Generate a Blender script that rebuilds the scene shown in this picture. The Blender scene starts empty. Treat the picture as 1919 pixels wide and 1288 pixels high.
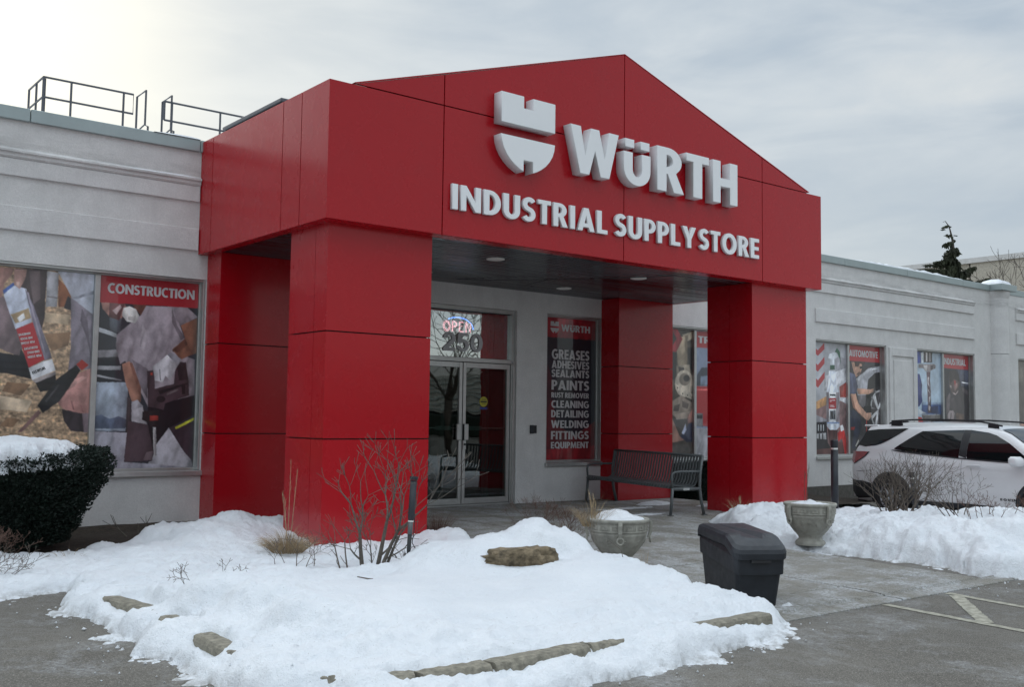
import bpy, math, random
import numpy as np
from mathutils import Vector, Matrix
random.seed(7)
rng = np.random.default_rng(11)
scn = bpy.context.scene
C = scn.collection
R = math.radians

# ------------------------------------------------------------------ camera
cam_d = bpy.data.cameras.new('camera')
cam = bpy.data.objects.new('camera', cam_d)
C.objects.link(cam)
scn.camera = cam
cam_d.sensor_width = 36.0
cam_d.lens = 36.0 * 1939.97 / 1919.0
cam_d.clip_end = 3000
cam_d.clip_start = 0.05
YAW, PIT, ROL = 0.675, 0.07122, 0.01341
def cam_matrix():
    cy, sy = math.cos(YAW), math.sin(YAW)
    cp, sp = math.cos(PIT), math.sin(PIT)
    fwd = Vector((sy * cp, cy * cp, sp))
    right = Vector((cy, -sy, 0))
    up = right.cross(fwd)
    r2 = right * math.cos(ROL) + up * math.sin(ROL)
    u2 = -right * math.sin(ROL) + up * math.cos(ROL)
    m = Matrix((r2, u2, -fwd)).transposed().to_4x4()
    m.translation = (-4.9243, -9.1462, 1.3168)
    return m
cam.matrix_world = cam_matrix()

# ------------------------------------------------------------------ world, sun, exposure
SUN_EL, SUN_AZ = R(24), R(8)      # behind the building, to the left; azimuth from +Y towards +X
world = bpy.data.worlds.new('World')
scn.world = world
world.use_nodes = True
nt = world.node_tree
nt.nodes.clear()
def N(nt, t, **kw):
    n = nt.nodes.new(t)
    for k, v in kw.items():
        if k == 'inp':
            for i, val in v.items():
                n.inputs[i].default_value = val
        else:
            setattr(n, k, v)
    return n
def ramp(nt, fac, stops):
    r = nt.nodes.new('ShaderNodeValToRGB')
    els = r.color_ramp.elements
    while len(els) < len(stops): els.new(0.5)
    for e, (p, c) in zip(els, stops):
        e.position = p
        e.color = (*c, 1) if len(c) == 3 else c
    nt.links.new(fac, r.inputs[0])
    return r.outputs[0]
def mix(nt, a, b, fac, mode='MIX'):
    m = nt.nodes.new('ShaderNodeMix')
    m.data_type = 'RGBA'
    m.blend_type = mode
    for s, v in ((m.inputs[6], a), (m.inputs[7], b), (m.inputs[0], fac)):
        if hasattr(v, 'is_linked') or isinstance(v, bpy.types.NodeSocket): nt.links.new(v, s)
        elif isinstance(v, (int, float)): s.default_value = v
        else: s.default_value = (*v, 1)
    return m.outputs[2]
def math_n(nt, op, a, b=0.0, clamp=False):
    m = nt.nodes.new('ShaderNodeMath'); m.operation = op; m.use_clamp = clamp
    for s, v in ((m.inputs[0], a), (m.inputs[1], b)):
        if isinstance(v, bpy.types.NodeSocket): nt.links.new(v, s)
        else: s.default_value = v
    return m.outputs[0]
sky = N(nt, 'ShaderNodeTexSky', sky_type='NISHITA', sun_disc=False, sun_elevation=SUN_EL, sun_rotation=SUN_AZ)
tc = N(nt, 'ShaderNodeTexCoord')
mp = N(nt, 'ShaderNodeMapping')
mp.inputs['Scale'].default_value = (1.0, 1.0, 3.4)
mp.inputs['Rotation'].default_value = (0.12, 0.1, 0.5)
nt.links.new(tc.outputs['Generated'], mp.inputs['Vector'])
n1 = N(nt, 'ShaderNodeTexNoise', inp={'Scale': 1.9, 'Detail': 7.0, 'Roughness': 0.52, 'Distortion': 0.35})
nt.links.new(mp.outputs[0], n1.inputs['Vector'])
n2 = N(nt, 'ShaderNodeTexNoise', inp={'Scale': 5.5, 'Detail': 6.0, 'Roughness': 0.55, 'Distortion': 0.6})
nt.links.new(mp.outputs[0], n2.inputs['Vector'])
# brightness of the cloud sheet towards the hidden sun
gd = Vector((math.sin(R(4)) * math.cos(R(18)), math.cos(R(4)) * math.cos(R(18)), math.sin(R(18))))
dp = N(nt, 'ShaderNodeVectorMath', operation='DOT_PRODUCT')
nt.links.new(tc.outputs['Generated'], dp.inputs[0]); dp.inputs[1].default_value = gd
glow = ramp(nt, dp.outputs['Value'], [(0.55, (0, 0, 0)), (0.86, (.08,) * 3), (0.95, (.28,) * 3), (0.995, (.9, .9, .9))])
cl = math_n(nt, 'ADD', math_n(nt, 'MULTIPLY', n1.outputs['Fac'], 0.7), math_n(nt, 'MULTIPLY', n2.outputs['Fac'], 0.3))
K = 4.05
cloud = ramp(nt, cl, [(0.38, (.46 * K, .56 * K, .67 * K)), (0.46, (.56 * K, .645 * K, .725 * K)), (0.55, (.72 * K, .785 * K, .83 * K)), (0.66, (.92 * K, .94 * K, .92 * K))])
sepz = N(nt, 'ShaderNodeSeparateXYZ'); nt.links.new(tc.outputs['Generated'], sepz.inputs[0])
hor = ramp(nt, sepz.outputs['Z'], [(0.0, (1, 1, 1)), (0.22, (.40,) * 3), (0.36, (0, 0, 0))])
c1 = mix(nt, cloud, (.80 * K, .825 * K, .82 * K), math_n(nt, 'MULTIPLY', hor, 0.62))
c2 = mix(nt, c1, (1.22 * K, 1.20 * K, 1.02 * K), glow)
# an overcast sky is brighter overhead than at the horizon
zen = ramp(nt, sepz.outputs['Z'], [(0.0, (.333,) * 3), (0.40, (.350,) * 3), (0.62, (.74,) * 3), (1.0, (1, 1, 1))])
zf = math_n(nt, 'MULTIPLY', zen, 3.0)
vm = N(nt, 'ShaderNodeVectorMath', operation='SCALE'); nt.links.new(c2, vm.inputs[0]); nt.links.new(zf, vm.inputs['Scale'])
c3 = mix(nt, vm.outputs[0], sky.outputs[0], 0.08)
bg = N(nt, 'ShaderNodeBackground', inp={'Strength': 0.125})
nt.links.new(c3, bg.inputs['Color'])
wo = N(nt, 'ShaderNodeOutputWorld')
nt.links.new(bg.outputs[0], wo.inputs[0])
sun_d = bpy.data.lights.new('sun', 'SUN')
sun_d.energy = 0.7; sun_d.angle = R(50); sun_d.color = (1, .97, .9)
sun = bpy.data.objects.new('sun', sun_d); C.objects.link(sun)
sun.rotation_euler = Vector((math.sin(SUN_AZ) * math.cos(SUN_EL), math.cos(SUN_AZ) * math.cos(SUN_EL), math.sin(SUN_EL))).to_track_quat('Z', 'Y').to_euler()
scn.view_settings.view_transform = 'Standard'
scn.view_settings.look = 'None'
scn.view_settings.exposure = 0.66
scn.view_settings.gamma = 1.0
scn.view_settings.use_curve_mapping = False
scn.cycles.max_bounces = 8
scn.cycles.transparent_max_bounces = 12

# ------------------------------------------------------------------ materials
def srgb(r, g, b):
    f = lambda c: (c / 12.92 if c <= .04045 else ((c + .055) / 1.055) ** 2.4)
    return tuple(f(v / 255) for v in (r, g, b))
def new_mat(name):
    m = bpy.data.materials.new(name); m.use_nodes = True
    t = m.node_tree; t.nodes.clear()
    b = t.nodes.new('ShaderNodeBsdfPrincipled'); o = t.nodes.new('ShaderNodeOutputMaterial')
    t.links.new(b.outputs[0], o.inputs[0])
    return m, t, b
def noise(t, scale, detail=4, rough=.5, coord=None, stretch=None, dist=0):
    n = N(t, 'ShaderNodeTexNoise', inp={'Scale': scale, 'Detail': detail, 'Roughness': rough, 'Distortion': dist})
    g = t.nodes.new('ShaderNodeNewGeometry')
    src = g.outputs['Position']
    if coord == 'obj':
        src = t.nodes.new('ShaderNodeTexCoord').outputs['Object']
    if stretch:
        mp = t.nodes.new('ShaderNodeMapping'); mp.inputs['Scale'].default_value = stretch
        t.links.new(src, mp.inputs[0]); src = mp.outputs[0]
    t.links.new(src, n.inputs['Vector'])
    return n.outputs['Fac']
def bump(t, b, h, strength=.3, dist=.01):
    n = t.nodes.new('ShaderNodeBump'); n.inputs['Strength'].default_value = strength; n.inputs['Distance'].default_value = dist
    t.links.new(h, n.inputs['Height']); t.links.new(n.outputs[0], b.inputs['Normal'])
def simple(name, col, rough=.5, metal=0, var=.12, scale=6, bmp=0, bscale=60, bdist=.004, coat=0, spec=.5, rvar=0):
    m, t, b = new_mat(name)
    f = noise(t, scale, 5, .6)
    lo = tuple(c * (1 - var) for c in col); hi = tuple(min(1, c * (1 + var)) for c in col)
    t.links.new(ramp(t, f, [(.3, lo), (.7, hi)]), b.inputs['Base Color'])
    b.inputs['Roughness'].default_value = rough; b.inputs['Metallic'].default_value = metal
    b.inputs['Coat Weight'].default_value = coat; b.inputs['Coat Roughness'].default_value = .05
    b.inputs['Specular IOR Level'].default_value = spec
    if rvar:
        f2 = noise(t, scale * 2.3, 4, .6)
        t.links.new(ramp(t, f2, [(.3, (rough - rvar,) * 3), (.7, (rough + rvar,) * 3)]), b.inputs['Roughness'])
    if bmp:
        bump(t, b, noise(t, bscale, 3, .6), bmp, bdist)
    return m
M = {}
def red_mat():
    m, t, b = new_mat('red_panel')
    oi = t.nodes.new('ShaderNodeObjectInfo')
    base = mix(t, (.39, .0025, .009), (.415, .003, .010), oi.outputs['Random'])
    d = noise(t, 2.2, 6, .62)
    base2 = mix(t, base, (.34, .014, .02), ramp(t, d, [(.5, (0, 0, 0)), (.85, (.35,) * 3)]))
    # road dirt near the ground
    g = t.nodes.new('ShaderNodeNewGeometry'); s = t.nodes.new('ShaderNodeSeparateXYZ'); t.links.new(g.outputs['Position'], s.inputs[0])
    low = ramp(t, s.outputs['Z'], [(0.0, (.22,) * 3), (.35, (0, 0, 0))])
    dd = math_n(t, 'MULTIPLY', low, noise(t, 14, 5, .65, stretch=(1, 1, .3)))
    base3 = mix(t, base2, (.34, .20, .19), dd)
    t.links.new(base3, b.inputs['Base Color'])
    b.inputs['Roughness'].default_value = .40
    f2 = noise(t, 3, 4, .6)
    t.links.new(ramp(t, f2, [(.3, (.24,) * 3), (.7, (.30,) * 3)]), b.inputs['Roughness'])
    b.inputs['Specular IOR Level'].default_value = .28
    b.inputs['Coat Weight'].default_value = .20; b.inputs['Coat Roughness'].default_value = .12; b.inputs['Coat IOR'].default_value = 1.6
    bump(t, b, noise(t, 1.3, 2, .5), .10, .05)
    return m
M['red'] = red_mat()
def stucco(name, col, dirt=.5):
    m, t, b = new_mat(name)
    f = noise(t, 3.0, 6, .65); f2 = noise(t, 38, 3, .6); st = noise(t, 2.2, 5, .7, stretch=(2.2, 2.2, .5))
    c = ramp(t, f, [(.3, tuple(v * .88 for v in col)), (.7, tuple(min(1, v * 1.06) for v in col))])
    c = mix(t, c, tuple(v * .80 for v in col), math_n(t, 'MULTIPLY', ramp(t, f2, [(.42, (1, 1, 1)), (.62, (0, 0, 0))]), .35))
    c = mix(t, c, tuple(v * .60 for v in col), math_n(t, 'MULTIPLY', ramp(t, st, [(.50, (0, 0, 0)), (.78, (1, 1, 1))]), dirt))
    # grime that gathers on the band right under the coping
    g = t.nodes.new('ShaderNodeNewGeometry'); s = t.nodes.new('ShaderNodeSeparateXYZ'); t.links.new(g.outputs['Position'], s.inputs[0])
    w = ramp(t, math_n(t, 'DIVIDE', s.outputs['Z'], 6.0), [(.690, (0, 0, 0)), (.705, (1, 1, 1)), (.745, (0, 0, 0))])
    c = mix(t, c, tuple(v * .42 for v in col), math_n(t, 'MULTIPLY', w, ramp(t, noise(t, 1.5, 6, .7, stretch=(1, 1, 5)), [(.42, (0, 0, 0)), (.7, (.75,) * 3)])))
    t.links.new(c, b.inputs['Base Color'])
    b.inputs['Roughness'].default_value = .92; b.inputs['Specular IOR Level'].default_value = .2
    h = math_n(t, 'ADD', noise(t, 70, 3, .7), math_n(t, 'MULTIPLY', noise(t, 9, 3, .6), .8))
    bump(t, b, h, .55, .012)
    return m
M['stucco'] = stucco('stucco', (.72, .712, .70), .25)
M['stucco_trim'] = stucco('stucco_trim', (.73, .722, .712), .18)
M['far_stucco'] = simple('pebble_wall', (.50, .46, .39), .95, var=.2, scale=9, bmp=.3, bscale=30)
M['coping'] = simple('coping_metal', (.36, .42, .42), .42, .35, var=.06, scale=3)
M['alu'] = simple('anodized_aluminium', (.50, .51, .50), .36, .75, var=.08, scale=8)
M['alu_dark'] = simple('dark_gasket', (.02, .02, .022), .6)
M['foundation'] = simple('foundation_concrete', (.10, .095, .085), .95, var=.3, scale=12, bmp=.5, bscale=40)
M['soffit'] = None
M['sign_white'] = simple('white_acrylic', (.88, .89, .90), .35, var=.015, scale=2, spec=.4)
M['sign_side'] = simple('white_return', (.66, .66, .67), .5, var=.04, scale=6)
M['lens'] = simple('lamp_lens', (.75, .74, .70), .4)
M['steel_gray'] = simple('painted_steel', (.105, .115, .118), .42, .15, var=.12, scale=18, rvar=.08)
M['rail'] = simple('railing_paint', (.10, .105, .12), .5, .3)
M['black_plastic'] = simple('black_plastic', (.017, .020, .026), .50, var=.35, scale=7, rvar=.08)
M['bronze'] = simple('unit_metal', (.27, .29, .28), .5, .4)
M['roof_snow'] = simple('roof_snow', (.80, .82, .85), .8, var=.04, scale=5, bmp=.5, bscale=9, bdist=.03)
M['tire'] = simple('rubber', (.016, .016, .017), .8, var=.3, scale=25)
M['rim'] = simple('wheel_metal', (.30, .30, .31), .3, .9)
M['car'] = simple('white_paint', (.66, .655, .665), .28, 0, var=.03, scale=2, coat=1)
M['car_dark'] = simple('car_trim', (.018, .019, .022), .45, var=.2, scale=12)
M['car_glass'] = simple('tinted_glass', (.006, .007, .008), .04, spec=.55, var=.1)
M['tail'] = simple('tail_lamp', (.22, .006, .012), .12, coat=1)
M['rock'] = simple('rock', (.175, .135, .085), .95, var=.65, scale=16, bmp=.9, bscale=25, bdist=.03)
M['curb'] = simple('curb_concrete', (.235, .215, .17), .95, var=.42, scale=22, bmp=.8, bscale=70, bdist=.01)
M['urn'] = simple('cast_stone', (.33, .32, .28), .9, var=.28, scale=10, bmp=.5, bscale=60)
M['twig'] = simple('twig_bark', (.13, .105, .085), .85, var=.4, scale=30)
M['bark'] = simple('shrub_bark', (.115, .10, .083), .85, var=.35, scale=30)
M['redtwig'] = simple('brown_twig', (.125, .07, .052), .85, var=.35, scale=20)
M['grass'] = simple('dry_grass', (.36, .27, .165), .85, var=.4, scale=40)
M['yew'] = simple('yew_leaf', (.0075, .015, .010), .65, var=.5, scale=14, spec=.3)
M['spruce'] = simple('conifer_leaf', (.030, .036, .018), .8, var=.6, scale=2)
M['treebark'] = simple('tree_bark', (.07, .058, .048), .9, var=.3, scale=6)
M['paint'] = simple('line_paint', (.34, .322, .26), .9, var=.45, scale=16, bmp=.5, bscale=200)
M['gray_decal'] = simple('gray_decal', (.50, .50, .51), .7)
M['print_white'] = simple('print_white', (.60, .61, .62), .45, coat=.6)
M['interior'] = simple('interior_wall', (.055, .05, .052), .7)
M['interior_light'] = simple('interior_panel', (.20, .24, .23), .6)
M['yellow'] = simple('sticker_yellow', (.42, .38, .03), .5)
M['blue'] = simple('sticker_blue', (.03, .05, .25), .5)
M['bldg_behind'] = simple('street_building', (.40, .41, .39), .8, var=.1, scale=.6)
M['leaf_dead'] = simple('dead_leaf', (.035, .024, .02), .9)
M['soil'] = simple('soil', (.035, .026, .018), .95, var=.5, scale=18, bmp=.8, bscale=30, bdist=.03)

def soffit_mat():
    m, t, b = new_mat('dark_soffit')
    oi = t.nodes.new('ShaderNodeObjectInfo')
    t.links.new(ramp(t, oi.outputs['Random'], [(0, (.006, .0065, .008)), (1, (.026, .028, .033))]), b.inputs['Base Color'])
    t.links.new(ramp(t, oi.outputs['Random'], [(0, (.10,) * 3), (1, (.26,) * 3)]), b.inputs['Roughness'])
    return m
M['soffit'] = soffit_mat()
def snow_mat():
    m, t, b = new_mat('snow')
    f = noise(t, 2.2, 6, .6)
    c = ramp(t, f, [(.3, (.80, .83, .87)), (.7, (.88, .90, .93))])
    dirt = ramp(t, noise(t, 5.0, 7, .72), [(.60, (0, 0, 0)), (.80, (.30,) * 3)])
    c = mix(t, c, (.42, .38, .33), dirt)
    # slush and grit where the snow meets the pavement
    g_ = t.nodes.new('ShaderNodeNewGeometry'); s_ = t.nodes.new('ShaderNodeSeparateXYZ'); t.links.new(g_.outputs['Position'], s_.inputs[0])
    lowf = ramp(t, math_n(t, 'ADD', s_.outputs['Z'], .5), [(.372, (.85,) * 3), (.395, (.45,) * 3), (.44, (0, 0, 0))])
    c = mix(t, c, (.30, .285, .265), math_n(t, 'MULTIPLY', lowf, ramp(t, noise(t, 9, 6, .7), [(.42, (0, 0, 0)), (.62, (1, 1, 1))])))
    sp = ramp(t, noise(t, 75, 2, .5), [(.70, (0, 0, 0)), (.76, (.5,) * 3)])
    c = mix(t, c, (.3, .27, .24), sp)
    t.links.new(c, b.inputs['Base Color'])
    b.inputs['Roughness'].default_value = .65
    b.inputs['Specular IOR Level'].default_value = .3
    h = math_n(t, 'ADD', noise(t, 13, 7, .70), math_n(t, 'MULTIPLY', noise(t, 95, 3, .6), .3))
    bump(t, b, h, .75, .045)
    return m
M['snow'] = snow_mat()
def ground_mat(name, dark, light, frost, spk=130, fs=(.54, .70)):
    m, t, b = new_mat(name)
    f = noise(t, 1.1, 6, .62); g = noise(t, spk, 2, .7); g2 = noise(t, 42, 5, .75)
    c = ramp(t, f, [(.3, dark), (.7, light)])
    c = mix(t, c, tuple(min(1, v * 2.7) for v in light), ramp(t, g, [(.50, (0, 0, 0)), (.72, (.75,) * 3)]))
    c = mix(t, c, tuple(v * .35 for v in dark), ramp(t, g2, [(.30, (.7,) * 3), (.46, (0, 0, 0))]))
    fr = math_n(t, 'MULTIPLY', ramp(t, noise(t, 1.7, 8, .72, stretch=(1.25, 1, 1), dist=.25), [(fs[0], (0, 0, 0)), (fs[1], (1, 1, 1))]), ramp(t, noise(t, 34, 5, .75), [(.38, (0, 0, 0)), (.6, (1, 1, 1))]))
    c = mix(t, c, (.55, .57, .60), math_n(t, 'MULTIPLY', fr, frost))
    # long thin salt and melt-water tide lines
    w = N(t, 'ShaderNodeTexNoise', inp={'Scale': .9, 'Detail': 5.0, 'Roughness': .6, 'Distortion': .8})
    gg = t.nodes.new('ShaderNodeNewGeometry'); t.links.new(gg.outputs['Position'], w.inputs['Vector'])
    ln = math_n(t, 'ABSOLUTE', math_n(t, 'SUBTRACT', w.outputs['Fac'], .5))
    lines = ramp(t, ln, [(0, (.22,) * 3), (.008, (.12,) * 3), (.03, (0, 0, 0))])
    c = mix(t, c, (.42, .42, .42), math_n(t, 'MULTIPLY', lines, noise(t, 5, 4, .7)))
    t.links.new(c, b.inputs['Base Color'])
    b.inputs['Roughness'].default_value = .88; b.inputs['Specular IOR Level'].default_value = .25
    bump(t, b, math_n(t, 'ADD', g, g2), .6, .006)
    return m
M['asphalt'] = ground_mat('asphalt', (.100, .092, .080), (.15, .139, .122), .50, fs=(.52, .72))
M['concrete'] = ground_mat('walk_concrete', (.160, .150, .130), (.225, .213, .188), .75, spk=200, fs=(.44, .60))
def glass_mat(name, tint=(.55, .62, .6), refl=1.0, ior=3.0):
    m = bpy.data.materials.new(name); m.use_nodes = True
    t = m.node_tree; t.nodes.clear()
    o = t.nodes.new('ShaderNodeOutputMaterial'); g = t.nodes.new('ShaderNodeBsdfGlossy'); tr = t.nodes.new('ShaderNodeBsdfTransparent')
    g.inputs['Roughness'].default_value = .01; g.inputs['Color'].default_value = (refl, refl, refl, 1)
    tr.inputs['Color'].default_value = (*tint, 1)
    fr = t.nodes.new('ShaderNodeFresnel'); ge = t.nodes.new('ShaderNodeNewGeometry'); IORV = ior
    io = math_n(t, 'ADD', math_n(t, 'MULTIPLY', ge.outputs['Backfacing'], 1 / IORV - IORV), IORV); t.links.new(io, fr.inputs['IOR'])
    bp = t.nodes.new('ShaderNodeBump'); bp.inputs['Strength'].default_value = .12; bp.inputs['Distance'].default_value = .02
    t.links.new(noise(t, 1.3, 2, .5), bp.inputs['Height']); t.links.new(bp.outputs[0], g.inputs['Normal'])
    mx = t.nodes.new('ShaderNodeMixShader')
    t.links.new(fr.outputs[0], mx.inputs[0]); t.links.new(tr.outputs[0], mx.inputs[1]); t.links.new(g.outputs[0], mx.inputs[2])
    t.links.new(mx.outputs[0], o.inputs[0])
    return m
M['glass'] = glass_mat('door_glass', ior=1.75)
M['transom'] = glass_mat('transom_glass', tint=(.5, .66, .66), ior=5.0)
def emit(name, col, s):
    m = bpy.data.materials.new(name); m.use_nodes = True
    t = m.node_tree; t.nodes.clear()
    o = t.nodes.new('ShaderNodeOutputMaterial'); e = t.nodes.new('ShaderNodeEmission')
    e.inputs[0].default_value = (*col, 1); e.inputs[1].default_value = s
    t.links.new(e.outputs[0], o.inputs[0]); return m
M['neon_red'] = emit('neon_red', (1, .24, .28), 4.6)
M['neon_blue'] = emit('neon_blue', (.20, .32, 1), 4.6)
def print_mat():
    m, t, b = new_mat('window_print')
    a = t.nodes.new('ShaderNodeAttribute'); a.attribute_name = 'ink'
    t.links.new(a.outputs['Color'], b.inputs['Base Color'])
    b.inputs['Roughness'].default_value = .45
    b.inputs['Coat Weight'].default_value = .8; b.inputs['Coat Roughness'].default_value = .02
    return m
M['print'] = print_mat()

# ------------------------------------------------------------------ mesh helpers
class MB:
    def __init__(s): s.v = []; s.f = []
    def add(s, vs, fs):
        o = len(s.v); s.v.extend([tuple(map(float, p)) for p in vs]); s.f.extend([tuple(i + o for i in f) for f in fs]); return s
    def box(s, x0, x1, y0, y1, z0, z1):
        return s.add([(x0, y0, z0), (x1, y0, z0), (x1, y1, z0), (x0, y1, z0), (x0, y0, z1), (x1, y0, z1), (x1, y1, z1), (x0, y1, z1)],
                     [(0, 3, 2, 1), (4, 5, 6, 7), (0, 1, 5, 4), (1, 2, 6, 5), (2, 3, 7, 6), (3, 0, 4, 7)])
    def bbox(s, x0, x1, y0, y1, z0, z1, b):
        """box with chamfered edges all round"""
        vs = []; cx = [(x0, x1), (y0, y1), (z0, z1)]
        import itertools
        idx = {}
        for sx in (0, 1):
            for sy in (0, 1):
                for sz in (0, 1):
                    p = [cx[0][sx], cx[1][sy], cx[2][sz]]; sg = [1 if q == 0 else -1 for q in (sx, sy, sz)]
                    for k in range(3):
                        q = [p[i] + (0 if i == k else sg[i] * b) for i in range(3)]
                        idx[(sx, sy, sz, k)] = len(vs); vs.append(q)
        fs = []
        I = lambda a, b_, c, k: idx[(a, b_, c, k)]
        for q in (0, 1):
            fx = [I(q, 0, 0, 0), I(q, 1, 0, 0), I(q, 1, 1, 0), I(q, 0, 1, 0)]
            fy = [I(0, q, 0, 1), I(0, q, 1, 1), I(1, q, 1, 1), I(1, q, 0, 1)]
            fz = [I(0, 0, q, 2), I(1, 0, q, 2), I(1, 1, q, 2), I(0, 1, q, 2)]
            for f in (fx, fy, fz): fs.append(f if q else f[::-1])
        for a in (0, 1):
            for b_ in (0, 1):
                fs.append([I(0, a, b_, 1), I(1, a, b_, 1), I(1, a, b_, 2), I(0, a, b_, 2)])
                fs.append([I(a, 0, b_, 0), I(a, 1, b_, 0), I(a, 1, b_, 2), I(a, 0, b_, 2)])
                fs.append([I(a, b_, 0, 0), I(a, b_, 1, 0), I(a, b_, 1, 1), I(a, b_, 0, 1)])
                for c in (0, 1):
                    pass
        for a in (0, 1):
            for b_ in (0, 1):
                for c in (0, 1):
                    fs.append([I(a, b_, c, 0), I(a, b_, c, 1), I(a, b_, c, 2)])
        return s.add(vs, fs)
    def quadgrid(s, P):
        """P: (n,m,3) array"""
        n, m = P.shape[:2]
        fs = [(i * m + j, (i + 1) * m + j, (i + 1) * m + j + 1, i * m + j + 1) for i in range(n - 1) for j in range(m - 1)]
        return s.add(P.reshape(-1, 3), fs)
    def tube(s, path, r, n=6, cap=True):
        path = [Vector(p) for p in path]
        rs = r if hasattr(r, '__len__') else [r] * len(path)
        vs = []; prev = None
        for i, p in enumerate(path):
            d = (path[min(i + 1, len(path) - 1)] - path[max(i - 1, 0)])
            if d.length < 1e-9: d = Vector((0, 0, 1))
            d.normalize()
            if prev is None:
                a = d.orthogonal().normalized()
            else:
                a = prev - d * prev.dot(d)
                a = a.normalized() if a.length > 1e-6 else d.orthogonal().normalized()
            prev = a; b = d.cross(a)
            for k in range(n):
                t = 2 * math.pi * k / n
                vs.append(p + (a * math.cos(t) + b * math.sin(t)) * rs[i])
        fs = [(i * n + k, i * n + (k + 1) % n, (i + 1) * n + (k + 1) % n, (i + 1) * n + k) for i in range(len(path) - 1) for k in range(n)]
        if cap:
            fs.append(tuple(range(n))[::-1]); fs.append(tuple((len(path) - 1) * n + k for k in range(n)))
        return s.add(vs, fs)
    def lathe(s, prof, n=32, cx=0, cy=0, cap=True):
        vs = [(cx + r * math.cos(2 * math.pi * k / n), cy + r * math.sin(2 * math.pi * k / n), z) for r, z in prof for k in range(n)]
        fs = [(i * n + k, i * n + (k + 1) % n, (i + 1) * n + (k + 1) % n, (i + 1) * n + k) for i in range(len(prof) - 1) for k in range(n)]
        if cap: fs.append(tuple(range(n))[::-1]); fs.append(tuple((len(prof) - 1) * n + k for k in range(n)))
        return s.add(vs, fs)
    def prism_y(s, pts, y0, y1):
        """pts (x,z) outline extruded along y"""
        n = len(pts)
        vs = [(x, y0, z) for x, z in pts] + [(x, y1, z) for x, z in pts]
        fs = [tuple(range(n)), tuple(range(n, 2 * n))[::-1]] + [(i, i + n, (i + 1) % n + n, (i + 1) % n) for i in range(n)]
        return s.add(vs, fs)
    def prism_x(s, pts, x0, x1):
        n = len(pts)
        vs = [(x0, y, z) for y, z in pts] + [(x1, y, z) for y, z in pts]
        fs = [tuple(range(n)), tuple(range(n, 2 * n))[::-1]] + [(i, i + n, (i + 1) % n + n, (i + 1) % n) for i in range(n)]
        return s.add(vs, fs)
    def slope(s):
        """let the walkway fall gently towards the gutter"""
        s.v = [(x, y, z - .020 * max(0, .7 - y)) for x, y, z in s.v]; return s
    def xf(s, m):
        s.v = [tuple(m @ Vector(p)) for p in s.v]; return s
def tags(o, label=None, cat=None, group=None, kind=None):
    if label: o['label'] = label
    if cat: o['category'] = cat
    if group: o['group'] = group
    if kind: o['kind'] = kind
    return o
def fix_normals(me):
    import bmesh
    bm = bmesh.new(); bm.from_mesh(me); bmesh.ops.recalc_face_normals(bm, faces=bm.faces); bm.to_mesh(me); bm.free()
def link(name, me, mat, parent=None, smooth=False, loc=None):
    o = bpy.data.objects.new(name, me); C.objects.link(o)
    if mat is not None and not me.materials: me.materials.append(M[mat] if isinstance(mat, str) else mat)
    if smooth and len(me.polygons): me.polygons.foreach_set('use_smooth', [True] * len(me.polygons))
    if loc is not None: o.location = loc
    if parent is not None:
        o.parent = parent
        if 'worldspace' in ROOTS.get(parent.name, ()):
            o.matrix_parent_inverse = Matrix.Translation(-parent.location)
    return o
def build(name, mb, mat, parent=None, smooth=False, loc=None, fix=True):
    me = bpy.data.meshes.new(name)
    me.from_pydata(mb.v, [], mb.f); me.update()
    if fix: fix_normals(me)
    return link(name, me, mat, parent, smooth, loc)
ROOTS = {}
def root(name, loc, rz=0, ws=True, **kw):
    """an Empty at the base of a thing; ws: its children are modelled in world coordinates"""
    o = bpy.data.objects.new(name, None); C.objects.link(o); o.location = loc; o.rotation_euler = (0, 0, rz)
    o.empty_display_size = .1
    if ws: ROOTS[o.name] = ('worldspace',)
    return tags(o, **kw)
def copy_tree(o, parent=None):
    c = o.copy(); C.objects.link(c)
    if parent is not None: c.parent = parent
    for ch in [x for x in bpy.data.objects if x.parent == o]:
        copy_tree(ch, c)
    return c

# numpy value noise
def _h(ix, iy, s):
    n = (ix.astype(np.int64) * 374761393 + iy.astype(np.int64) * 668265263 + s * 1274126177) & 0xffffffff
    n = ((n ^ (n >> 13)) * 1274126177) & 0xffffffff
    return ((n ^ (n >> 16)) & 0xffff) / 65535.0
def vnoise(x, y, s=0):
    ix = np.floor(x); iy = np.floor(y); fx = x - ix; fy = y - iy
    ux = fx * fx * (3 - 2 * fx); uy = fy * fy * (3 - 2 * fy)
    a = _h(ix, iy, s); b = _h(ix + 1, iy, s); c = _h(ix, iy + 1, s); d = _h(ix + 1, iy + 1, s)
    return (a * (1 - ux) + b * ux) * (1 - uy) + (c * (1 - ux) + d * ux) * uy
def fbm(x, y, s=0, o=4, g=.5):
    t = 0; a = 1; tot = 0
    for k in range(o):
        t = t + a * vnoise(x * 2 ** k + 17.3 * k, y * 2 ** k - 9.1 * k, s + k); tot += a; a *= g
    return t / tot - .5

# ------------------------------------------------------------------ dimensions shared by everything
D = 3.287; W = 8.326
ZB, ZT, ZP = 3.278, 4.709, 5.917
GB = .309; S1 = 1.405; S2 = W / 2; S3 = W - S1
ZC, ZCB = 4.724, 4.576
H1, H2 = 2.168, 1.072
REV = .14   # depth of the window recesses
def lotz(x, y):
    return gz(x, y) + .008 * fbm(x * .7, y * .7, 3, 2) * ((np.abs(x - 5) < 15) & (np.abs(y) < 10))
def gz(x, y):
    """height of the bare ground (parking lot)"""
    t = np.clip((x - 8.2) / 2.8, 0, 1); t = t * t * (3 - 2 * t)
    return -.13 - .2 * t

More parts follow.
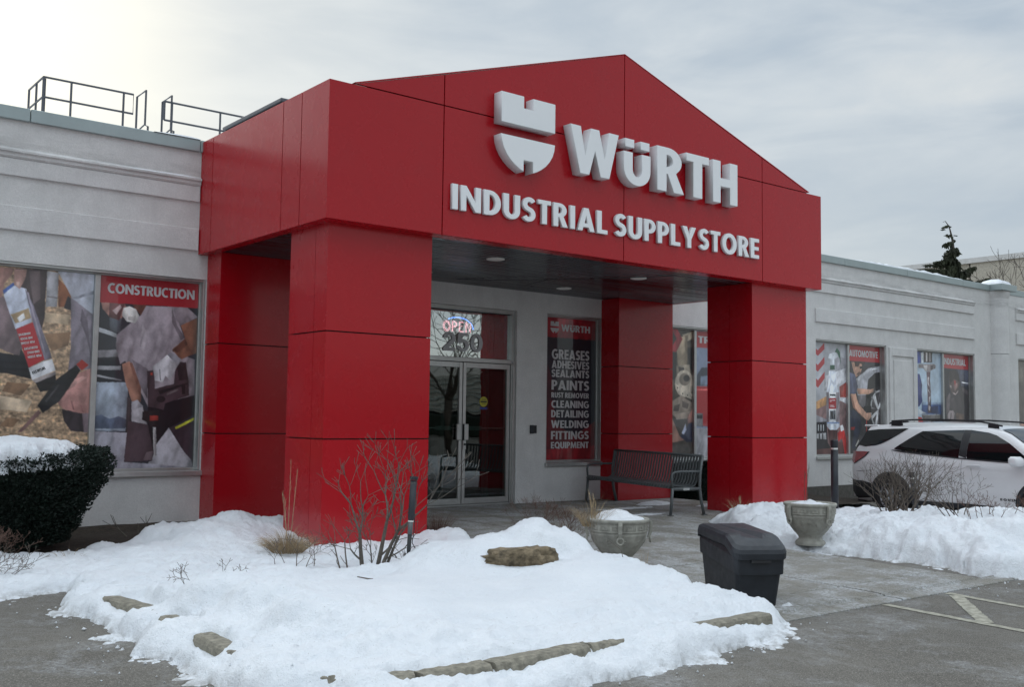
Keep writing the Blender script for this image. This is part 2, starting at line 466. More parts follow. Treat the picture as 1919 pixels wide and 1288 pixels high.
# ------------------------------------------------------------------ lettering: own glyph outlines (cap height 1)
def arc(cx, cy, rx, ry, a0, a1, n=10):
    return [(cx + rx * math.cos(R(a0 + (a1 - a0) * i / n)), cy + ry * math.sin(R(a0 + (a1 - a0) * i / n))) for i in range(n + 1)]
def stroke(path, w):
    L, Rr = [], []
    n = len(path)
    for i, p in enumerate(path):
        def nrm(a, b):
            d = math.hypot(b[0] - a[0], b[1] - a[1]); return (-(b[1] - a[1]) / d, (b[0] - a[0]) / d)
        n1 = nrm(path[i - 1], p) if i else nrm(p, path[1])
        n2 = nrm(p, path[i + 1]) if i < n - 1 else n1
        m = (n1[0] + n2[0], n1[1] + n2[1]); l = math.hypot(*m); m = (m[0] / l, m[1] / l)
        k = w / 2 / max(.45, m[0] * n1[0] + m[1] * n1[1])
        L.append((p[0] + m[0] * k, p[1] + m[1] * k)); Rr.append((p[0] - m[0] * k, p[1] - m[1] * k))
    return L + Rr[::-1]
V, Hs = .225, .185
G = {}
G['I'] = (V, [[(0, 0), (V, 0), (V, 1), (0, 1)]])
G['L'] = (.50, [[(0, 0), (.50, 0), (.50, Hs), (V, Hs), (V, 1), (0, 1)]])
G['T'] = (.56, [[(.1675, 0), (.3925, 0), (.3925, 1 - Hs), (.56, 1 - Hs), (.56, 1), (0, 1), (0, 1 - Hs), (.1675, 1 - Hs)]])
G['H'] = (.72, [[(0, 0), (V, 0), (V, .40), (.495, .40), (.495, 0), (.72, 0), (.72, 1), (.495, 1), (.495, .60), (V, .60), (V, 1), (0, 1)]])
G['E'] = (.52, [[(0, 0), (.52, 0), (.52, Hs), (V, Hs), (V, .41), (.50, .41), (.50, .59), (V, .59), (V, 1 - Hs), (.52, 1 - Hs), (.52, 1), (0, 1)]])
G['F'] = (.50, [[(0, 0), (V, 0), (V, .39), (.47, .39), (.47, .57), (V, .57), (V, 1 - Hs), (.50, 1 - Hs), (.50, 1), (0, 1)]])
G['N'] = (.78, [[(0, 0), (.215, 0), (.215, .60), (.565, 0), (.78, 0), (.78, 1), (.565, 1), (.565, .40), (.215, 1), (0, 1)]])
G['M'] = (.98, [[(0, 0), (.21, 0), (.235, .60), (.42, 0), (.56, 0), (.745, .60), (.77, 0), (.98, 0), (.90, 1), (.68, 1), (.49, .42), (.30, 1), (.08, 1)]])
G['V'] = (.80, [[(.30, 0), (.50, 0), (.80, 1), (.56, 1), (.40, .38), (.24, 1), (0, 1)]])
G['W'] = (1.12, [[(.22, 0), (.43, 0), (.56, .52), (.69, 0), (.90, 0), (1.12, 1), (.89, 1), (.785, .42), (.655, 1), (.465, 1), (.335, .42), (.23, 1), (0, 1)]])
G['A'] = (.80, [[(0, 0), (.235, 0), (.28, .16), (.52, .16), (.565, 0), (.80, 0), (.51, 1), (.29, 1)], [(.335, .34), (.465, .34), (.40, .64)]])
G['Y'] = (.74, [[(.26, 0), (.48, 0), (.48, .40), (.74, 1), (.49, 1), (.37, .62), (.25, 1), (0, 1), (.26, .40)]])
G['X'] = (.76, [[(0, 0), (.25, 0), (.38, .30), (.51, 0), (.76, 0), (.52, .52), (.74, 1), (.50, 1), (.38, .73), (.26, 1), (.02, 1), (.24, .52)]])
G['D'] = (.68, [[(0, 0)] + arc(.24, .5, .44, .5, -90, 90, 14) + [(0, 1)], [(V, Hs)] + arc(.25, .5, .20, .315, -90, 90, 10) + [(V, 1 - Hs)]])
G['P'] = (.58, [[(0, 0), (V, 0), (V, .36)] + arc(.27, .68, .31, .32, -90, 90, 12) + [(0, 1)], [(V, .53)] + arc(.26, .68, .11, .15, -90, 90, 8) + [(V, .83)]])
G['R'] = (.64, [[(0, 0), (V, 0), (V, .40), (.25, .40), (.40, 0), (.65, 0), (.455, .44)] + arc(.27, .70, .32, .30, -48, 90, 12) + [(0, 1)], [(V, .55)] + arc(.26, .70, .11, .13, -90, 90, 8) + [(V, .83)]])
G['O'] = (.86, [arc(.43, .5, .43, .52, 0, 351, 30), arc(.43, .5, .205, .315, 0, 345, 22)])
G['Q'] = (.86, [arc(.43, .5, .43, .52, -30, 300, 26) + [(.60, -.02), (.74, -.10), (.86, .0), (.76, .11)], arc(.43, .5, .205, .315, 0, 345, 22)])
G['0'] = (.60, [arc(.30, .5, .30, .51, 0, 351, 28), arc(.30, .5, .115, .34, 0, 345, 20)])
G['C'] = (.66, [arc(.43, .5, .43, .52, 58, 302, 20) + arc(.43, .5, .21, .32, 305, 55, 16)])
G['G'] = (.80, [arc(.43, .5, .43, .52, 50, 318, 22) + [(.80, .16), (.80, .57), (.44, .57), (.44, .40), (.585, .40)] + arc(.43, .5, .215, .32, 318, 52, 16)])
G['U'] = (.68, [[(0, 1), (0, .34)] + arc(.34, .34, .34, .36, 180, 360, 14) + [(.68, 1), (.455, 1), (.455, .35)] + arc(.34, .34, .115, .16, 360, 180, 10) + [(.225, 1)]])
G['u'] = (.68, [[(0, .70), (0, .34)] + arc(.34, .34, .34, .36, 180, 360, 14) + [(.68, .70), (.455, .70), (.455, .35)] + arc(.34, .34, .115, .16, 360, 180, 10) + [(.225, .70)],
                [(.03, .80), (.26, .80), (.26, .985), (.03, .985)], [(.42, .80), (.65, .80), (.65, .985), (.42, .985)]])
G['S'] = (.54, [stroke(arc(.285, .715, .185, .20, 28, 262, 14) + arc(.255, .30, .19, .205, 82, -152, 14), .20)])
G['2'] = (.58, [stroke(arc(.29, .70, .20, .215, 168, -20, 12) + [(.40, .46), (.13, .15)], .19)[:0] + [(.0, .0), (.58, .0), (.58, .18), (.28, .18)] + arc(.29, .69, .29, .31, -38, 180, 14) + [(.185, .66)] + arc(.29, .69, .11, .15, 180, -35, 10) + [(.0, .16)]])
G['5'] = (.58, [[(.06, 1), (.53, 1), (.53, .84), (.225, .84), (.21, .66)] + arc(.28, .335, .30, .335, 100, -175, 18) + [(.17, .28)] + arc(.285, .325, .115, .165, -168, 128, 12) + [(.19, .44), (.02, .46)]])
G['K'] = (.68, [[(0, 0), (V, 0), (V, .38), (.42, 0), (.68, 0), (.37, .52), (.66, 1), (.41, 1), (V, .64), (V, 1), (0, 1)]])
G['Z'] = (.58, [[(0, 0), (.58, 0), (.58, Hs), (.29, Hs), (.58, .86), (.58, 1), (.02, 1), (.02, 1 - Hs), (.29, 1 - Hs), (0, .14)]])
G['B'] = (.60, [[(0, 0)] + arc(.30, .29, .30, .29, -90, 50, 9) + arc(.28, .74, .27, .26, -40, 90, 9) + [(0, 1)], [(V, .17), (.28, .17), (.36, .29), (.28, .40), (V, .40)], [(V, .58), (.27, .58), (.34, .70), (.27, .84), (V, .84)]])
G[' '] = (.22, [])
def curve_mesh(name, loops, ext=0, bevel=0):
    cu = bpy.data.curves.new(name + '_outline', 'CURVE'); cu.dimensions = '2D'; cu.fill_mode = 'BOTH'
    for lp in loops:
        s = cu.splines.new('POLY'); s.points.add(len(lp) - 1)
        for p, q in zip(s.points, lp): p.co = (q[0], q[1], 0, 1)
        s.use_cyclic_u = True
    cu.extrude = ext; cu.bevel_depth = bevel; cu.bevel_resolution = 0
    if bevel: cu.offset = -bevel
    o = bpy.data.objects.new('outline', cu); C.objects.link(o)
    dg = bpy.context.evaluated_depsgraph_get()
    me = bpy.data.meshes.new_from_object(o.evaluated_get(dg))
    bpy.data.objects.remove(o); bpy.data.curves.remove(cu)
    me.name = name
    return me
def layout(text, x0, x1, z0, h, gap=.085, wide=None):
    """outline loops per letter, fitted between x0 and x1, cap height h"""
    ws = [G[c][0] for c in text]
    tot = sum(ws) + gap * (len(text) - 1)
    sx = (x1 - x0) / tot
    out = []; x = 0
    for c, w in zip(text, ws):
        loops = [[(x0 + (x + px) * sx, z0 + pz * h) for px, pz in lp] for lp in G[c][1]]
        if loops: out.append((c, loops))
        x += w + gap
    return out
ROTX = Matrix.Rotation(R(90), 4, 'X')
def word_print(text, x0, x1, z0, h, y, mat, parent, name='printed_word', gap=.085, thick=.0008, xform=None):
    loops = [lp for _, ls in layout(text, x0, x1, z0, h, gap) for lp in ls]
    me = curve_mesh(name, loops, thick)
    me.transform(xform if xform is not None else Matrix.Translation((0, y, 0)) @ ROTX)
    return link(name, me, mat, parent)

# window prints: painted polygons over a fine vertex grid
POSTERS = {
 'adhesive': ((168, 140, 112), [
  ((128, 98, 72),[(0.566,0.325),(0.801,0.304),(0.782,0.375),(0.634,0.407)]),
  ((190, 165, 135),[(0.557,0.214),(0.795,0.219),(0.773,0.269),(0.561,0.263)]),
  ((120, 90, 66),[(0.262,0.566),(0.465,0.576),(0.386,0.632),(0.219,0.614)]),
  ((195, 172, 145),[(0.198,0.634),(0.484,0.658),(0.44,0.713),(0.203,0.701)]),
  ((130, 100, 75),[(0.277,0.741),(0.383,0.747),(0.328,0.788),(0.21,0.782)]),
  ((112, 94, 98),[(-0.294,0.169),(0.192,0.147),(0.419,0.303),(0.358,0.442),(0.179,0.405),(-0.275,0.379)]),
  ((66, 54, 56),[(0.286,0.006),(0.565,-0.002),(0.561,0.103),(0.56,0.242),(0.54,0.298),(0.391,0.111),(0.306,0.101)]),
  ((92, 78, 80),[(0.401,0.013),(0.504,0.008),(0.515,0.147),(0.457,0.177)]),
  ((160, 160, 166),[(0.565,0.005),(0.671,0.009),(0.666,0.182),(0.567,0.186)]),
  ((110, 105, 108),[(0.575,0.13),(0.668,0.133),(0.667,0.141),(0.576,0.138)]),
  ((128, 76, 48),[(0.667,0.041),(0.785,0.092),(0.791,0.177),(0.679,0.182)]),
  ((35, 32, 38),[(0.729,0.187),(0.762,0.122),(0.801,0.141),(0.799,0.194)]),
  ((112, 104, 114),[(0.788,0.127),(1.052,0.224),(1.052,0.481),(0.792,0.508),(0.807,0.374)]),
  ((88, 80, 90),[(0.894,0.18),(0.95,0.242),(1.004,0.44),(0.958,0.341),(0.886,0.244)]),
  ((165, 168, 180),[(0.651,-0.007),(1.059,-0.029),(1.026,0.217),(0.801,0.134)]),
  ((135, 138, 150),[(0.8,0.13),(1.015,0.081),(1.017,0.099),(0.839,0.134)]),
  ((26, 26, 33),[(-0.05,0.412),(0.358,0.435),(0.367,0.4),(0.464,0.494),(0.463,0.549),(0.259,0.525),(-0.04,0.525)]),
  ((178, 184, 200),[(0.197,0.14),(0.27,0.089),(0.39,0.104),(0.452,0.267),(0.311,0.306),(0.232,0.2)]),
  ((60, 90, 160),[(0.187,0.12),(0.275,0.078),(0.284,0.092),(0.197,0.137)]),
  ((160, 135, 100),[(0.264,0.236),(0.416,0.199),(0.441,0.247),(0.309,0.279)]),
  ((205, 205, 205),[(0.319,0.251),(0.376,0.222),(0.39,0.249),(0.344,0.271)]),
  ((112, 106, 122),[(0.378,0.104),(0.444,0.164),(0.643,0.441),(0.577,0.453),(0.458,0.267)]),
  ((140, 132, 146),[(0.391,0.118),(0.41,0.12),(0.594,0.443),(0.582,0.443)]),
  ((178, 38, 46),[(0.317,0.306),(0.458,0.267),(0.576,0.45),(0.44,0.494)]),
  ((200, 200, 204),[(0.44,0.494),(0.577,0.457),(0.644,0.445),(0.679,0.503),(0.475,0.555)]),
  ((140, 130, 130),[(0.475,0.555),(0.68,0.507),(0.682,0.538),(0.507,0.569)]),
  ((26, 23, 26),[(0.507,0.569),(0.681,0.524),(0.69,0.559),(0.638,0.601),(0.553,0.613)]),
  ((122, 90, 86),[(0.371,0.812),(0.542,0.702),(0.567,0.716),(0.406,0.812)]),
  ((52, 44, 48),[(0.751,0.697),(0.986,0.716),(0.968,0.812),(0.841,0.805),(0.774,0.753)]),
  ((100, 85, 90),[(0.935,0.71),(1.063,0.709),(1.071,0.815),(0.962,0.812)]),
  ((165, 116, 110),[(0.682,0.621),(0.795,0.55),(0.919,0.505),(1.071,0.467),(1.089,0.709),(0.935,0.717),(0.769,0.697),(0.691,0.656)]),
  ((125, 82, 80),[(0.829,0.654),(0.851,0.696),(0.864,0.698),(0.844,0.654)]),
  ((125, 82, 80),[(0.919,0.675),(0.941,0.71),(0.95,0.71),(0.929,0.675)]),
  ((182, 135, 128),[(0.759,0.571),(0.92,0.527),(0.972,0.533),(0.799,0.599)]),
  ((28, 28, 32),[(0.534,0.678),(0.695,0.545),(0.865,0.471),(0.905,0.499),(0.729,0.656),(0.585,0.716)]),
  ((60, 58, 62),[(0.593,0.657),(0.71,0.572),(0.722,0.576),(0.612,0.664)]),
  ((165, 48, 42),[(0.865,0.468),(0.914,0.442),(0.98,0.469),(0.918,0.498)]),
  ((160, 116, 106),[(0.076,0.01),(0.275,0.006),(0.265,0.034),(0.199,0.086),(0.181,0.155),(0.088,0.152)]),
  ((172, 130, 120),[(0.275,0.01),(0.388,0.007),(0.374,0.056),(0.331,0.107),(0.281,0.088)]),
  ((190, 160, 150),[(0.298,0.074),(0.334,0.072),(0.332,0.098),(0.296,0.091)]),
 ]),
 'construction': ((42, 46, 54), [
  ((70, 76, 84),[(0.111,0.215),(0.228,0.219),(0.218,0.297),(0.116,0.283)]),
  ((150, 155, 160),[(-0.017,0.266),(0.184,0.298),(0.186,0.319),(-0.015,0.291)]),
  ((118, 116, 122),[(-0.023,0.392),(0.199,0.382),(0.211,0.42),(-0.02,0.43)]),
  ((150, 150, 155),[(-0.017,0.472),(0.239,0.466),(0.241,0.488),(-0.015,0.492)]),
  ((140, 140, 145),[(-0.014,0.513),(0.253,0.538),(0.254,0.545),(-0.013,0.526)]),
  ((140, 150, 164),[(-0.043,0.556),(0.313,0.55),(0.333,0.805),(-0.022,0.805)]),
  ((78, 88, 108),[(-0.028,0.734),(0.069,0.721),(0.153,0.742),(0.235,0.729),(0.32,0.745),(0.307,0.792),(-0.023,0.793)]),
  ((60, 55, 58),[(0.314,0.627),(0.349,0.635),(0.355,0.805),(0.309,0.813)]),
  ((140, 138, 148),[(-0.022,0.805),(0.326,0.813),(0.304,0.965),(1.024,0.998),(1.027,1.033),(-0.005,1.02)]),
  ((155, 153, 160),[(0.622,0.873),(0.739,0.787),(0.984,0.954),(1.006,1.002),(0.543,0.976)]),
  ((140, 130, 137),[(0.185,0.306),(0.29,0.251),(0.414,0.195),(0.462,0.142),(0.744,0.135),(0.874,0.312),(0.744,0.377),(0.982,0.415),(0.996,0.619),(0.693,0.649),(0.52,0.676),(0.279,0.44),(0.23,0.458),(0.181,0.366)]),
  ((160, 150, 156),[(0.435,0.238),(0.49,0.288),(0.464,0.393),(0.418,0.359)]),
  ((112, 102, 110),[(0.347,0.43),(0.505,0.478),(0.508,0.633),(0.443,0.574)]),
  ((118, 108, 115),[(0.726,0.14),(0.787,0.235),(0.873,0.303),(0.829,0.313),(0.732,0.219)]),
  ((136, 126, 133),[(0.725,0.133),(0.888,0.134),(1.005,0.183),(0.823,0.236),(0.766,0.192)]),
  ((122, 80, 62),[(0.823,0.234),(0.995,0.188),(1.001,0.379),(0.837,0.419),(0.743,0.368),(0.873,0.303)]),
  ((95, 60, 48),[(0.873,0.303),(0.903,0.338),(0.798,0.384),(0.752,0.368)]),
  ((152, 106, 88),[(0.247,0.458),(0.322,0.439),(0.426,0.565),(0.449,0.651),(0.365,0.66),(0.288,0.55)]),
  ((110, 72, 60),[(0.322,0.447),(0.348,0.447),(0.443,0.574),(0.452,0.647)]),
  ((150, 108, 98),[(0.022,0.138),(0.238,0.129),(0.274,0.158),(0.228,0.219),(0.111,0.215),(0.041,0.175)]),
  ((98, 62, 62),[(0.105,0.14),(0.255,0.134),(0.204,0.229),(0.102,0.215)]),
  ((175, 150, 150),[(0.133,0.18),(0.206,0.147),(0.224,0.16),(0.176,0.2)]),
  ((98, 60, 50),[(0.323,0.13),(0.478,0.128),(0.414,0.195),(0.342,0.155)]),
  ((196, 193, 190),[(0.241,0.163),(0.299,0.15),(0.363,0.163),(0.401,0.2),(0.366,0.239),(0.28,0.233),(0.227,0.202)]),
  ((165, 160, 158),[(0.287,0.209),(0.366,0.197),(0.356,0.228),(0.296,0.225)]),
  ((24, 20, 26),[(0.52,0.676),(0.996,0.61),(1.004,0.716),(0.739,0.787),(0.622,0.873),(0.577,0.963),(0.304,0.965),(0.33,0.754),(0.527,0.77)]),
  ((66, 52, 58),[(0.33,0.754),(0.527,0.77),(0.591,0.916),(0.542,0.963),(0.304,0.965)]),
  ((52, 42, 50),[(0.739,0.787),(1.005,0.734),(1.004,0.971),(0.909,0.918)]),
  ((95, 80, 85),[(0.521,0.916),(0.59,0.908),(0.585,0.959),(0.49,0.958)]),
  ((190, 190, 50),[(0.801,0.783),(1.005,0.729),(1.006,0.744),(0.811,0.796)]),
  ((64, 48, 54),[(0.497,0.487),(0.575,0.481),(0.582,0.58),(0.775,0.552),(0.785,0.455),(0.82,0.432),(0.892,0.433),(0.926,0.532),(0.938,0.611),(0.694,0.657),(0.679,0.692),(0.52,0.676)]),
  ((36, 28, 32),[(0.618,0.589),(0.67,0.584),(0.758,0.569),(0.918,0.541),(0.919,0.551),(0.637,0.61)]),
  ((44, 34, 38),[(0.793,0.439),(0.892,0.431),(0.92,0.523),(0.827,0.533)]),
  ((150, 52, 44),[(0.532,0.495),(0.555,0.494),(0.556,0.51),(0.534,0.51)]),
  ((34, 26, 30),[(0.694,0.635),(0.691,0.642),(0.681,0.648),(0.667,0.652),(0.649,0.653),(0.632,0.652),(0.617,0.649),(0.606,0.643),(0.602,0.636),(0.605,0.63),(0.615,0.624),(0.629,0.62),(0.647,0.619),(0.664,0.62),(0.679,0.623),(0.69,0.629)]),
  ((110, 98, 100),[(0.699,0.605),(0.821,0.577),(0.825,0.586),(0.708,0.615)]),
  ((22, 18, 22),[(0.856,0.559),(0.892,0.554),(0.895,0.603),(0.865,0.607)]),
  ((178, 175, 180),[(0.553,0.464),(0.726,0.382),(0.846,0.419),(0.77,0.49),(0.738,0.535),(0.683,0.509),(0.659,0.545),(0.579,0.537)]),
  ((140, 138, 146),[(0.692,0.396),(0.73,0.38),(0.84,0.415),(0.803,0.446)]),
  ((120, 116, 122),[(0.618,0.476),(0.632,0.536),(0.642,0.536),(0.631,0.476)]),
  ((178, 172, 178),[(0.356,0.66),(0.468,0.676),(0.519,0.77),(0.363,0.754)]),
  ((140, 136, 142),[(0.355,0.652),(0.414,0.641),(0.477,0.676),(0.367,0.694)]),
  ((38, 30, 33),[(0.47,0.702),(0.635,0.694),(0.636,0.779),(0.554,0.783),(0.535,0.762),(0.465,0.745)]),
  ((150, 50, 42),[(0.541,0.723),(0.628,0.723),(0.627,0.749),(0.543,0.751)]),
  ((165, 162, 162),[(0.577,0.783),(0.607,0.783),(0.627,0.934),(0.596,0.942)]),
  ((120, 115, 118),[(0.592,0.796),(0.608,0.796),(0.623,0.934),(0.609,0.934)]),
  ((172, 34, 44),[(-0.089,-0.014),(1.172,-0.04),(1.184,0.131),(0.989,0.134),(-0.076,0.142)]),
 ]),
 'cleaner': ((172, 173, 180), [
  ((120, 92, 92),[(0.112,0.568),(1.044,0.502),(1.026,1.022),(0.101,1.015)]),
  ((150, 148, 156),[(0.535,0.089),(1.056,0.134),(1.051,0.289),(0.724,0.237)]),
  ((186, 186, 192),[(0.37,0.301),(1.02,0.212),(1.017,0.319),(0.687,0.391),(0.366,0.434)]),
  ((178, 38, 46),[(0.032,0.035),(0.187,0.074),(0.372,0.002),(0.376,0.059),(0.186,0.124),(0.031,0.082)]),
  ((178, 38, 46),[(0.029,0.167),(0.184,0.206),(0.375,0.126),(0.373,0.188),(0.182,0.265),(0.028,0.223)]),
  ((178, 38, 46),[(0.026,0.298),(0.186,0.342),(0.377,0.261),(0.376,0.32),(0.185,0.408),(0.024,0.364)]),
  ((178, 130, 84),[(0.082,0.541),(0.428,0.48),(0.426,0.556),(0.08,0.611)]),
  ((150, 58, 52),[(0.801,0.39),(1.056,0.333),(1.051,0.483),(0.814,0.485)]),
  ((185, 185, 190),[(0.813,0.514),(1.028,0.483),(1.049,0.55)]),
  ((140, 138, 145),[(0.079,0.643),(0.423,0.688),(0.422,0.717),(0.077,0.718)]),
  ((36, 33, 38),[(0.077,0.718),(0.422,0.707),(0.448,0.896),(0.558,0.952),(0.072,0.955)]),
  ((165, 165, 168),[(0.137,0.816),(0.403,0.806),(0.411,0.867),(0.136,0.859)]),
  ((40, 38, 42),[(0.199,0.815),(0.23,0.815),(0.229,0.867),(0.198,0.867)]),
  ((40, 38, 42),[(0.293,0.815),(0.324,0.815),(0.323,0.867),(0.292,0.867)]),
  ((172, 175, 178),[(0.176,0.736),(0.201,0.736),(0.2,0.792),(0.175,0.792)]),
  ((172, 175, 178),[(0.248,0.736),(0.273,0.736),(0.272,0.792),(0.247,0.792)]),
  ((172, 175, 178),[(0.32,0.736),(0.345,0.736),(0.344,0.792),(0.319,0.792)]),
  ((82, 50, 48),[(0.072,0.955),(0.558,0.943),(0.737,0.887),(1.037,0.897),(1.033,1.031),(0.07,1.024)]),
  ((70, 45, 45),[(0.452,0.773),(0.74,0.782),(0.704,0.906),(0.511,0.924)]),
  ((178, 42, 42),[(0.733,0.811),(0.904,0.753),(0.983,0.849),(1.021,0.993),(0.945,1.002),(0.868,0.858),(0.753,0.887)]),
  ((190, 190, 192),[(0.806,0.744),(0.888,0.734),(0.936,0.782),(0.837,0.796)]),
  ((198, 203, 210),[(0.519,0.098),(0.697,0.08),(0.809,0.112),(0.662,0.143),(0.661,0.2),(0.541,0.203),(0.55,0.141),(0.479,0.138)]),
  ((32, 78, 56),[(0.68,0.075),(0.737,0.037),(0.827,0.072),(0.855,0.216),(0.874,0.239),(0.809,0.13),(0.745,0.083)]),
  ((32, 78, 56),[(0.538,0.199),(0.67,0.196),(0.669,0.235),(0.537,0.237)]),
  ((196, 201, 212),[(0.498,0.251),(0.691,0.248),(0.714,0.372),(0.799,0.438),(0.799,0.753),(0.708,0.782),(0.515,0.782),(0.421,0.745),(0.423,0.443),(0.479,0.375)]),
  ((112, 102, 108),[(0.423,0.444),(0.493,0.444),(0.485,0.712),(0.428,0.712)]),
  ((130, 120, 126),[(0.705,0.441),(0.796,0.44),(0.794,0.711),(0.703,0.711)]),
  ((214, 214, 216),[(0.493,0.444),(0.705,0.441),(0.704,0.701),(0.486,0.702)]),
  ((172, 34, 44),[(0.491,0.497),(0.703,0.494),(0.701,0.592),(0.489,0.593)]),
  ((225, 220, 220),[(0.517,0.513),(0.677,0.511),(0.677,0.517),(0.516,0.518)]),
  ((225, 220, 220),[(0.515,0.56),(0.65,0.559),(0.65,0.565),(0.515,0.566)]),
  ((225, 220, 220),[(0.516,0.524),(0.571,0.523),(0.57,0.528),(0.516,0.529)]),
  ((225, 220, 220),[(0.515,0.572),(0.666,0.571),(0.666,0.576),(0.515,0.577)]),
  ((50, 55, 62),[(0.524,0.46),(0.685,0.46),(0.685,0.476),(0.524,0.475)]),
  ((95, 98, 108),[(0.52,0.607),(0.681,0.606),(0.678,0.687),(0.518,0.688)]),
  ((35, 35, 40),[(0.536,0.621),(0.6,0.612),(0.614,0.683),(0.566,0.678)]),
  ((35, 35, 40),[(0.632,0.63),(0.667,0.649),(0.659,0.682),(0.64,0.683)]),
  ((110, 140, 190),[(0.438,0.715),(0.791,0.713),(0.791,0.723),(0.437,0.724)]),
 ]),
 'automotive': ((54, 52, 56), [
  ((150, 150, 158),[(0.231,0.314),(0.642,0.203),(1.063,0.169),(1.054,0.37),(0.53,0.457),(0.293,0.46)]),
  ((180, 180, 186),[(0.281,0.313),(0.642,0.212),(1.062,0.184),(1.062,0.194),(0.676,0.227),(0.331,0.327)]),
  ((26, 25, 28),[(0.563,0.476),(0.638,0.307),(0.849,0.243),(1.06,0.229),(1.053,0.41),(0.631,0.495)]),
  ((105, 100, 104),[(0.293,0.46),(0.564,0.456),(0.525,0.575),(0.323,0.557)]),
  ((40, 39, 42),[(1.312,0.579),(1.281,0.662),(1.201,0.732),(1.084,0.779),(0.948,0.796),(0.816,0.779),(0.705,0.734),(0.633,0.665),(0.61,0.584),(0.64,0.503),(0.717,0.433),(0.832,0.385),(0.966,0.366),(1.101,0.381),(1.214,0.426),(1.289,0.496)]),
  ((150, 150, 152),[(1.273,0.584),(1.247,0.655),(1.179,0.716),(1.081,0.756),(0.967,0.771),(0.855,0.757),(0.762,0.717),(0.702,0.658),(0.682,0.588),(0.707,0.518),(0.773,0.458),(0.869,0.417),(0.982,0.401),(1.095,0.414),(1.191,0.453),(1.253,0.513)]),
  ((60, 56, 58),[(1.244,0.584),(1.221,0.649),(1.162,0.704),(1.075,0.741),(0.975,0.754),(0.876,0.741),(0.794,0.705),(0.741,0.652),(0.724,0.588),(0.746,0.524),(0.804,0.469),(0.889,0.432),(0.989,0.418),(1.088,0.43),(1.172,0.465),(1.227,0.52)]),
  ((112, 108, 112),[(0.905,0.582),(1.152,0.58),(1.149,0.601)]),
  ((112, 108, 112),[(0.905,0.582),(1.099,0.686),(1.08,0.703)]),
  ((112, 108, 112),[(0.905,0.582),(0.973,0.752),(0.944,0.757)]),
  ((112, 108, 112),[(0.905,0.582),(0.821,0.752),(0.795,0.744)]),
  ((112, 108, 112),[(0.905,0.582),(0.703,0.687),(0.688,0.669)]),
  ((112, 108, 112),[(0.905,0.582),(0.662,0.582),(0.665,0.561)]),
  ((112, 108, 112),[(0.905,0.582),(0.714,0.477),(0.733,0.46)]),
  ((112, 108, 112),[(0.905,0.582),(0.839,0.411),(0.868,0.406)]),
  ((112, 108, 112),[(0.905,0.582),(0.991,0.411),(1.018,0.418)]),
  ((112, 108, 112),[(0.905,0.582),(1.111,0.476),(1.126,0.494)]),
  ((190, 190, 192),[(0.77,0.474),(0.905,0.582),(0.957,0.581),(0.858,0.453)]),
  ((190, 190, 192),[(0.711,0.653),(0.922,0.592),(0.956,0.606),(0.744,0.682)]),
  ((190, 190, 192),[(0.905,0.582),(1.086,0.45),(1.085,0.49),(0.957,0.591)]),
  ((190, 190, 192),[(0.904,0.592),(0.957,0.591),(0.898,0.751),(0.829,0.741)]),
  ((172, 128, 106),[(0.119,0.155),(0.439,0.157),(0.454,0.201),(0.384,0.267),(0.248,0.294),(0.183,0.236)]),
  ((60, 42, 36),[(0.203,0.148),(0.542,0.145),(0.524,0.17),(0.371,0.164),(0.336,0.194),(0.235,0.196)]),
  ((35, 32, 35),[(0.363,0.194),(0.465,0.186),(0.454,0.211),(0.386,0.215)]),
  ((90, 62, 52),[(0.334,0.243),(0.436,0.246),(0.333,0.275),(0.273,0.269)]),
  ((176, 130, 108),[(0.261,0.396),(0.704,0.4),(0.808,0.389),(0.789,0.424),(0.633,0.448),(0.327,0.451)]),
  ((74, 80, 106),[(-0.032,0.241),(0.232,0.27),(0.312,0.381),(0.243,0.452),(-0.039,0.444)]),
  ((58, 62, 86),[(0.165,0.286),(0.263,0.362),(0.226,0.441),(0.179,0.363)]),
  ((180, 134, 112),[(0.086,0.452),(0.243,0.448),(0.324,0.537),(0.625,0.643),(0.623,0.702),(0.42,0.654),(0.155,0.568)]),
  ((150, 105, 88),[(0.086,0.462),(0.132,0.461),(0.222,0.577),(0.555,0.688),(0.42,0.654),(0.155,0.573)]),
  ((38, 42, 58),[(-0.044,0.599),(0.187,0.597),(0.37,0.635),(0.417,0.752),(0.208,0.956),(0.116,0.946),(0.182,0.752),(-0.049,0.753)]),
  ((160, 158, 150),[(0.209,0.927),(0.312,0.869),(0.331,0.879),(0.242,0.937)]),
  ((28, 27, 30),[(0.492,0.56),(0.715,0.554),(0.73,0.618),(0.575,0.619),(0.576,0.599),(0.491,0.595)]),
  ((172, 128, 108),[(0.558,0.624),(0.695,0.618),(0.728,0.652),(0.623,0.692),(0.556,0.673)]),
  ((30, 25, 27),[(0.572,0.693),(0.623,0.692),(0.672,0.771),(0.62,0.771)]),
  ((140, 40, 38),[(0.082,0.757),(0.215,0.752),(0.181,0.782),(0.082,0.782)]),
  ((140, 40, 38),[(0.555,0.693),(0.582,0.693),(0.577,0.83),(0.55,0.83)]),
  ((178, 38, 46),[(-0.024,-0.003),(1.106,-0.009),(1.099,0.143),(-0.029,0.146)]),
 ]),
 'drill_press': ((160, 180, 198), [
  ((36, 56, 130),[(0.068,-0.001),(0.324,-0.008),(0.321,0.039),(0.289,0.116),(0.062,0.121)]),
  ((200, 205, 210),[(0.289,0.009),(0.395,0.01),(0.381,0.107),(0.303,0.116)]),
  ((34, 44, 100),[(0.057,0.221),(0.24,0.225),(0.32,0.331),(0.3,0.431),(0.325,0.492),(0.208,0.547),(0.039,0.548)]),
  ((50, 72, 118),[(0.296,0.508),(0.612,0.513),(1.082,0.524),(1.076,0.618),(0.289,0.623)]),
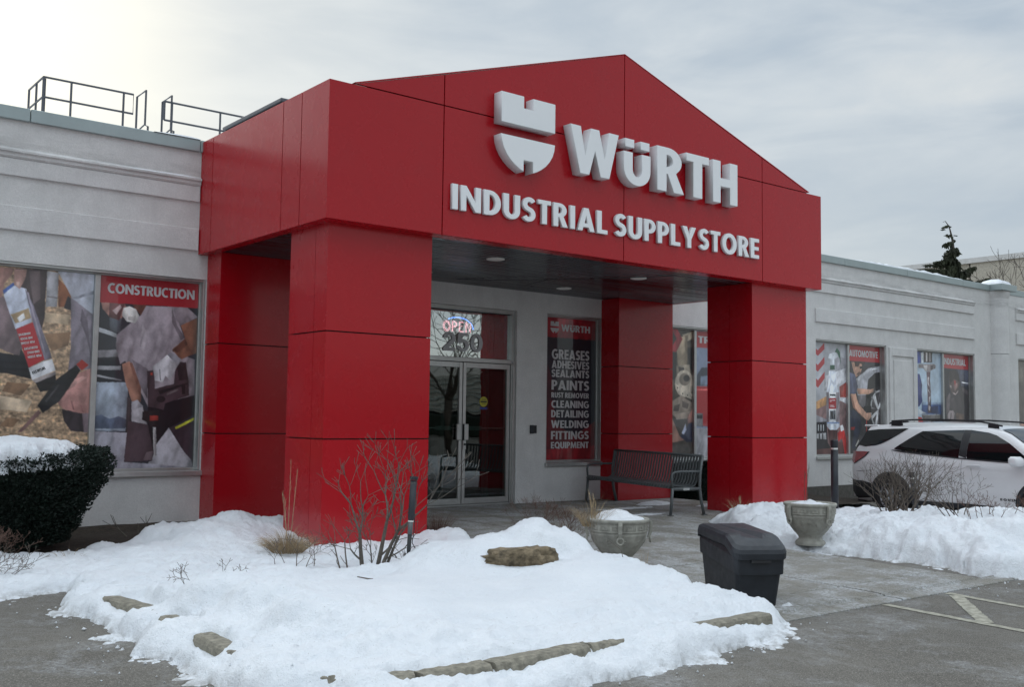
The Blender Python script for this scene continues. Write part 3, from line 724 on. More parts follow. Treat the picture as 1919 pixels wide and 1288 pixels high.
  ((120, 140, 165),[(0.296,0.5),(1.024,0.501),(1.023,0.517),(0.323,0.531)]),
  ((28, 40, 78),[(0.61,0.544),(0.874,0.534),(0.854,0.608),(0.606,0.609)]),
  ((170, 175, 182),[(0.179,0.57),(0.319,0.592),(0.49,0.614),(0.176,0.623)]),
  ((45, 35, 40),[(0.395,0.002),(0.694,-0.002),(0.688,0.1),(0.389,0.107)]),
  ((185, 180, 180),[(0.467,0.004),(0.531,0.002),(0.525,0.096),(0.462,0.097)]),
  ((150, 140, 140),[(0.583,0.001),(0.641,-0),(0.636,0.093),(0.578,0.095)]),
  ((122, 112, 114),[(0.203,0.128),(0.766,0.114),(0.815,0.128),(0.802,0.158),(0.66,0.178),(0.601,0.194),(0.442,0.194),(0.372,0.165),(0.201,0.164)]),
  ((190, 186, 186),[(0.373,0.134),(0.517,0.131),(0.5,0.189),(0.442,0.19),(0.386,0.161)]),
  ((60, 52, 56),[(0.634,0.132),(0.721,0.13),(0.704,0.17),(0.631,0.175)]),
  ((82, 62, 70),[(0.479,0.197),(0.624,0.195),(0.602,0.28),(0.625,0.389),(0.621,0.605),(0.519,0.61),(0.501,0.313)]),
  ((175, 168, 170),[(0.516,0.251),(0.574,0.25),(0.551,0.297),(0.591,0.358),(0.513,0.313)]),
  ((165, 158, 160),[(0.51,0.359),(0.617,0.42),(0.571,0.467),(0.617,0.42),(0.526,0.39)]),
  ((165, 158, 160),[(0.557,0.451),(0.616,0.435),(0.614,0.466),(0.538,0.529)]),
  ((150, 142, 146),[(0.538,0.529),(0.61,0.544),(0.578,0.59),(0.536,0.575)]),
  ((84, 80, 80),[(0.289,0.63),(0.957,0.623),(1.011,0.708),(0.997,0.93),(0.344,0.928),(0.356,0.71)]),
  ((120, 116, 116),[(0.289,0.627),(0.957,0.619),(0.971,0.63),(0.303,0.638)]),
  ((60, 56, 58),[(0.358,0.668),(0.984,0.661),(0.998,0.677),(0.366,0.684)]),
  ((178, 42, 42),[(0.146,0.646),(0.288,0.653),(0.356,0.71),(0.344,0.928),(0.131,0.927)]),
  ((30, 30, 34),[(0.957,0.619),(1.107,0.61),(1.087,0.931),(0.997,0.93)]),
 ]),
 'industrial': ((38, 41, 52), [
  ((62, 66, 84),[(0.577,0.151),(1.081,0.149),(1.07,0.303),(0.721,0.325)]),
  ((24, 24, 30),[(-0.002,0.162),(0.285,0.161),(0.198,0.333),(0.13,0.46),(-0.02,0.461)]),
  ((46, 41, 45),[(0.131,0.444),(0.317,0.378),(0.563,0.367),(0.753,0.32),(1.065,0.368),(1.025,0.934),(0.04,0.931),(0.117,0.657)]),
  ((86, 76, 80),[(0.145,0.46),(0.27,0.395),(0.314,0.426),(0.243,0.585),(0.135,0.617)]),
  ((70, 62, 66),[(0.752,0.332),(0.97,0.37),(0.982,0.418),(0.749,0.373)]),
  ((66, 58, 62),[(0.312,0.458),(0.435,0.441),(0.546,0.615),(0.484,0.623)]),
  ((84, 68, 66),[(0.262,0.181),(0.454,0.152),(0.621,0.198),(0.655,0.294),(0.61,0.359),(0.468,0.412),(0.346,0.394),(0.258,0.34)]),
  ((40, 33, 34),[(0.262,0.181),(0.454,0.152),(0.621,0.198),(0.647,0.278),(0.448,0.249),(0.322,0.299),(0.263,0.268)]),
  ((150, 138, 135),[(0.275,0.316),(0.351,0.322),(0.343,0.35),(0.289,0.339)]),
  ((130, 100, 96),[(0.413,0.313),(0.568,0.287),(0.597,0.327),(0.47,0.376)]),
  ((170, 150, 148),[(0.377,0.386),(0.499,0.404),(0.594,0.367),(0.609,0.375),(0.498,0.416),(0.391,0.405)]),
  ((140, 50, 48),[(0.431,0.265),(0.523,0.272),(0.473,0.328)]),
  ((118, 106, 108),[(0.18,0.617),(0.258,0.577),(0.395,0.576),(0.455,0.603),(0.388,0.687),(0.175,0.703)]),
  ((70, 62, 64),[(0.302,0.6),(0.333,0.6),(0.297,0.679),(0.267,0.679)]),
  ((215, 215, 220),[(0.725,0.275),(1.071,0.286),(1.07,0.297),(0.724,0.288)]),
  ((80, 60, 50),[(0.485,0.615),(0.548,0.599),(0.795,0.613),(0.821,0.693),(0.541,0.702)]),
  ((178, 38, 46),[(-0.022,0.001),(1.092,-0.002),(1.081,0.149),(-0.031,0.146)]),
 ]),
 'gearbox': ((70, 64, 56), [
  ((95, 88, 78),[(0.122,0.016),(0.584,0),(0.492,0.234),(0.125,0.243)]),
  ((112, 100, 84),[(0.445,0.235),(0.538,0.233),(0.61,0.478),(0.528,0.495)]),
  ((40, 38, 38),[(0.491,0.185),(0.656,0.189),(0.633,0.395),(0.563,0.397)]),
  ((170, 158, 134),[(0.774,0.044),(1.063,0.001),(1.063,0.052),(0.894,0.091)]),
  ((34, 34, 36),[(0.894,0.141),(1.064,0.136),(1.064,0.354),(0.918,0.29)]),
  ((150, 136, 112),[(0.66,0.172),(0.762,0.061),(0.889,0.04),(0.89,0.283),(0.68,0.287)]),
  ((110, 98, 80),[(0.833,0.051),(0.889,0.04),(0.89,0.283),(0.851,0.284)]),
  ((138, 36, 44),[(0.51,0.18),(0.655,0.077),(0.549,0.006),(0.673,0.002),(0.783,0.077),(0.644,0.185)]),
  ((140, 130, 112),[(0.656,0.288),(0.93,0.273),(0.967,0.356),(1.016,0.472),(0.657,0.395)]),
  ((60, 55, 50),[(0.692,0.295),(0.811,0.301),(0.847,0.342),(0.727,0.361)]),
  ((176, 166, 148),[(1.03,0.422),(1.014,0.464),(0.969,0.5),(0.902,0.524),(0.823,0.533),(0.745,0.526),(0.679,0.503),(0.635,0.469),(0.619,0.429),(0.634,0.387),(0.678,0.352),(0.744,0.327),(0.823,0.317),(0.901,0.324),(0.969,0.346),(1.014,0.381)]),
  ((120, 110, 96),[(0.948,0.39),(0.939,0.409),(0.913,0.426),(0.874,0.437),(0.828,0.442),(0.782,0.439),(0.744,0.429),(0.718,0.413),(0.709,0.394),(0.718,0.375),(0.743,0.358),(0.782,0.347),(0.827,0.342),(0.873,0.345),(0.912,0.355),(0.938,0.371)]),
  ((50, 46, 44),[(0.938,0.382),(0.933,0.392),(0.918,0.401),(0.897,0.407),(0.871,0.41),(0.845,0.408),(0.823,0.403),(0.809,0.394),(0.804,0.384),(0.809,0.374),(0.823,0.365),(0.845,0.359),(0.871,0.356),(0.896,0.358),(0.918,0.363),(0.933,0.372)]),
  ((188, 178, 160),[(0.633,0.428),(1.04,0.514),(1.045,0.556),(0.728,0.509)]),
  ((44, 40, 40),[(0.692,0.46),(0.692,0.463),(0.689,0.465),(0.685,0.467),(0.681,0.467),(0.676,0.467),(0.672,0.465),(0.67,0.463),(0.669,0.461),(0.67,0.458),(0.672,0.456),(0.676,0.454),(0.681,0.454),(0.685,0.454),(0.689,0.456),(0.692,0.458)]),
  ((44, 40, 40),[(0.799,0.504),(0.799,0.507),(0.796,0.509),(0.792,0.511),(0.788,0.511),(0.783,0.511),(0.779,0.509),(0.777,0.507),(0.776,0.505),(0.777,0.502),(0.779,0.5),(0.783,0.498),(0.788,0.498),(0.792,0.498),(0.796,0.5),(0.799,0.502)]),
  ((44, 40, 40),[(0.902,0.515),(0.901,0.518),(0.899,0.52),(0.895,0.522),(0.89,0.522),(0.886,0.522),(0.882,0.52),(0.879,0.518),(0.878,0.516),(0.879,0.513),(0.882,0.511),(0.886,0.51),(0.89,0.509),(0.895,0.509),(0.899,0.511),(0.901,0.513)]),
  ((44, 40, 40),[(1.004,0.531),(1.003,0.533),(1,0.536),(0.996,0.537),(0.992,0.538),(0.987,0.537),(0.983,0.536),(0.98,0.534),(0.98,0.531),(0.98,0.529),(0.983,0.526),(0.987,0.525),(0.992,0.524),(0.996,0.525),(1,0.526),(1.003,0.528)]),
  ((130, 118, 106),[(0.494,0.578),(0.752,0.521),(1.065,0.589),(0.944,0.689),(0.635,0.691),(0.495,0.643)]),
  ((70, 62, 58),[(0.611,0.601),(0.729,0.584),(0.705,0.641),(0.588,0.642)]),
  ((160, 146, 132),[(0.611,0.667),(0.944,0.64),(0.896,0.698),(0.658,0.707)]),
  ((96, 86, 80),[(0.776,0.558),(0.919,0.582),(0.896,0.623),(0.776,0.608)]),
  ((150, 105, 96),[(0.896,0.69),(0.992,0.623),(1.065,0.605),(1.065,0.722),(0.896,0.739)]),
  ((150, 112, 98),[(0.174,0.709),(0.553,0.687),(0.73,0.838),(0.849,0.863),(0.613,0.883),(0.176,0.878)]),
  ((36, 42, 62),[(0.742,0.838),(0.92,0.739),(1.065,0.714),(1.065,0.88),(0.873,0.88)]),
  ((170, 178, 200),[(0.765,0.814),(0.853,0.735),(0.872,0.789),(0.813,0.822)]),
 ]),
 'truck': ((128, 142, 168), [
  ((164, 38, 44),[(0.005,0.009),(1.521,-0.039),(1.519,0.122),(0.005,0.135)]),
  ((50, 58, 72),[(0.055,0.353),(0.156,0.292),(0.7,0.273),(0.699,0.436),(0.043,0.437)]),
  ((110, 126, 150),[(0.136,0.36),(0.7,0.341),(0.699,0.423),(0.131,0.432)]),
  ((168, 40, 46),[(0.005,0.442),(1.515,0.42),(1.512,0.761),(0.006,0.755)]),
  ((200, 90, 90),[(0.005,0.463),(0.699,0.453),(0.699,0.466),(0.005,0.476)]),
  ((110, 110, 112),[(0.043,0.655),(0.187,0.654),(0.187,0.763),(0.043,0.755)]),
  ((60, 60, 62),[(0.056,0.668),(0.177,0.667),(0.169,0.696),(0.056,0.697)]),
  ((150, 150, 155),[(0.043,0.772),(1.511,0.769),(1.507,1.156),(0.044,1.138)]),
 ]),
}

POSTER_DONE = {}
def paint(key, name, x0, x1, z0, z1, y, parent):
    bgc, polys = POSTERS[key]
    nx, nz = (190, 360) if key in ('adhesive', 'construction', 'cleaner', 'automotive') and not POSTER_DONE.get(key) else (110, 210)
    POSTER_DONE[key] = 1; ss = 2
    U, Vv = np.meshgrid((np.arange(nx * ss) + .5) / (nx * ss), (np.arange(nz * ss) + .5) / (nz * ss))
    img = np.zeros((nz * ss, nx * ss, 3)); img[:] = np.array(bgc) / 255
    seed = sum(map(ord, key))
    if key == 'adhesive':
        # wood strand board: short strands in all directions
        a = fbm(U * 26 + 3 * Vv, Vv * 90, seed, 4, .6); b = fbm(U * 60, Vv * 40 - U * 22, seed + 5, 3, .6)
        img *= (1 + 1.1 * a + .5 * b)[..., None]
        img += (np.clip(a - .12, 0, 1)[..., None]) * np.array([.3, .1, -.15])
    elif key in ('industrial', 'automotive', 'gearbox'):
        img *= (1 + .9 * fbm(U * 9, Vv * 16, seed, 4, .6))[..., None]
    else:
        img *= (1 + .45 * fbm(U * 5, Vv * 9, seed, 3, .6))[..., None]
    wx = .006 * fbm(U * 30, Vv * 60, seed + 9, 2); wz = .004 * fbm(U * 30 + 7, Vv * 60, seed + 19, 2)
    for k, (col, pts) in enumerate(polys):
        p = np.array(pts); red = col[0] > 150 and col[1] < 60 and len(pts) <= 6
        X = U + (0 if red else wx * .8); Z = Vv + (0 if red else wz * .8)
        ins = np.zeros(U.shape, bool); n = len(p)
        for i in range(n):
            xa, za = p[i]; xb, zb = p[(i + 1) % n]
            if za == zb: continue
            c = (za > Z) != (zb > Z)
            ins ^= c & (X < (xb - xa) * (Z - za) / (zb - za) + xa)
        if not ins.any(): continue
        u0, u1 = p[:, 0].min(), p[:, 0].max(); v0, v1 = p[:, 1].min(), p[:, 1].max()
        shade = 1.0
        if not red:
            big = (u1 - u0) > .12 or (v1 - v0) > .08
            amp = .34 if big else .18
            tu = (U - u0) / max(u1 - u0, .01); tv = (Vv - v0) / max(v1 - v0, .01)
            shade = 1 + amp * fbm(U * 10 + 3 * k, Vv * 14, seed + k, 4, .6) + .24 * (1 - 4 * (tu - .45) ** 2) - .15 * tv
            rd = np.abs(fbm(U * 7 + Vv * 5 + k, Vv * 6 - U * 3, seed + 40 + k, 3, .55))
            if big: shade = shade + .26 * (np.clip(rd * 5, 0, 1) - .65)
            shade = shade + .07 * fbm(U * 70, Vv * 120, seed + 31, 2)
        c = np.array(col) / 255
        img[ins] = (np.ones(U.shape)[..., None] * shade[..., None] * c)[ins] if not red else c
    def box(im, r):
        for ax in (0, 1):
            p_ = np.pad(im, [(r, r) if q == ax else (0, 0) for q in range(3)], 'edge'); cs = np.cumsum(p_, ax)
            cs = np.concatenate([np.zeros_like(np.take(cs, [0], ax)), cs], ax); n_ = im.shape[ax]
            im = (np.take(cs, np.arange(2 * r + 1, n_ + 2 * r + 1), ax) - np.take(cs, np.arange(n_), ax)) / (2 * r + 1)
        return im
    soft = box(img, 1)
    img = np.where((np.abs(soft - img).sum(-1) > .6)[..., None], img, soft)
    g_ = img.mean(-1, keepdims=True); img = g_ + (img - g_) * .88
    img = img * (1 + .10 * fbm(U * 120, Vv * 220, seed + 77, 2))[..., None]
    img = np.clip(img, .01, 1).reshape(nz, ss, nx, ss, 3).mean((1, 3))
    lin = np.where(img <= .04045, img / 12.92, ((img + .055) / 1.055) ** 2.4)
    lin = lin * PRINT_GAIN
    P = np.zeros((nz, nx, 3)); P[..., 0] = np.linspace(x0, x1, nx)[None]; P[..., 1] = y; P[..., 2] = np.linspace(z1, z0, nz)[:, None]
    me = bpy.data.meshes.new(name)
    idx = np.arange(nz * nx).reshape(nz, nx)
    q = np.stack([idx[:-1, :-1], idx[1:, :-1], idx[1:, 1:], idx[:-1, 1:]], -1).reshape(-1, 4)
    me.vertices.add(nz * nx); me.vertices.foreach_set('co', P.ravel())
    me.loops.add(q.size); me.loops.foreach_set('vertex_index', q.ravel())
    me.polygons.add(len(q)); me.polygons.foreach_set('loop_start', np.arange(0, q.size, 4)); me.polygons.foreach_set('loop_total', np.full(len(q), 4))
    me.update()
    at = me.color_attributes.new('ink', 'FLOAT_COLOR', 'POINT')
    at.data.foreach_set('color', np.concatenate([lin, np.ones((nz, nx, 1))], -1).ravel())
    return link(name, me, 'print', parent)
PRINT_GAIN = 1.22

# ------------------------------------------------------------------ ground
def grid_sheet(name, xs, ys, zf, mat, smooth=True):
    Xg, Yg = np.meshgrid(xs, ys, indexing='ij'); Zg = zf(Xg, Yg)
    me = bpy.data.meshes.new(name)
    n, m = Xg.shape; idx = np.arange(n * m).reshape(n, m)
    q = np.stack([idx[:-1, :-1], idx[1:, :-1], idx[1:, 1:], idx[:-1, 1:]], -1).reshape(-1, 4)
    co = np.stack([Xg, Yg, Zg], -1)
    me.vertices.add(n * m); me.vertices.foreach_set('co', co.ravel())
    me.loops.add(q.size); me.loops.foreach_set('vertex_index', q.ravel())
    me.polygons.add(len(q)); me.polygons.foreach_set('loop_start', np.arange(0, q.size, 4)); me.polygons.foreach_set('loop_total', np.full(len(q), 4))
    me.update()
    return link(name, me, mat, None, smooth)
xs = np.concatenate([[-900, -200, -60, -20], np.arange(-8, 24.1, .1), [40, 90, 250, 900]])
ys = np.concatenate([[-900, -200, -70, -25], np.arange(-9, 4.01, .1), [12, 60, 250, 900]])
tags(grid_sheet('parking_lot', xs, ys, lotz, 'asphalt'), kind='structure')

# walkway of concrete slabs (joints open between them)
walk = root('walkway', (3, -2, 0), kind='structure')
slabs = []
# x0..x1 per slab, y0..y1; outer row tapers with the kerb ramp
ycuts = [-3.9, -2.4, -.85, .72, 2.0, D + .12]
xcuts = [1.35, 2.92, 4.50]
for j in range(len(ycuts) - 1):
    for i in range(2):
        slabs.append((xcuts[i], xcuts[i + 1], ycuts[j], ycuts[j + 1]))
for j in range(2, len(ycuts) - 1):
    slabs.append((4.50, 6.3, ycuts[j], ycuts[j + 1])); 
    slabs.append((6.3, 8.2, ycuts[j], ycuts[j + 1]))
for j in range(2, len(ycuts) - 1): slabs.append((-.1 if j > 2 else 1.0, 1.35, ycuts[j], ycuts[j + 1]))
g = .015
def slab_z(x, y): return 0.0
for k, (a, b, c, d) in enumerate(slabs):
    dz = random.uniform(-.004, .003)
    build('slab', MB().bbox(a + g, b - g, c + g, d - g, -.2, dz, .008).slope(), 'concrete', walk)
# front slabs ramp down to the gutter
for a, b in ((1.35, 2.92), (2.92, 4.5)):
    m = MB(); e = .006
    vs = []
    xx = np.linspace(a + g, b - g, 2)
    prof = [(-3.9 - g, -.092), (-4.18, -.098), (-4.275, -.102), (-4.285, -.112), (-4.285, -.2), (-3.9 - g, -.2)]
    m.prism_x(prof, a + g, b - g)
    build('slab', m, 'concrete', walk)
gut = root('gutter', (3, -4.45, -.12), kind='structure')
for a, b in ((1.0, 2.9), (2.9, 4.8), (4.8, 6.7)):
    m = MB(); m.prism_x([(-4.312, -.100), (-4.325, -.112), (-4.48, -.114), (-4.49, -.122), (-4.49, -.2), (-4.312, -.2)], a + g, b - g)
    build('gutter_stone', m, 'concrete', gut)

# painted lines of the access aisle
def line(name, pts, wd, label):
    a, b = Vector(pts[0]), Vector(pts[1]); d = (b - a).normalized(); n = Vector((-d.y, d.x)) * wd / 2
    m = MB(); k = 90; vs = []
    for i in range(k + 1):
        p = a + (b - a) * i / k
        w1 = 1 + random.uniform(-.12, .12); w2 = 1 + random.uniform(-.12, .12)
        for q in (p + n * w1, p - n * w2): vs.append((q.x, q.y, float(lotz(np.array(q.x), np.array(q.y))) + .0045))
    m.add(vs, [(2 * i, 2 * i + 1, 2 * i + 3, 2 * i + 2) for i in range(k)])
    return tags(build(name, m, 'paint'), kind='structure')
line('painted_line', ((2.61, -4.51), (2.30, -7.4)), .085, '')
line('painted_line', ((3.56, -4.51), (3.10, -7.4)), .085, '')
line('painted_line', ((3.50, -4.62), (2.56, -5.35)), .11, '')
line('painted_line', ((3.22, -6.1), (2.38, -6.8)), .11, '')

# ------------------------------------------------------------------ kerb stones round the planting bed
kerb_spans = [(-2.40, y) for y in ()]
def kerb(path_pts, z0s=-.16, top=0.0, wd=.15):
    """rounded precast stones laid end to end along a path"""
    for (a, b) in zip(path_pts[:-1], path_pts[1:]):
        a = Vector(a); b = Vector(b); d = b - a; L = d.length; d.normalize(); n = Vector((-d.y, d.x))
        r = root('curb_stone', (a.x, a.y, z0s), kind=None)
        C.objects.unlink(r); bpy.data.objects.remove(r)
        prof = [(-wd / 2, z0s), (-wd / 2 + .004, top - .03), (-wd / 2 + .012, top - .010), (-wd / 2 + .028, top), (wd / 2 - .028, top), (wd / 2 - .008, top - .008), (wd / 2, top - .03), (wd / 2, z0s)]
        m = MB(); k = 14; vs = []
        for i in range(k + 1):
            p = a + d * (.012 + (L - .024) * i / k)
            for (o, z) in prof:
                j = random.uniform(-.003, .003); vs.append((p.x + n.x * (o + j), p.y + n.y * (o + j), z + random.uniform(-.004, .004)))
        q = len(prof)
        m.add(vs, [(i * q + c, i * q + c + 1, (i + 1) * q + c + 1, (i + 1) * q + c) for i in range(k) for c in range(q - 1)] + [tuple(range(q)), tuple(k * q + c for c in range(q))[::-1]])
        build('curb_stone', m, 'curb', kerb_root)
kerb_root = root('curb', (-.5, -4.6, -.13), kind='structure')
cpath = [(-2.46, -1.38), (-2.36, -2.12), (-2.39, -2.86), (-2.42, -3.55), (-2.40, -4.1), (-2.22, -4.45), (-1.9, -4.62), (-1.46, -4.64), (-.72, -4.60), (.05, -4.60), (.98, -4.60)]
kerb(cpath)

# ------------------------------------------------------------------ store building
bl = root('store_building', (8, D, -.3), label='long low white stucco building with printed window pictures behind the red porch', cat='building')
openings = [(-5.08, -2.51, .60, 2.98), (-2.448, .124, .60, 2.98), (3.215, 5.128, -.02, 2.968), (5.735, 6.965, .60, 2.98), (8.06, 10.66, .60, 2.98),
            (12.878, 15.446, .60, 2.98), (16.70, 19.27, .60, 2.98), (21.474, 24.04, .60, 2.98), (25.3, 27.87, .60, 2.98)]
X0, X1 = -16.0, 46.0
WB = -.6
m = MB()
xcut = sorted({X0, X1} | {v for o in openings for v in o[:2]})
for a, b in zip(xcut[:-1], xcut[1:]):
    op = [o for o in openings if abs(o[0] - a) < 1e-6]
    if op:
        z0, z1 = op[0][2:4]
        m.add([(a, D, WB), (b, D, WB), (b, D, z0), (a, D, z0)], [(0, 1, 2, 3)])
        m.add([(a, D, z1), (b, D, z1), (b, D, 4.60), (a, D, 4.60)], [(0, 1, 2, 3)])
        for (p, q, s, t) in ((a, z0, a, z1), (b, z0, b, z1), (a, z0, b, z0), (a, z1, b, z1)):
            m.add([(p, D, q), (s, D, t), (s, D + .32, t), (p, D + .32, q)], [(0, 1, 2, 3)])
    else:
        m.add([(a, D, WB), (b, D, WB), (b, D, 4.60), (a, D, 4.60)], [(0, 1, 2, 3)])
wall = build('wall', m, 'stucco', bl, fix=False)
build('foundation', MB().box(X0, 3.10, D - .03, D + .02, WB, -.035).box(8.3, X1, D - .03, D + .02, WB, .02), 'foundation', bl)
# back volume so that the building is a solid block
build('rear_wall', MB().box(X0, X1, D + 8, D + 8.3, WB, 4.55).box(X0, X0 + .3, D + .33, D + 8, WB, 4.55).box(X1 - .3, X1, D + .33, D + 8, WB, 4.55), 'stucco', bl)
build('roof', MB().box(X0, X1, D + .02, D + 8, 4.30, 4.36), 'roof_snow', bl)
# parapet coping in lengths
seams = [X0, -8.4, -2.017, -.004] + [8.33] + [11.45, 13.86, 16.26, 18.70]
cl_ = [(X0, -8.4), (-8.4, -5.2), (-5.2, -2.017), (-2.017, -.03), (-.03, 4.1), (4.1, 8.35), (8.35, 11.45), (11.45, 13.86), (13.86, 16.26), (16.26, 18.70), (18.70, 20.0)]
for a, b in cl_:
    build('coping', MB().bbox(a + .004, b - .004, D - .045, D + .32, ZCB, ZC, .006), 'coping', bl)
for a, b in ((20.78, 23.2), (23.2, 25.7), (25.7, 28.2), (28.2, X1)):
    build('coping', MB().bbox(a + .004, b - .004, D - .015, D + .32, ZCB - .01, ZC - .01, .006), 'coping', bl)
build('coping', MB().bbox(20.004, 20.776, D - .34, D + .32, ZCB + .005, ZC + .012, .006), 'coping', bl)
# half round pilaster / downspout casing
m = MB(); pr = arc(20.39, D, .31, .26, 180, 360, 14)
m.add([(x, y, z) for z in (WB, 3.02) for x, y in pr], [(i, i + 1, i + 16, i + 15) for i in range(14)])
m.add([(x, y, z) for z in (3.03, 4.40) for x, y in pr], [(i, i + 1, i + 16, i + 15) for i in range(14)])
pr2 = arc(20.39, D, .36, .31, 180, 360, 14)
m.add([(x, y, 4.40) for x, y in pr] + [(x, y, 4.52) for x, y in pr2] + [(x, y, 4.575) for x, y in pr2], [(i, i + 1, i + 16, i + 15) for i in range(14)] + [(i + 15, i + 16, i + 31, i + 30) for i in range(14)])
build('pilaster', m, 'stucco_trim', bl, smooth=True, fix=False)
for a, b in ((X0, -.01), (8.34 + .05, 19.245), (21.37, 33.0)):
    bl2 = a if a > 9 or a < 0 else 9.0
    build('cornice_ledge', MB().prism_x([(D, 4.265), (D - .075, 4.225), (D - .075, 4.205), (D - .05, 4.190), (D - .05, 4.160), (D - .03, 4.139), (D, 4.139)], a, b), 'stucco_trim', bl)
    build('relief_band', MB().bbox(a, b, D - .032, D + .01, 3.942, 4.139 - .003, .006), 'stucco_trim', bl)
    build('relief_band', MB().bbox(a if a != 8.39 else 12.853, b, D - .035, D + .01, 3.330, 3.604, .006), 'stucco_trim', bl)
# raised panel between the two right windows
m = MB()
m.bbox(15.53, 15.64, D - .03, D + .01, -.2, 2.95, .005).bbox(16.51, 16.62, D - .03, D + .01, -.2, 2.95, .005).bbox(15.643, 16.507, D - .03, D + .01, 2.77, 2.95, .005)
build('relief_frame', m, 'stucco_trim', bl)
m = MB(); m.bbox(15.72, 16.43, D - .018, D + .01, -.2, 2.68, .005); build('relief_panel', m, 'stucco_trim', bl)
# snow that lies on ledges
def ledge_snow(x0, x1, y0, y1, z, h, n=60):
    m = MB(); P = np.zeros((n, 6, 3))
    for i in range(n):
        x = x0 + (x1 - x0) * i / (n - 1); e = math.sin(math.pi * min(1, max(0, i / (n - 1)))) ** .4
        hh = h * e * (.6 + .8 * float(vnoise(np.array(x * 7.1), np.array(2.3), 5)))
        for j, (ty, tz) in enumerate(((0, 0), (.03, .6), (.25, .95), (.6, 1), (.92, .8), (1, 0))):
            P[i, j] = (x, y0 + (y1 - y0) * ty, z + hh * tz)
    return m.quadgrid(P)
build('ledge_snow', ledge_snow(-.95, -.03, D - .07, D + .02, 4.222, .03), 'snow', bl, True)
build('ledge_snow', ledge_snow(-.62, -.03, D - .06, D + .3, ZC, .03), 'snow', bl, True)
build('ledge_snow', ledge_snow(14.2, 18.9, D + .0, D + .32, ZC, .07, 120), 'snow', bl, True)
build('ledge_snow', ledge_snow(20.05, 20.7, D - .26, D + .3, ZC + .01, .13, 30), 'snow', bl, True)

def window(x0, x1, z0, z1, prints, words=(), rev=REV, mull=True):
    """aluminium window set in its recess; prints: [(key, name)] left to right"""
    y = D + rev
    fw = .045
    m = MB()
    m.bbox(x0, x1, y - .035, y + .05, z1 - fw, z1, .003).bbox(x0, x1, y - .035, y + .05, z0, z0 + fw, .003)
    m.bbox(x0, x0 + fw, y - .033, y + .05, z0 + fw + .001, z1 - fw - .001, .003).bbox(x1 - fw, x1, y - .033, y + .05, z0 + fw + .001, z1 - fw - .001, .003)
    w = build('window', m, 'alu', bl)
    # sill
    build('sill', MB().bbox(x0 - .02, x1 + .02, D - .045, y - .036, z0 - .05, z0 + .012, .006), 'alu', w)
    e = .05
    # outer trim step
    t = MB().bbox(x0 + .002, x0 + .03, D + .02, y - .036, z0 + .014, z1 - .002, .003).bbox(x1 - .03, x1 - .002, D + .02, y - .036, z0 + .014, z1 - .002, .003).bbox(x0 + .031, x1 - .031, D + .02, y - .036, z1 - .03, z1 - .002, .003)
    build('trim', t, 'alu', w)
    n = 2 if mull else 1
    xm = (x0 + x1) / 2
    if mull:
        build('mullion', MB().bbox(xm - .032, xm + .032, y - .05, y + .05, z0 + fw + .002, z1 - fw - .002, .004), 'alu', w)
        spans = [(x0 + fw, xm - .031), (xm + .031, x1 - fw)]
    else:
        spans = [(x0 + fw, x1 - fw)]
    for (a, b), key in zip(spans, prints):
        if key:
            paint(key, 'window_picture', a + .001, b - .001, z0 + fw + .001, z1 - fw - .001, y, w)
    return w, spans
wleft = window(*openings[0], (None, None))
for a, b in wleft[1]:
    build('pane', MB().box(a, b, D + REV, D + REV + .006, .645, 2.93), 'car_glass', wleft[0])
w1, sp1 = window(*openings[1], ('adhesive', 'construction'))
yt = D + REV - .002
word_print('CONSTRUCTION', -1.035, .03, 2.733, .118, yt, 'print_white', w1, gap=.05)
# the upside down words on the adhesive can
def tilt(px, pz, ang): return Matrix.Translation((px, yt, pz)) @ Matrix.Rotation(R(90), 4, 'X') @ Matrix.Rotation(R(ang), 4, 'Z')
for i, t in enumerate(('PUR STEIN', 'UND HOLZ', 'KLEBSTOFF', 'PUR STONE', 'AND WOOD', 'ADHESIVE')):
    px, pz = -1.745 - .0225 * i - (.012 if i > 2 else 0), 1.965 + .046 * i + (.014 if i > 2 else 0)
    loops = [lp for _, ls in layout(t, 0, .026 * len(t) * .62, 0, .026, .08) for lp in ls]
    me = curve_mesh('printed_word', loops, .0008); me.transform(tilt(px, pz, 192)); link('printed_word', me, 'print_white', w1)
loops = [lp for _, ls in layout('WuRTH', 0, .15, 0, .032, .07) for lp in ls]
me = curve_mesh('printed_word', loops, .0008); me.transform(tilt(-1.70, 1.825, 205)); link('printed_word', me, 'alu_dark', w1)
w2, sp2 = window(*openings[4], ('gearbox', 'truck'))
word_print('TR', 9.48, 9.82, 2.715, .13, yt, 'print_white', w2, gap=.05)
w3, sp3 = window(*openings[5], ('cleaner', 'automotive'))
word_print('AUTOMOTIVE', 14.255, 15.33, 2.700, .142, yt, 'print_white', w3, gap=.05)
w4, sp4 = window(*openings[6], ('drill_press', 'industrial'))
word_print('INDUSTRIAL', 18.08, 19.10, 2.690, .155, yt, 'print_white', w4, gap=.05)
w5, sp5 = window(*openings[7], ('gearbox', 'industrial'))
w6, sp6 = window(*openings[8], ('drill_press', 'truck'))

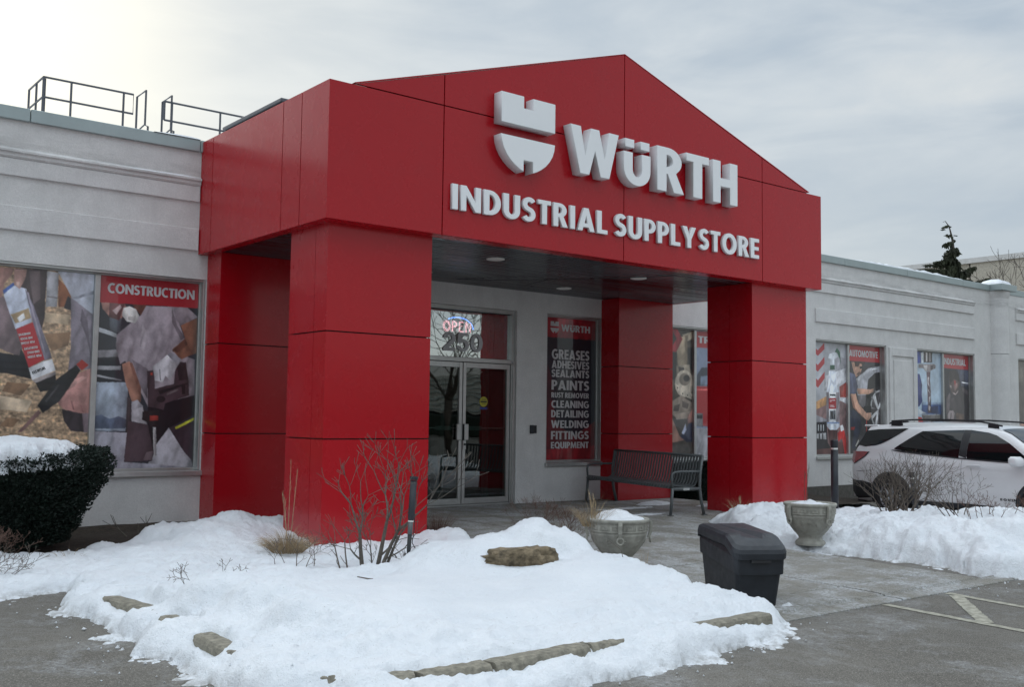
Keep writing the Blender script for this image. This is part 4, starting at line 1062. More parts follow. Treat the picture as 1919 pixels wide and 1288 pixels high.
# list window beside the door
POSTERS['list'] = ((22, 26, 40), [((96, 22, 30), [(-.1, .62), (.2, .58), (.25, .75), (.6, .83), (1.1, .70), (1.1, 1.1), (-.1, 1.1)]), ((130, 24, 32), [(-.1, .93), (1.1, .90), (1.1, 1.1), (-.1, 1.1)]),
    ((62, 20, 30), [(-.1, .30), (.10, .34), (.22, .50), (.1, .66), (-.1, .60)]), ((150, 26, 38), [(-.1, -.1), (1.1, -.1), (1.1, .142), (-.1, .142)])])
w7, sp7 = window(*openings[3], ('list',), mull=False)
rows = [('GREASES', 2.264, 2.424), ('ADHESIVES', 2.116, 2.242), ('SEALANTS', 1.974, 2.096), ('PAINTS', 1.768, 1.926), ('RUST REMOVER', 1.642, 1.726), ('CLEANING', 1.480, 1.596),
        ('DETAILING', 1.324, 1.441), ('WELDING', 1.155, 1.278), ('FITTINGS', .971, 1.104), ('EQUIPMENT', .827, .930)]
for t, a, b in rows:
    word_print(t, 5.962, 6.782, a, b - a, yt, 'print_white', w7, gap=.075)
word_print('WuRTH', 6.158, 6.795, 2.722, .112, yt, 'print_white', w7, gap=.06)
def emblem(x0, z1, k):
    """outlines of the two-part shield; k = its width"""
    up = [(0, 0), (.41, 0), (.41, -.17), (.58, -.17), (.58, 0), (1, 0), (1, -.435), (0, -.435)]
    lo = [(0, -.605)] + [(p[0], p[1]) for p in []]
    lo += [(.5 - .5 * math.cos(t), -.605 - .495 * math.sin(t) ** .86) for t in np.linspace(.04, math.acos(.18 * 1.0), 12)]
    lo = [(0.0, -.605), (.012, -.70), (.045, -.79), (.10, -.875), (.17, -.95), (.25, -1.01), (.34, -1.06), (.415, -1.09), (.415, -.925), (.58, -.925), (.58, -1.09), (.66, -1.06), (.75, -1.01), (.83, -.95), (.90, -.875), (.955, -.79), (.988, -.70), (1, -.605)]
    return [[(x0 + a * k, z1 + b * k) for a, b in q] for q in (up, lo)]
me = curve_mesh('printed_emblem', emblem(5.930, 2.872, .175), .0008); me.transform(Matrix.Translation((0, yt, 0)) @ ROTX); link('printed_emblem', me, 'print_white', w7)

# ---- door
dy = D + .10
dr = build('door_frame', MB().bbox(3.280, 3.280, dy - .05, dy + .07, 0, 2.965, .004).bbox(5.065, 5.132, dy - .05, dy + .07, 0, 2.965, .004)
           .bbox(3.261, 5.064, dy - .05, dy + .07, 2.905, 2.965, .004).bbox(3.261, 5.064, dy - .045, dy + .065, 2.135, 2.20, .004).bbox(3.261, 5.064, dy - .05, dy + .08, -.015, .018, .004), 'alu', bl)
build('transom_pane', MB().box(3.280, 5.065, dy + .01, dy + .016, 2.20, 2.905), 'transom', dr)
build('gasket', MB().box(3.280, 5.064, dy - .01, dy + .009, 2.19, 2.2005 + .004).box(3.280, 5.064, dy - .01, dy + .009, 2.894, 2.9045), 'alu_dark', dr)
for a, b, hx in ((3.285, 4.158, 4.095), (4.172, 5.060, 4.205)):
    lf = build('door_leaf', MB().bbox(a, a + .055, dy - .02, dy + .03, .022, 2.128, .003).bbox(b - .055, b, dy - .02, dy + .03, .022, 2.128, .003)
               .bbox(a + .056, b - .056, dy - .02, dy + .03, 2.050, 2.128, .003).bbox(a + .056, b - .056, dy - .02, dy + .03, .022, .108, .003), 'alu', bl)
    build('pane', MB().box(a + .05, b - .05, dy + .002, dy + .008, .10, 2.06), 'glass', lf)
    build('push_bar', MB().bbox(a + .06, b - .06, dy + .05, dy + .075, 1.135, 1.155, .004), 'alu', lf)
    s = -1 if a < 4 else 1
    build('bar_housing', MB().bbox(hx + s * .09 if s > 0 else hx - .38, hx + .38 if s > 0 else hx - .09, dy + .045, dy + .085, 1.115, 1.175, .005), 'interior_light', lf)
    build('pull_handle', MB().bbox(hx - .05, hx + .05, dy - .062, dy - .021, .968, 1.207, .006), 'alu', lf)
    if s > 0:
        build('handle_grip', MB().bbox(hx - .062, hx - .052, dy - .10, dy - .03, .968, 1.207, .004), 'alu_dark', lf)
        build('lock', MB().bbox(4.173, 4.225, dy - .04, dy - .021, .83, .962, .004), 'alu', lf)
        build('lock_cylinder', MB().lathe([(.016, 0), (.016, .012), (.009, .016)], 12).xf(Matrix.Translation((4.199, dy - .041, .905)) @ ROTX), 'alu_dark', lf)
        st = MB(); el = arc(4.571, 1.545, .075, .078, 0, 350, 24); build('sticker', MB().prism_y(el, dy - .001, dy + .0015), 'yellow', lf)
        build('sticker', MB().box(4.505, 4.640, dy - .001, dy + .0015, 1.430, 1.462), 'blue', lf)
        build('sticker_print', MB().box(4.512, 4.630, dy - .0025, dy - .001, 1.535, 1.557).box(4.530, 4.612, dy - .0025, dy - .001, 1.575, 1.582).box(4.530, 4.612, dy - .0025, dy - .001, 1.515, 1.521), 'alu_dark', lf)
m = MB(); m.lathe([(.02, 0), (.02, .03)], 12).xf(Matrix.Translation((5.090, dy - .05, 2.16)) @ ROTX); build('door_pin', m, 'alu', dr)
build('side_trim', MB().bbox(5.080, 5.120, dy - .075, dy - .051, 0.0, 2.12, .003), 'alu', dr)
# number and neon sign
word_print('250', 3.805, 4.535, 2.29, .28, dy - .004, 'gray_decal', dr, name='house_number', gap=.07, thick=.0006)
ng = root('neon_sign', (4.110, dy + .08, 2.58), label='red and blue neon OPEN sign glowing behind the glass above the door', cat='neon sign')
def neon(name, pts, mat, r=.006):
    build(name, MB().tube([(x, dy + .07, z) for x, z in pts], r, 6), mat, ng, True)
for off, rr in ((0, 1.0), (1, .72)):
    q = .012 * off
    neon('neon_tube', arc(3.915, 2.665, .062 * rr, .078 * rr, 0, 352, 18), 'neon_red')
    neon('neon_tube', [(4.015 + q, 2.585), (4.015 + q, 2.742 - q)] + [(4.045, 2.742 - q)] + arc(4.055, 2.70, .045 * rr, .042 * rr, 90, -90, 8) + [(4.028, 2.658 + q * .4)], 'neon_red')
    neon('neon_tube', [(4.225, 2.742 - q), (4.145 + q, 2.742 - q), (4.145 + q, 2.668 + q), (4.210, 2.668 + q), (4.145 + q, 2.668 - q * .2), (4.145 + q, 2.588 + q), (4.225, 2.588 + q)], 'neon_red')
    neon('neon_tube', [(4.265 + q, 2.585), (4.265 + q, 2.742), (4.355 - q * .3, 2.59), (4.355 - q * .3, 2.745)], 'neon_red')
neon('neon_tube', [(3.940, 2.762)] + arc(4.120, 2.64, .285, .165, 125, -2, 18), 'neon_blue', .008)
build('sign_board', MB().box(3.840, 4.420, dy + .095, dy + .10, 2.545, 2.83), 'alu_dark', ng)
# interior behind the glass
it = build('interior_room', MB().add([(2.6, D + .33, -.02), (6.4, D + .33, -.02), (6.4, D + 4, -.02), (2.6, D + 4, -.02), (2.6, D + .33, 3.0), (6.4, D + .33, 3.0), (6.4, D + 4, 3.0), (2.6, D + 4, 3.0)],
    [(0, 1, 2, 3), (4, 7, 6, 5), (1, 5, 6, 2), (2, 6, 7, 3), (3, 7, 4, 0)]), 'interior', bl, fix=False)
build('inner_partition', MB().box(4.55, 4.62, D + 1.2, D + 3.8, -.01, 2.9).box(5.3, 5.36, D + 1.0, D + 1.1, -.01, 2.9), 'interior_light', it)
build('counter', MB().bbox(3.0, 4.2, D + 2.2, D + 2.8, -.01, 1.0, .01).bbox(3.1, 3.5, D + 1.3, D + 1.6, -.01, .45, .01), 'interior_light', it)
ic = root('intercom', (5.46, D - .02, 1.067), label='small black intercom box on the white wall between the door and the list window', cat='intercom')
build('housing', MB().bbox(5.40, 5.455, D - .045, D, 1.067, 1.20, .006), 'black_plastic', ic)
build('face_plate', MB().bbox(5.457, 5.525, D - .03, D, 1.072, 1.195, .005), 'alu_dark', ic)

# ------------------------------------------------------------------ portico
po = root('entrance_portico', (W / 2, D / 2, -.1), label='red panelled entrance porch with gable front on four square columns', cat='porch')
GAP = .007
def panel(parent, pts, plane, c, thick=.03, name='panel', chamfer=True):
    """flat cladding panel; plane 'y': pts (x,z) facing -y at y=c ; plane 'x': pts (y,z) facing -x at x=c"""
    m = MB()
    if plane == 'y': m.prism_y(pts, c, c + thick)
    else: m.prism_x(pts, c, c + thick)
    return build(name, m, 'red', parent)
def rect(a, b, c, d, g=GAP): return [(a + g, c + g), (b - g, c + g), (b - g, d - g), (a + g, d - g)]
core = build('fascia', MB().box(.035, W - .035, .035, .30, ZB + .03, ZT - .01).box(.035, .30, .301, D - .002, ZB + .03, ZT - .01).box(W - .30, W - .035, .301, D - .002, ZB + .03, ZT - .01), 'alu_dark', po)
sl = (ZP - ZT) / (W / 2 - GB)
zg = lambda x: ZT + sl * (min(x, W - x) - GB)
xsn = [0, S1, S2, S3, W]
for a, b in zip(xsn[:-1], xsn[1:]):
    r = rect(a, b, ZB, ZT)
    if a == 0: r = [(0, r[0][1]), r[1], r[2], (0, r[3][1])]
    if b == W: r = [r[0], (W, r[1][1]), (W, r[2][1]), r[3]]
    panel(core, r, 'y', 0)
qs = [0.03, .59, 1.021, 2.916, D - .002]
for a, b in zip(qs[:-1], qs[1:]):
    r = rect(a, b, ZB, ZT); 
    if a == 0.03: r = [(.0305, r[0][1]), r[1], r[2], (.0305, r[3][1])]
    panel(core, r, 'x', 0.0)
    panel(core, r, 'x', W - .03)
gcore = build('gable', MB().prism_y([(GB + .12, ZT + .001), (W - GB - .12, ZT + .001), (W / 2, ZP - .035)], .035, .32), 'alu_dark', po)
for a, b in ((GB, S1), (S1, S2), (S2, S3), (S3, W - GB)):
    g1 = GAP
    aa, bb = a + (g1 if a > GB else .01), b - (g1 if b < W - GB else .01)
    pts = [(aa, ZT + g1), (bb, ZT + g1), (bb, max(ZT + g1 + .001, zg(bb))), (aa, max(ZT + g1 + .001, zg(aa)))]
    panel(gcore, pts, 'y', 0)
# metal capping on the rake
for s in (0, 1):
    xa = (lambda x: x) if s == 0 else (lambda x: W - x)
    m = MB(); pts = [(xa(GB), ZT + .010), (xa(S2), ZP + .004), (xa(S2), ZP + .014), (xa(GB - .02), ZT + .018)]
    m.prism_y(pts, -.004, .34); build('rake_cap', m, 'red', gcore)
# bottom return and soffit
build('bottom_return', MB().box(.031, W - .031, .031, .20, ZB - .0005 + .004, ZB + .028).box(.031, .13, .201, D - .003, ZB + .004, ZB + .028).box(W - .13, W - .031, .201, D - .003, ZB + .004, ZB + .028), 'red', core)
so = build('soffit', MB().box(.131, W - .131, .202, D - .003, ZB + .026, ZB + .05), 'alu_dark', po)
ny = 30; y = .205
hw = (D - .006 - .205) / ny
for k in range(ny):
    y0 = .205 + k * hw
    for xa, xb in ((.133, 4.098), (4.106, W - .133)):
        m = MB(); zz = ZB + .006
        m.prism_x([(y0 + .003, zz + .018), (y0 + .006, zz + .004), (y0 + .014, zz), (y0 + hw * .40, zz + .001), (y0 + hw * .46, zz + .012), (y0 + hw * .54, zz + .012), (y0 + hw * .60, zz + .001), (y0 + hw - .014, zz), (y0 + hw - .006, zz + .004), (y0 + hw - .003, zz + .018)], xa, xb)
        build('soffit_plank', m, 'soffit', so)
for x, yy in ((2.90, .98), (5.43, .98), (5.45, 2.57), (2.90, 2.57)):
    l = build('soffit_light', MB().lathe([(.075, ZB + .012), (.115, ZB + .010), (.115, ZB - .002), (.095, ZB - .008), (.075, ZB - .004)], 28, x, yy), 'lens', so, True)
    build('lens', MB().lathe([(.001, ZB + .002), (.078, ZB + .002)], 24, x, yy, cap=False), 'lens', l)
cb = root('loose_cable', (4.5, 1.6, ZB - .05), label='thin black loose cable sagging below the dark porch ceiling', cat='cable')
build('wire', MB().tube([(3.6, 2.9, ZB + .01), (4.0, 2.5, ZB - .012), (4.6, 1.7, ZB - .02), (5.3, .8, ZB - .01), (5.7, .35, ZB + .01)], .005, 5), 'alu_dark', cb, True)
build('wire', MB().tube([(4.35, 1.2, ZB + .01), (4.45, 1.45, ZB - .02), (4.42, 2.0, ZB - .05), (4.6, 2.6, ZB - .055), (4.9, 2.8, ZB - .03), (5.0, 2.75, ZB + .01)], .004, 5), 'alu_dark', cb, True)
# flat roof of the porch
build('roof_deck', MB().box(.31, W - .31, .34, D - .02, 4.45, 4.50), 'bronze', po)
build('roof_snow', ledge_snow(.02, .29, .36, D - .05, ZT - .02, .05, 30), 'roof_snow', po, True)

def column(x0, x1, y0, y1, vs, zb, rear=False):
    c = build('column', MB().box(x0 + .032, x1 - .032, y0 + .032, y1 - (.002 if rear else .032), zb, ZB + .011), 'alu_dark', po)
    zs = [zb, H2, H1, ZB + .0035]
    for a, b in zip(zs[:-1], zs[1:]):
        g1 = GAP
        lo, hi = a + (g1 if a != zb else 0), b - (g1 if b < 3 else 0)
        fr = [(x0, lo), (x1, lo), (x1, hi), (x0, hi)]
        panel(c, fr, 'y', y0)
        cuts = [y0 + .0305] + vs + [y1 - (.002 if rear else .0305)]
        for p, q in zip(cuts[:-1], cuts[1:]):
            pp = p + (g1 * .5 if p in vs else 0); qq = q - (g1 * .5 if q in vs else 0)
            panel(c, [(pp, lo), (qq, lo), (qq, hi), (pp, hi)], 'x', x0)
            panel(c, [(pp, lo), (qq, lo), (qq, hi), (pp, hi)], 'x', x1 - .03)
        if not rear:
            panel(c, fr, 'y', y1 - .03)
    return c
CX0, CX1 = .129, 1.405
CY0, CY1 = .185, 1.009
column(CX0, CX1, CY0, CY1, [CY0 + .263 * 1.0 + .0], -.10)
column(W - CX1, W - CX0, CY0, CY1, [CY0 + .41], -.12)
column(CX0, CX1, D - .417, D, [], -.10, True)
column(W - CX1, W - CX0, D - .417, D, [], .0, True)

# ------------------------------------------------------------------ raised signs
yf = -.002
def letters(text, x0, x1, z0, h, depth, sgn, parent, gap, names='letter'):
    for c, loops in layout(text, x0, x1, z0, h, gap):
        me = curve_mesh(names, loops, depth / 2, .004)
        me.transform(Matrix.Translation((0, yf - depth / 2 - .004, 0)) @ ROTX)
        o = link(names, me, 'sign_white', parent)
        me.materials.append(M['sign_side'])
        for p in me.polygons:
            if p.normal.y > -.9: p.material_index = 1
sg = root('brand_sign', (2.1, yf, 4.23), label='big raised white shield emblem and WÜRTH letters on the red gable', cat='sign')
dpt = .135
for nm, lp in zip(('emblem_upper', 'emblem_lower'), emblem(2.086, 4.984, .802)):
    me = curve_mesh(nm, [lp], dpt / 2, .004); me.transform(Matrix.Translation((0, yf - dpt / 2 - .004, 0)) @ ROTX)
    link(nm, me, 'sign_white', sg); me.materials.append(M['sign_side'])
    for p in me.polygons:
        if p.normal.y > -.9: p.material_index = 1
# letter extents measured one by one
for c, a, b in (('W', 3.130, 3.928), ('u', 4.016, 4.492), ('R', 4.612, 5.112), ('T', 5.160, 5.610), ('H', 5.688, 6.200)):
    letters(c, a, b, 4.234, .575, dpt, 1, sg, 0)
s2 = root('store_sign', (1.5, yf, 3.57), label='smaller raised white letters INDUSTRIAL SUPPLY STORE along the red fascia', cat='sign')
letters('INDUSTRIAL', 1.502, 3.845, 3.572, .283, .034, 1, s2, .10)
letters('SUPPLY', 3.972, 5.470, 3.577, .283, .034, 1, s2, .10)
letters('STORE', 5.535, 6.795, 3.584, .283, .034, 1, s2, .10)

# ------------------------------------------------------------------ snow
def poly_sd(X, Y, poly):
    """signed distance, positive inside"""
    d2 = np.full(X.shape, 1e9); ins = np.zeros(X.shape, bool); n = len(poly)
    for i in range(n):
        xa, ya = poly[i]; xb, yb = poly[(i + 1) % n]
        ex, ey = xb - xa, yb - ya
        t = np.clip(((X - xa) * ex + (Y - ya) * ey) / (ex * ex + ey * ey), 0, 1)
        d2 = np.minimum(d2, (X - xa - t * ex) ** 2 + (Y - ya - t * ey) ** 2)
        if ya != yb:
            c = (ya > Y) != (yb > Y)
            ins ^= c & (X < (xb - xa) * (Y - ya) / (yb - ya) + xa)
    return np.where(ins, 1, -1) * np.sqrt(d2)
def idw(X, Y, pts, eps=.012):
    s = 0; w = 0
    for x, y, z in pts:
        k = 1 / ((X - x) ** 2 + (Y - y) ** 2 + eps) ** 2
        s = s + k * z; w = w + k
    return s / w
def sstep(a, b, x):
    t = np.clip((x - a) / (b - a), 0, 1); return t * t * (3 - 2 * t)
def snow_field(poly, pts, edge=.16, lump=1.0, jag=.10, holes=(), seed=0, rough=None, fringe=.34):
    def f(X, Y):
        jitter = jag * fbm(X * 3.1, Y * 3.1, seed + 50, 5, .6) + jag * .5 * fbm(X * 14, Y * 14, seed + 60, 3)
        d = poly_sd(X, Y, poly) + jitter * 1.6
        z = idw(X, Y, pts)
        g0 = gz(X, Y)
        th = np.maximum(z - g0, .03)
        rf = 1.0 if rough is None else rough(X, Y)
        th = th + rf * lump * (.10 * fbm(X * 1.7, Y * 1.7, seed, 3) + .075 * fbm(X * 5, Y * 6.5, seed + 7, 5, .60) - .035 * np.abs(fbm(X * 9, Y * 11, seed + 17, 4, .6)) * 2 + .028 * fbm(X * 22, Y * 26, seed + 9, 3, .6))
        th = np.maximum(th, .022)
        e = np.clip(d / edge, 0, 1)
        out = g0 + th * np.sqrt(np.clip(1 - (1 - e) ** 2, 0, 1))
        # ragged crust and slush outside the bank's foot
        fr = np.clip(1 + d / fringe, 0, 1); cr = fr * .62 + .95 * fbm(X * 3.3, Y * 3.3, seed + 70, 5, .62) + .45 * fbm(X * 16, Y * 16, seed + 75, 3, .6) - .36
        cr = np.where(fr <= 0, -1, cr)
        out = np.where(d <= 0, g0 - .022 + .085 * np.clip(cr, -.3, .6) ** 1, out)
        out = np.where((d <= 0) & (cr > .26), g0 + np.clip(cr - .26, 0, .25) * .11 + .004, out)
        for (hx0, hx1, hy0, hy1, hz) in holes:
            # stones that lie bare
            hd = np.minimum(np.minimum(X - hx0, hx1 - X), np.minimum(Y - hy0, hy1 - Y)) + .075 * fbm(X * 16, Y * 16, seed + 90, 3)
            k = sstep(-.05, .02, hd)
            out = out * (1 - k) + np.minimum(out, hz) * k
        return out
    return f
POLY_A = [(-8, -.75), (-5, -.68), (-2.95, -.46), (-2.62, -.34), (-2.40, -.30), (-2.42, -.62), (-2.62, -.90), (-2.66, -1.3), (-2.60, -1.75), (-2.66, -2.30), (-2.60, -2.50), (-2.74, -2.86), (-2.66, -3.0), (-2.62, -3.12), (-2.62, -3.72), (-2.62, -4.4), (-2.5, -4.85), (-2.0, -5.08), (-1.07, -4.98), (-.23, -4.93), (.30, -4.84), (.75, -4.80), (1.15, -4.66), (1.30, -4.52),
          (1.34, -4.40), (1.22, -4.0), (1.22, -3.3), (1.12, -2.9), (1.30, -2.3), (1.22, -1.7), (1.30, -1.0), (1.62, -.4), (1.78, .05), (1.55, .55), (1.0, 1.0), (.6, 1.4), (.45, 2.0), (-.1, 2.35), (-.75, 2.25), (-1.35, 1.75), (-1.9, 1.55), (-2.6, 1.5), (-4, 1.4), (-8, 1.4)]
PTS_A = [(-2.47, -1.25, .04), (-2.48, -2.25, .04), (-2.46, -2.9, .03), (-2.48, -3.75, .05), (-2.42, -4.25, .05), (-2.1, -4.62, .04), (-2.08, -2.35, .22), (-1.93, -2.8, .23), (-1.85, -3.3, .17), (-1.6, -4.1, .10), (-2.2, -4.2, .05), (-2.28, -2.6, .04), (-2.30, -3.1, .03), (-2.28, -3.6, .02), (-1.2, -3.2, .13), (-.6, -3.6, .09), (0, -4.1, .07), (-1.0, -4.3, .05), (.5, -4.35, .05), (1.15, -4.35, .04), (.85, -4.0, .10), (1.02, -3.45, .19), (1.0, -3.0, .25),
         (.82, -2.30, .49), (.66, -2.32, .44), (.98, -2.52, .36), (.50, -2.16, .34), (.45, -2.42, .30), (.30, -2.72, .15), (.7, -2.75, .17), (0, -2.9, .10), (-.3, -2.5, .10), (.25, -1.95, .24), (.9, -1.8, .22), (1.15, -1.4, .06), (-.6, -1.9, .06), (-1.2, -1.6, .07), (-.2, -1.3, .01), (-.9, -.7, .03), (.6, -.9, .03), (1.1, -.6, .10), (1.45, -.2, .12), (1.55, .2, .02), (.7, -.2, -.02), (-.05, -.1, -.02),
         (-2.15, -1.6, .06), (-1.8, -1.1, .07), (-1.6, -.4, .07), (-2.2, -.5, .02), (-3.0, -.3, -.01), (-3.3, .3, .03), (-5, 0, .02), (-2.6, .5, .04), (-1.9, .8, .02), (-1.3, .7, .08), (-.75, .8, .16), (-.5, 1.3, .22), (-.15, 1.55, .24), (.2, 1.4, .15), (-.7, 1.75, .14), (-1.3, 1.4, .0), (-.15, .6, .10), (-.25, .1, .02), (-2.2, 1.3, -.02), (.2, 2.1, .05),
         (-2.56, -1.2, -.06), (-2.56, -2.0, -.05), (-2.56, -3.0, -.07), (-2.54, -3.7, -.07), (-2.5, -4.5, -.07), (-1.6, -4.80, -.035), (-.6, -4.76, -.03), (.3, -4.70, -.015), (.65, -4.71, -.02), (1.0, -4.64, -.03), (-1.8, -4.55, .03), (-.5, -4.5, .045), (-1.2, -4.50, .02)]
HOLES_A = [(-2.50, -2.22, -2.02, -1.52, -.045), (-2.50, -2.30, -2.72, -2.42, -.045), (-2.53, -2.36, -3.50, -3.10, -.06), (-2.05, -.80, -4.685, -4.56, -.035), (.34, .92, -4.67, -4.56, -.030)]
fa = snow_field(POLY_A, PTS_A, .15, 1.25, .075, HOLES_A, 1, rough=lambda X, Y: 1.0 - .86 * sstep(1.0, .45, np.hypot((X + .3) / 1.9, (Y + 3.0) / 1.45)))
def fa2(X, Y):
    z = fa(X, Y)
    # broken face of the crust along the left kerb
    return z
tags(grid_sheet('snow_bank', np.concatenate([np.arange(-8, -3.4, .08), np.arange(-3.4, 1.95, .0225)]), np.concatenate([np.arange(-5.2, .6, .0225), np.arange(.6, 2.5, .04)]), fa2, 'snow'), kind='structure')

POLY_B = [(5.95, .30), (5.55, -.15), (5.2, -.75), (4.85, -1.25), (4.70, -2.0), (4.93, -2.30), (5.0, -2.75), (5.06, -3.3), (5.0, -3.8), (4.78, -4.15), (4.74, -4.40), (4.9, -4.58), (5.6, -4.66), (8, -4.7), (12, -4.8), (14, -4.6), (11.9, -2.6), (12.0, 0.2), (12.6, 2.7), (8.6, 3.2), (8.25, 1.4), (8.3, .4), (6.9, .12)]
PTS_B = [(6.0, .1, .03), (5.75, -.25, .14), (5.9, -.6, .24), (5.5, -.9, .27), (5.25, -1.35, .20), (5.05, -1.7, .05), (6.5, -.5, .20), (6.2, -1.3, .16), (6.9, -.3, .08), (7.8, -.3, .02), (4.85, -1.9, -.02), (5.05, -2.4, .02),
         (5.35, -2.35, .12), (5.45, -2.8, .20), (5.7, -2.7, .25), (5.75, -3.4, .32), (5.35, -3.4, .20), (5.3, -3.95, .22), (5.75, -4.0, .38), (5.2, -4.35, .12), (6.2, -4.1, .40), (6.0, -4.45, .2), (7.5, -4.1, .40), (7.5, -4.5, .2), (9, -4.1, .35), (6.2, -2.9, .22), (6.5, -3.4, .28), (7.0, -2.4, .10), (8.5, -2.4, .02), (9.5, -3.2, .05), (11, -4.2, .1), (8.8, -1.0, -.02), (11, -1.4, -.22), (11, 1.2, -.24), (9.2, 1.5, -.10), (8.6, 2.8, -.1),
         (6.75, -2.75, .33), (7.0, -3.0, .38), (7.1, -3.3, .36)]
fb0 = snow_field(POLY_B, PTS_B, .34, 1.6, .12, (), 5)
def fb(X, Y):
    z = fb0(X, Y)
    return z
xsb = np.concatenate([np.arange(3.7, 7.6, .03), np.arange(7.6, 13, .07)]); ysb = np.concatenate([np.arange(-7.3, -5.4, .06), np.arange(-5.4, .5, .03), np.arange(.5, 3.28, .07)])
tags(grid_sheet('snow_bank', xsb, ysb, fb, 'snow'), kind='structure')
# small leftovers on the porch floor
def patch(cx, cy, rx, ry, h, seed, z0=.0):
    xs_ = np.linspace(cx - rx, cx + rx, 44); ys_ = np.linspace(cy - ry, cy + ry, 44)
    def f(X, Y):
        r = np.hypot((X - cx) / rx, (Y - cy) / ry) + .55 * fbm(X * 6, Y * 6, seed, 4, .6)
        return z0 - .02 + (h + .02) * np.sqrt(np.clip(1 - r / .85, 0, 1)) + .02 * fbm(X * 22, Y * 22, seed + 3, 3) * (r < .8)
    return tags(grid_sheet('snow_patch', xs_, ys_, f, 'snow'), kind='structure')
patch(6.93, 2.05, .42, .22, .06, 41)
patch(6.0, 1.75, .9, .16, .018, 42)
patch(5.6, .95, .5, .14, .016, 43)
patch(7.6, 1.4, .5, .2, .05, 44)
patch(1.80, -4.18, .09, .05, .02, 45, -.10)
def snow_z(x, y):
    f = fa2 if x < 2.5 else fb
    return float(f(np.array([[float(x)]]), np.array([[float(y)]]))[0, 0])
# crumbs of snow on the asphalt and the bank
m = MB()
for k in range(230):
    if k < 110:
        t = random.random(); pa = [(-2.9, -.6), (-2.75, -2.0), (-2.85, -3.2), (-2.75, -4.2), (-1.9, -5.2), (-.5, -5.1), (.5, -4.9), (1.4, -4.7)]
        i = int(t * 7); a, b = pa[i], pa[min(i + 1, 7)]; u = random.random()
        x, y = a[0] + (b[0] - a[0]) * u + random.gauss(0, .13), a[1] + (b[1] - a[1]) * u + random.gauss(0, .10)
    elif k < 170: x, y = random.uniform(3.7, 4.6), random.uniform(-5.4, -4.3)
    else: x, y = random.uniform(-2.4, -.1), random.uniform(-.3, 1.6)
    z = max(float(gz(x, y)) + .006, snow_z(x, y)); r = random.uniform(.003, .011) * (1.9 if random.random() < .10 else 1)
    pts = [Vector((random.uniform(-1, 1), random.uniform(-1, 1), random.uniform(-.5, .8))).normalized() * r * random.uniform(.7, 1.2) for _ in range(6)]
    c = Vector((x, y, z + r * .25))
    oc = [(1, 0, 0), (-1, 0, 0), (0, 1, 0), (0, -1, 0), (0, 0, 1), (0, 0, -1)]
    m.add([c + Vector(o) * r * random.uniform(.6, 1.2) for o in oc], [(0, 2, 4), (2, 1, 4), (1, 3, 4), (3, 0, 4), (2, 0, 5), (1, 2, 5), (3, 1, 5), (0, 3, 5)])
tags(build('snow_crumbs', m, 'snow'), label='loose snow crumbs scattered along the edge of the banks', cat='snow', kind='stuff')

# ------------------------------------------------------------------ rock in the mound
def boulder(name, c, r, sd, mat='rock', sub=4, rot=0):
    import bmesh
    bm = bmesh.new(); bmesh.ops.create_icosphere(bm, subdivisions=sub, radius=1)
    for v in bm.verts:
        p = v.co.copy(); q = np.array([p.x * 1.3 + sd]), np.array([p.y * 1.3 + p.z * 1.7])
        k = 1 + .38 * float(fbm(q[0], q[1], sd, 4, .6)[0]) * 1.6 + .42 * float(fbm(q[0] * 4.2, q[1] * 4.2 + p.z * 5, sd + 5, 4, .62)[0])
        v.co = Vector((math.copysign(abs(p.x) ** .75, p.x) * r[0], math.copysign(abs(p.y) ** .8, p.y) * r[1], math.copysign(abs(p.z) ** .7, p.z) * r[2])) * k
    bmesh.ops.rotate(bm, verts=bm.verts, cent=(0, 0, 0), matrix=Matrix.Rotation(rot, 3, 'Z'))
    me = bpy.data.meshes.new(name); bm.to_mesh(me); bm.free()
    o = link(name, me, mat, None, True); o.location = c
    return o
tags(boulder('rock', (.36, -2.66, .145), (.31, .16, .135), 3, rot=R(-38)), label='rough brown field stone poking out of the snow mound', cat='rock')
rk = [o for o in bpy.data.objects if o.name == 'rock'][0]; rk.rotation_euler = (0, R(-7), 0)

# ------------------------------------------------------------------ stone urn planters
def greek(m, r, z0, z1, n=14):
    h = z1 - z0
    def rib(a0, a1, zz0, zz1, t=.006):
        k = 3; vs = []
        for i in range(k + 1):
            a = a0 + (a1 - a0) * i / k
            for rr, zz in ((r - .002, zz0), (r + t, zz0), (r + t, zz1), (r - .002, zz1)): vs.append((rr * math.cos(a), rr * math.sin(a), zz))
        m.add(vs, [(i * 4 + c, i * 4 + (c + 1) % 4, (i + 1) * 4 + (c + 1) % 4, (i + 1) * 4 + c) for i in range(k) for c in range(4)] + [(0, 1, 2, 3), (k * 4 + 3, k * 4 + 2, k * 4 + 1, k * 4)])
    st = 2 * math.pi / n; w = .16
    rib_th = h * .17
    for q in range(n):
        a = q * st; f = lambda u: a + u * st
        for (u0, u1, v0, v1) in ((0, .16, 0, 1), (.16, .80, .83, 1), (.64, .80, .34, .83), (.34, .64, .34, .51), (.34, .48, .51, .66), (.80, 1.0, .0, .17), (.16, .8, .0, .17)):
            rib(f(u0), f(u1), z0 + v0 * h, z0 + v1 * h)
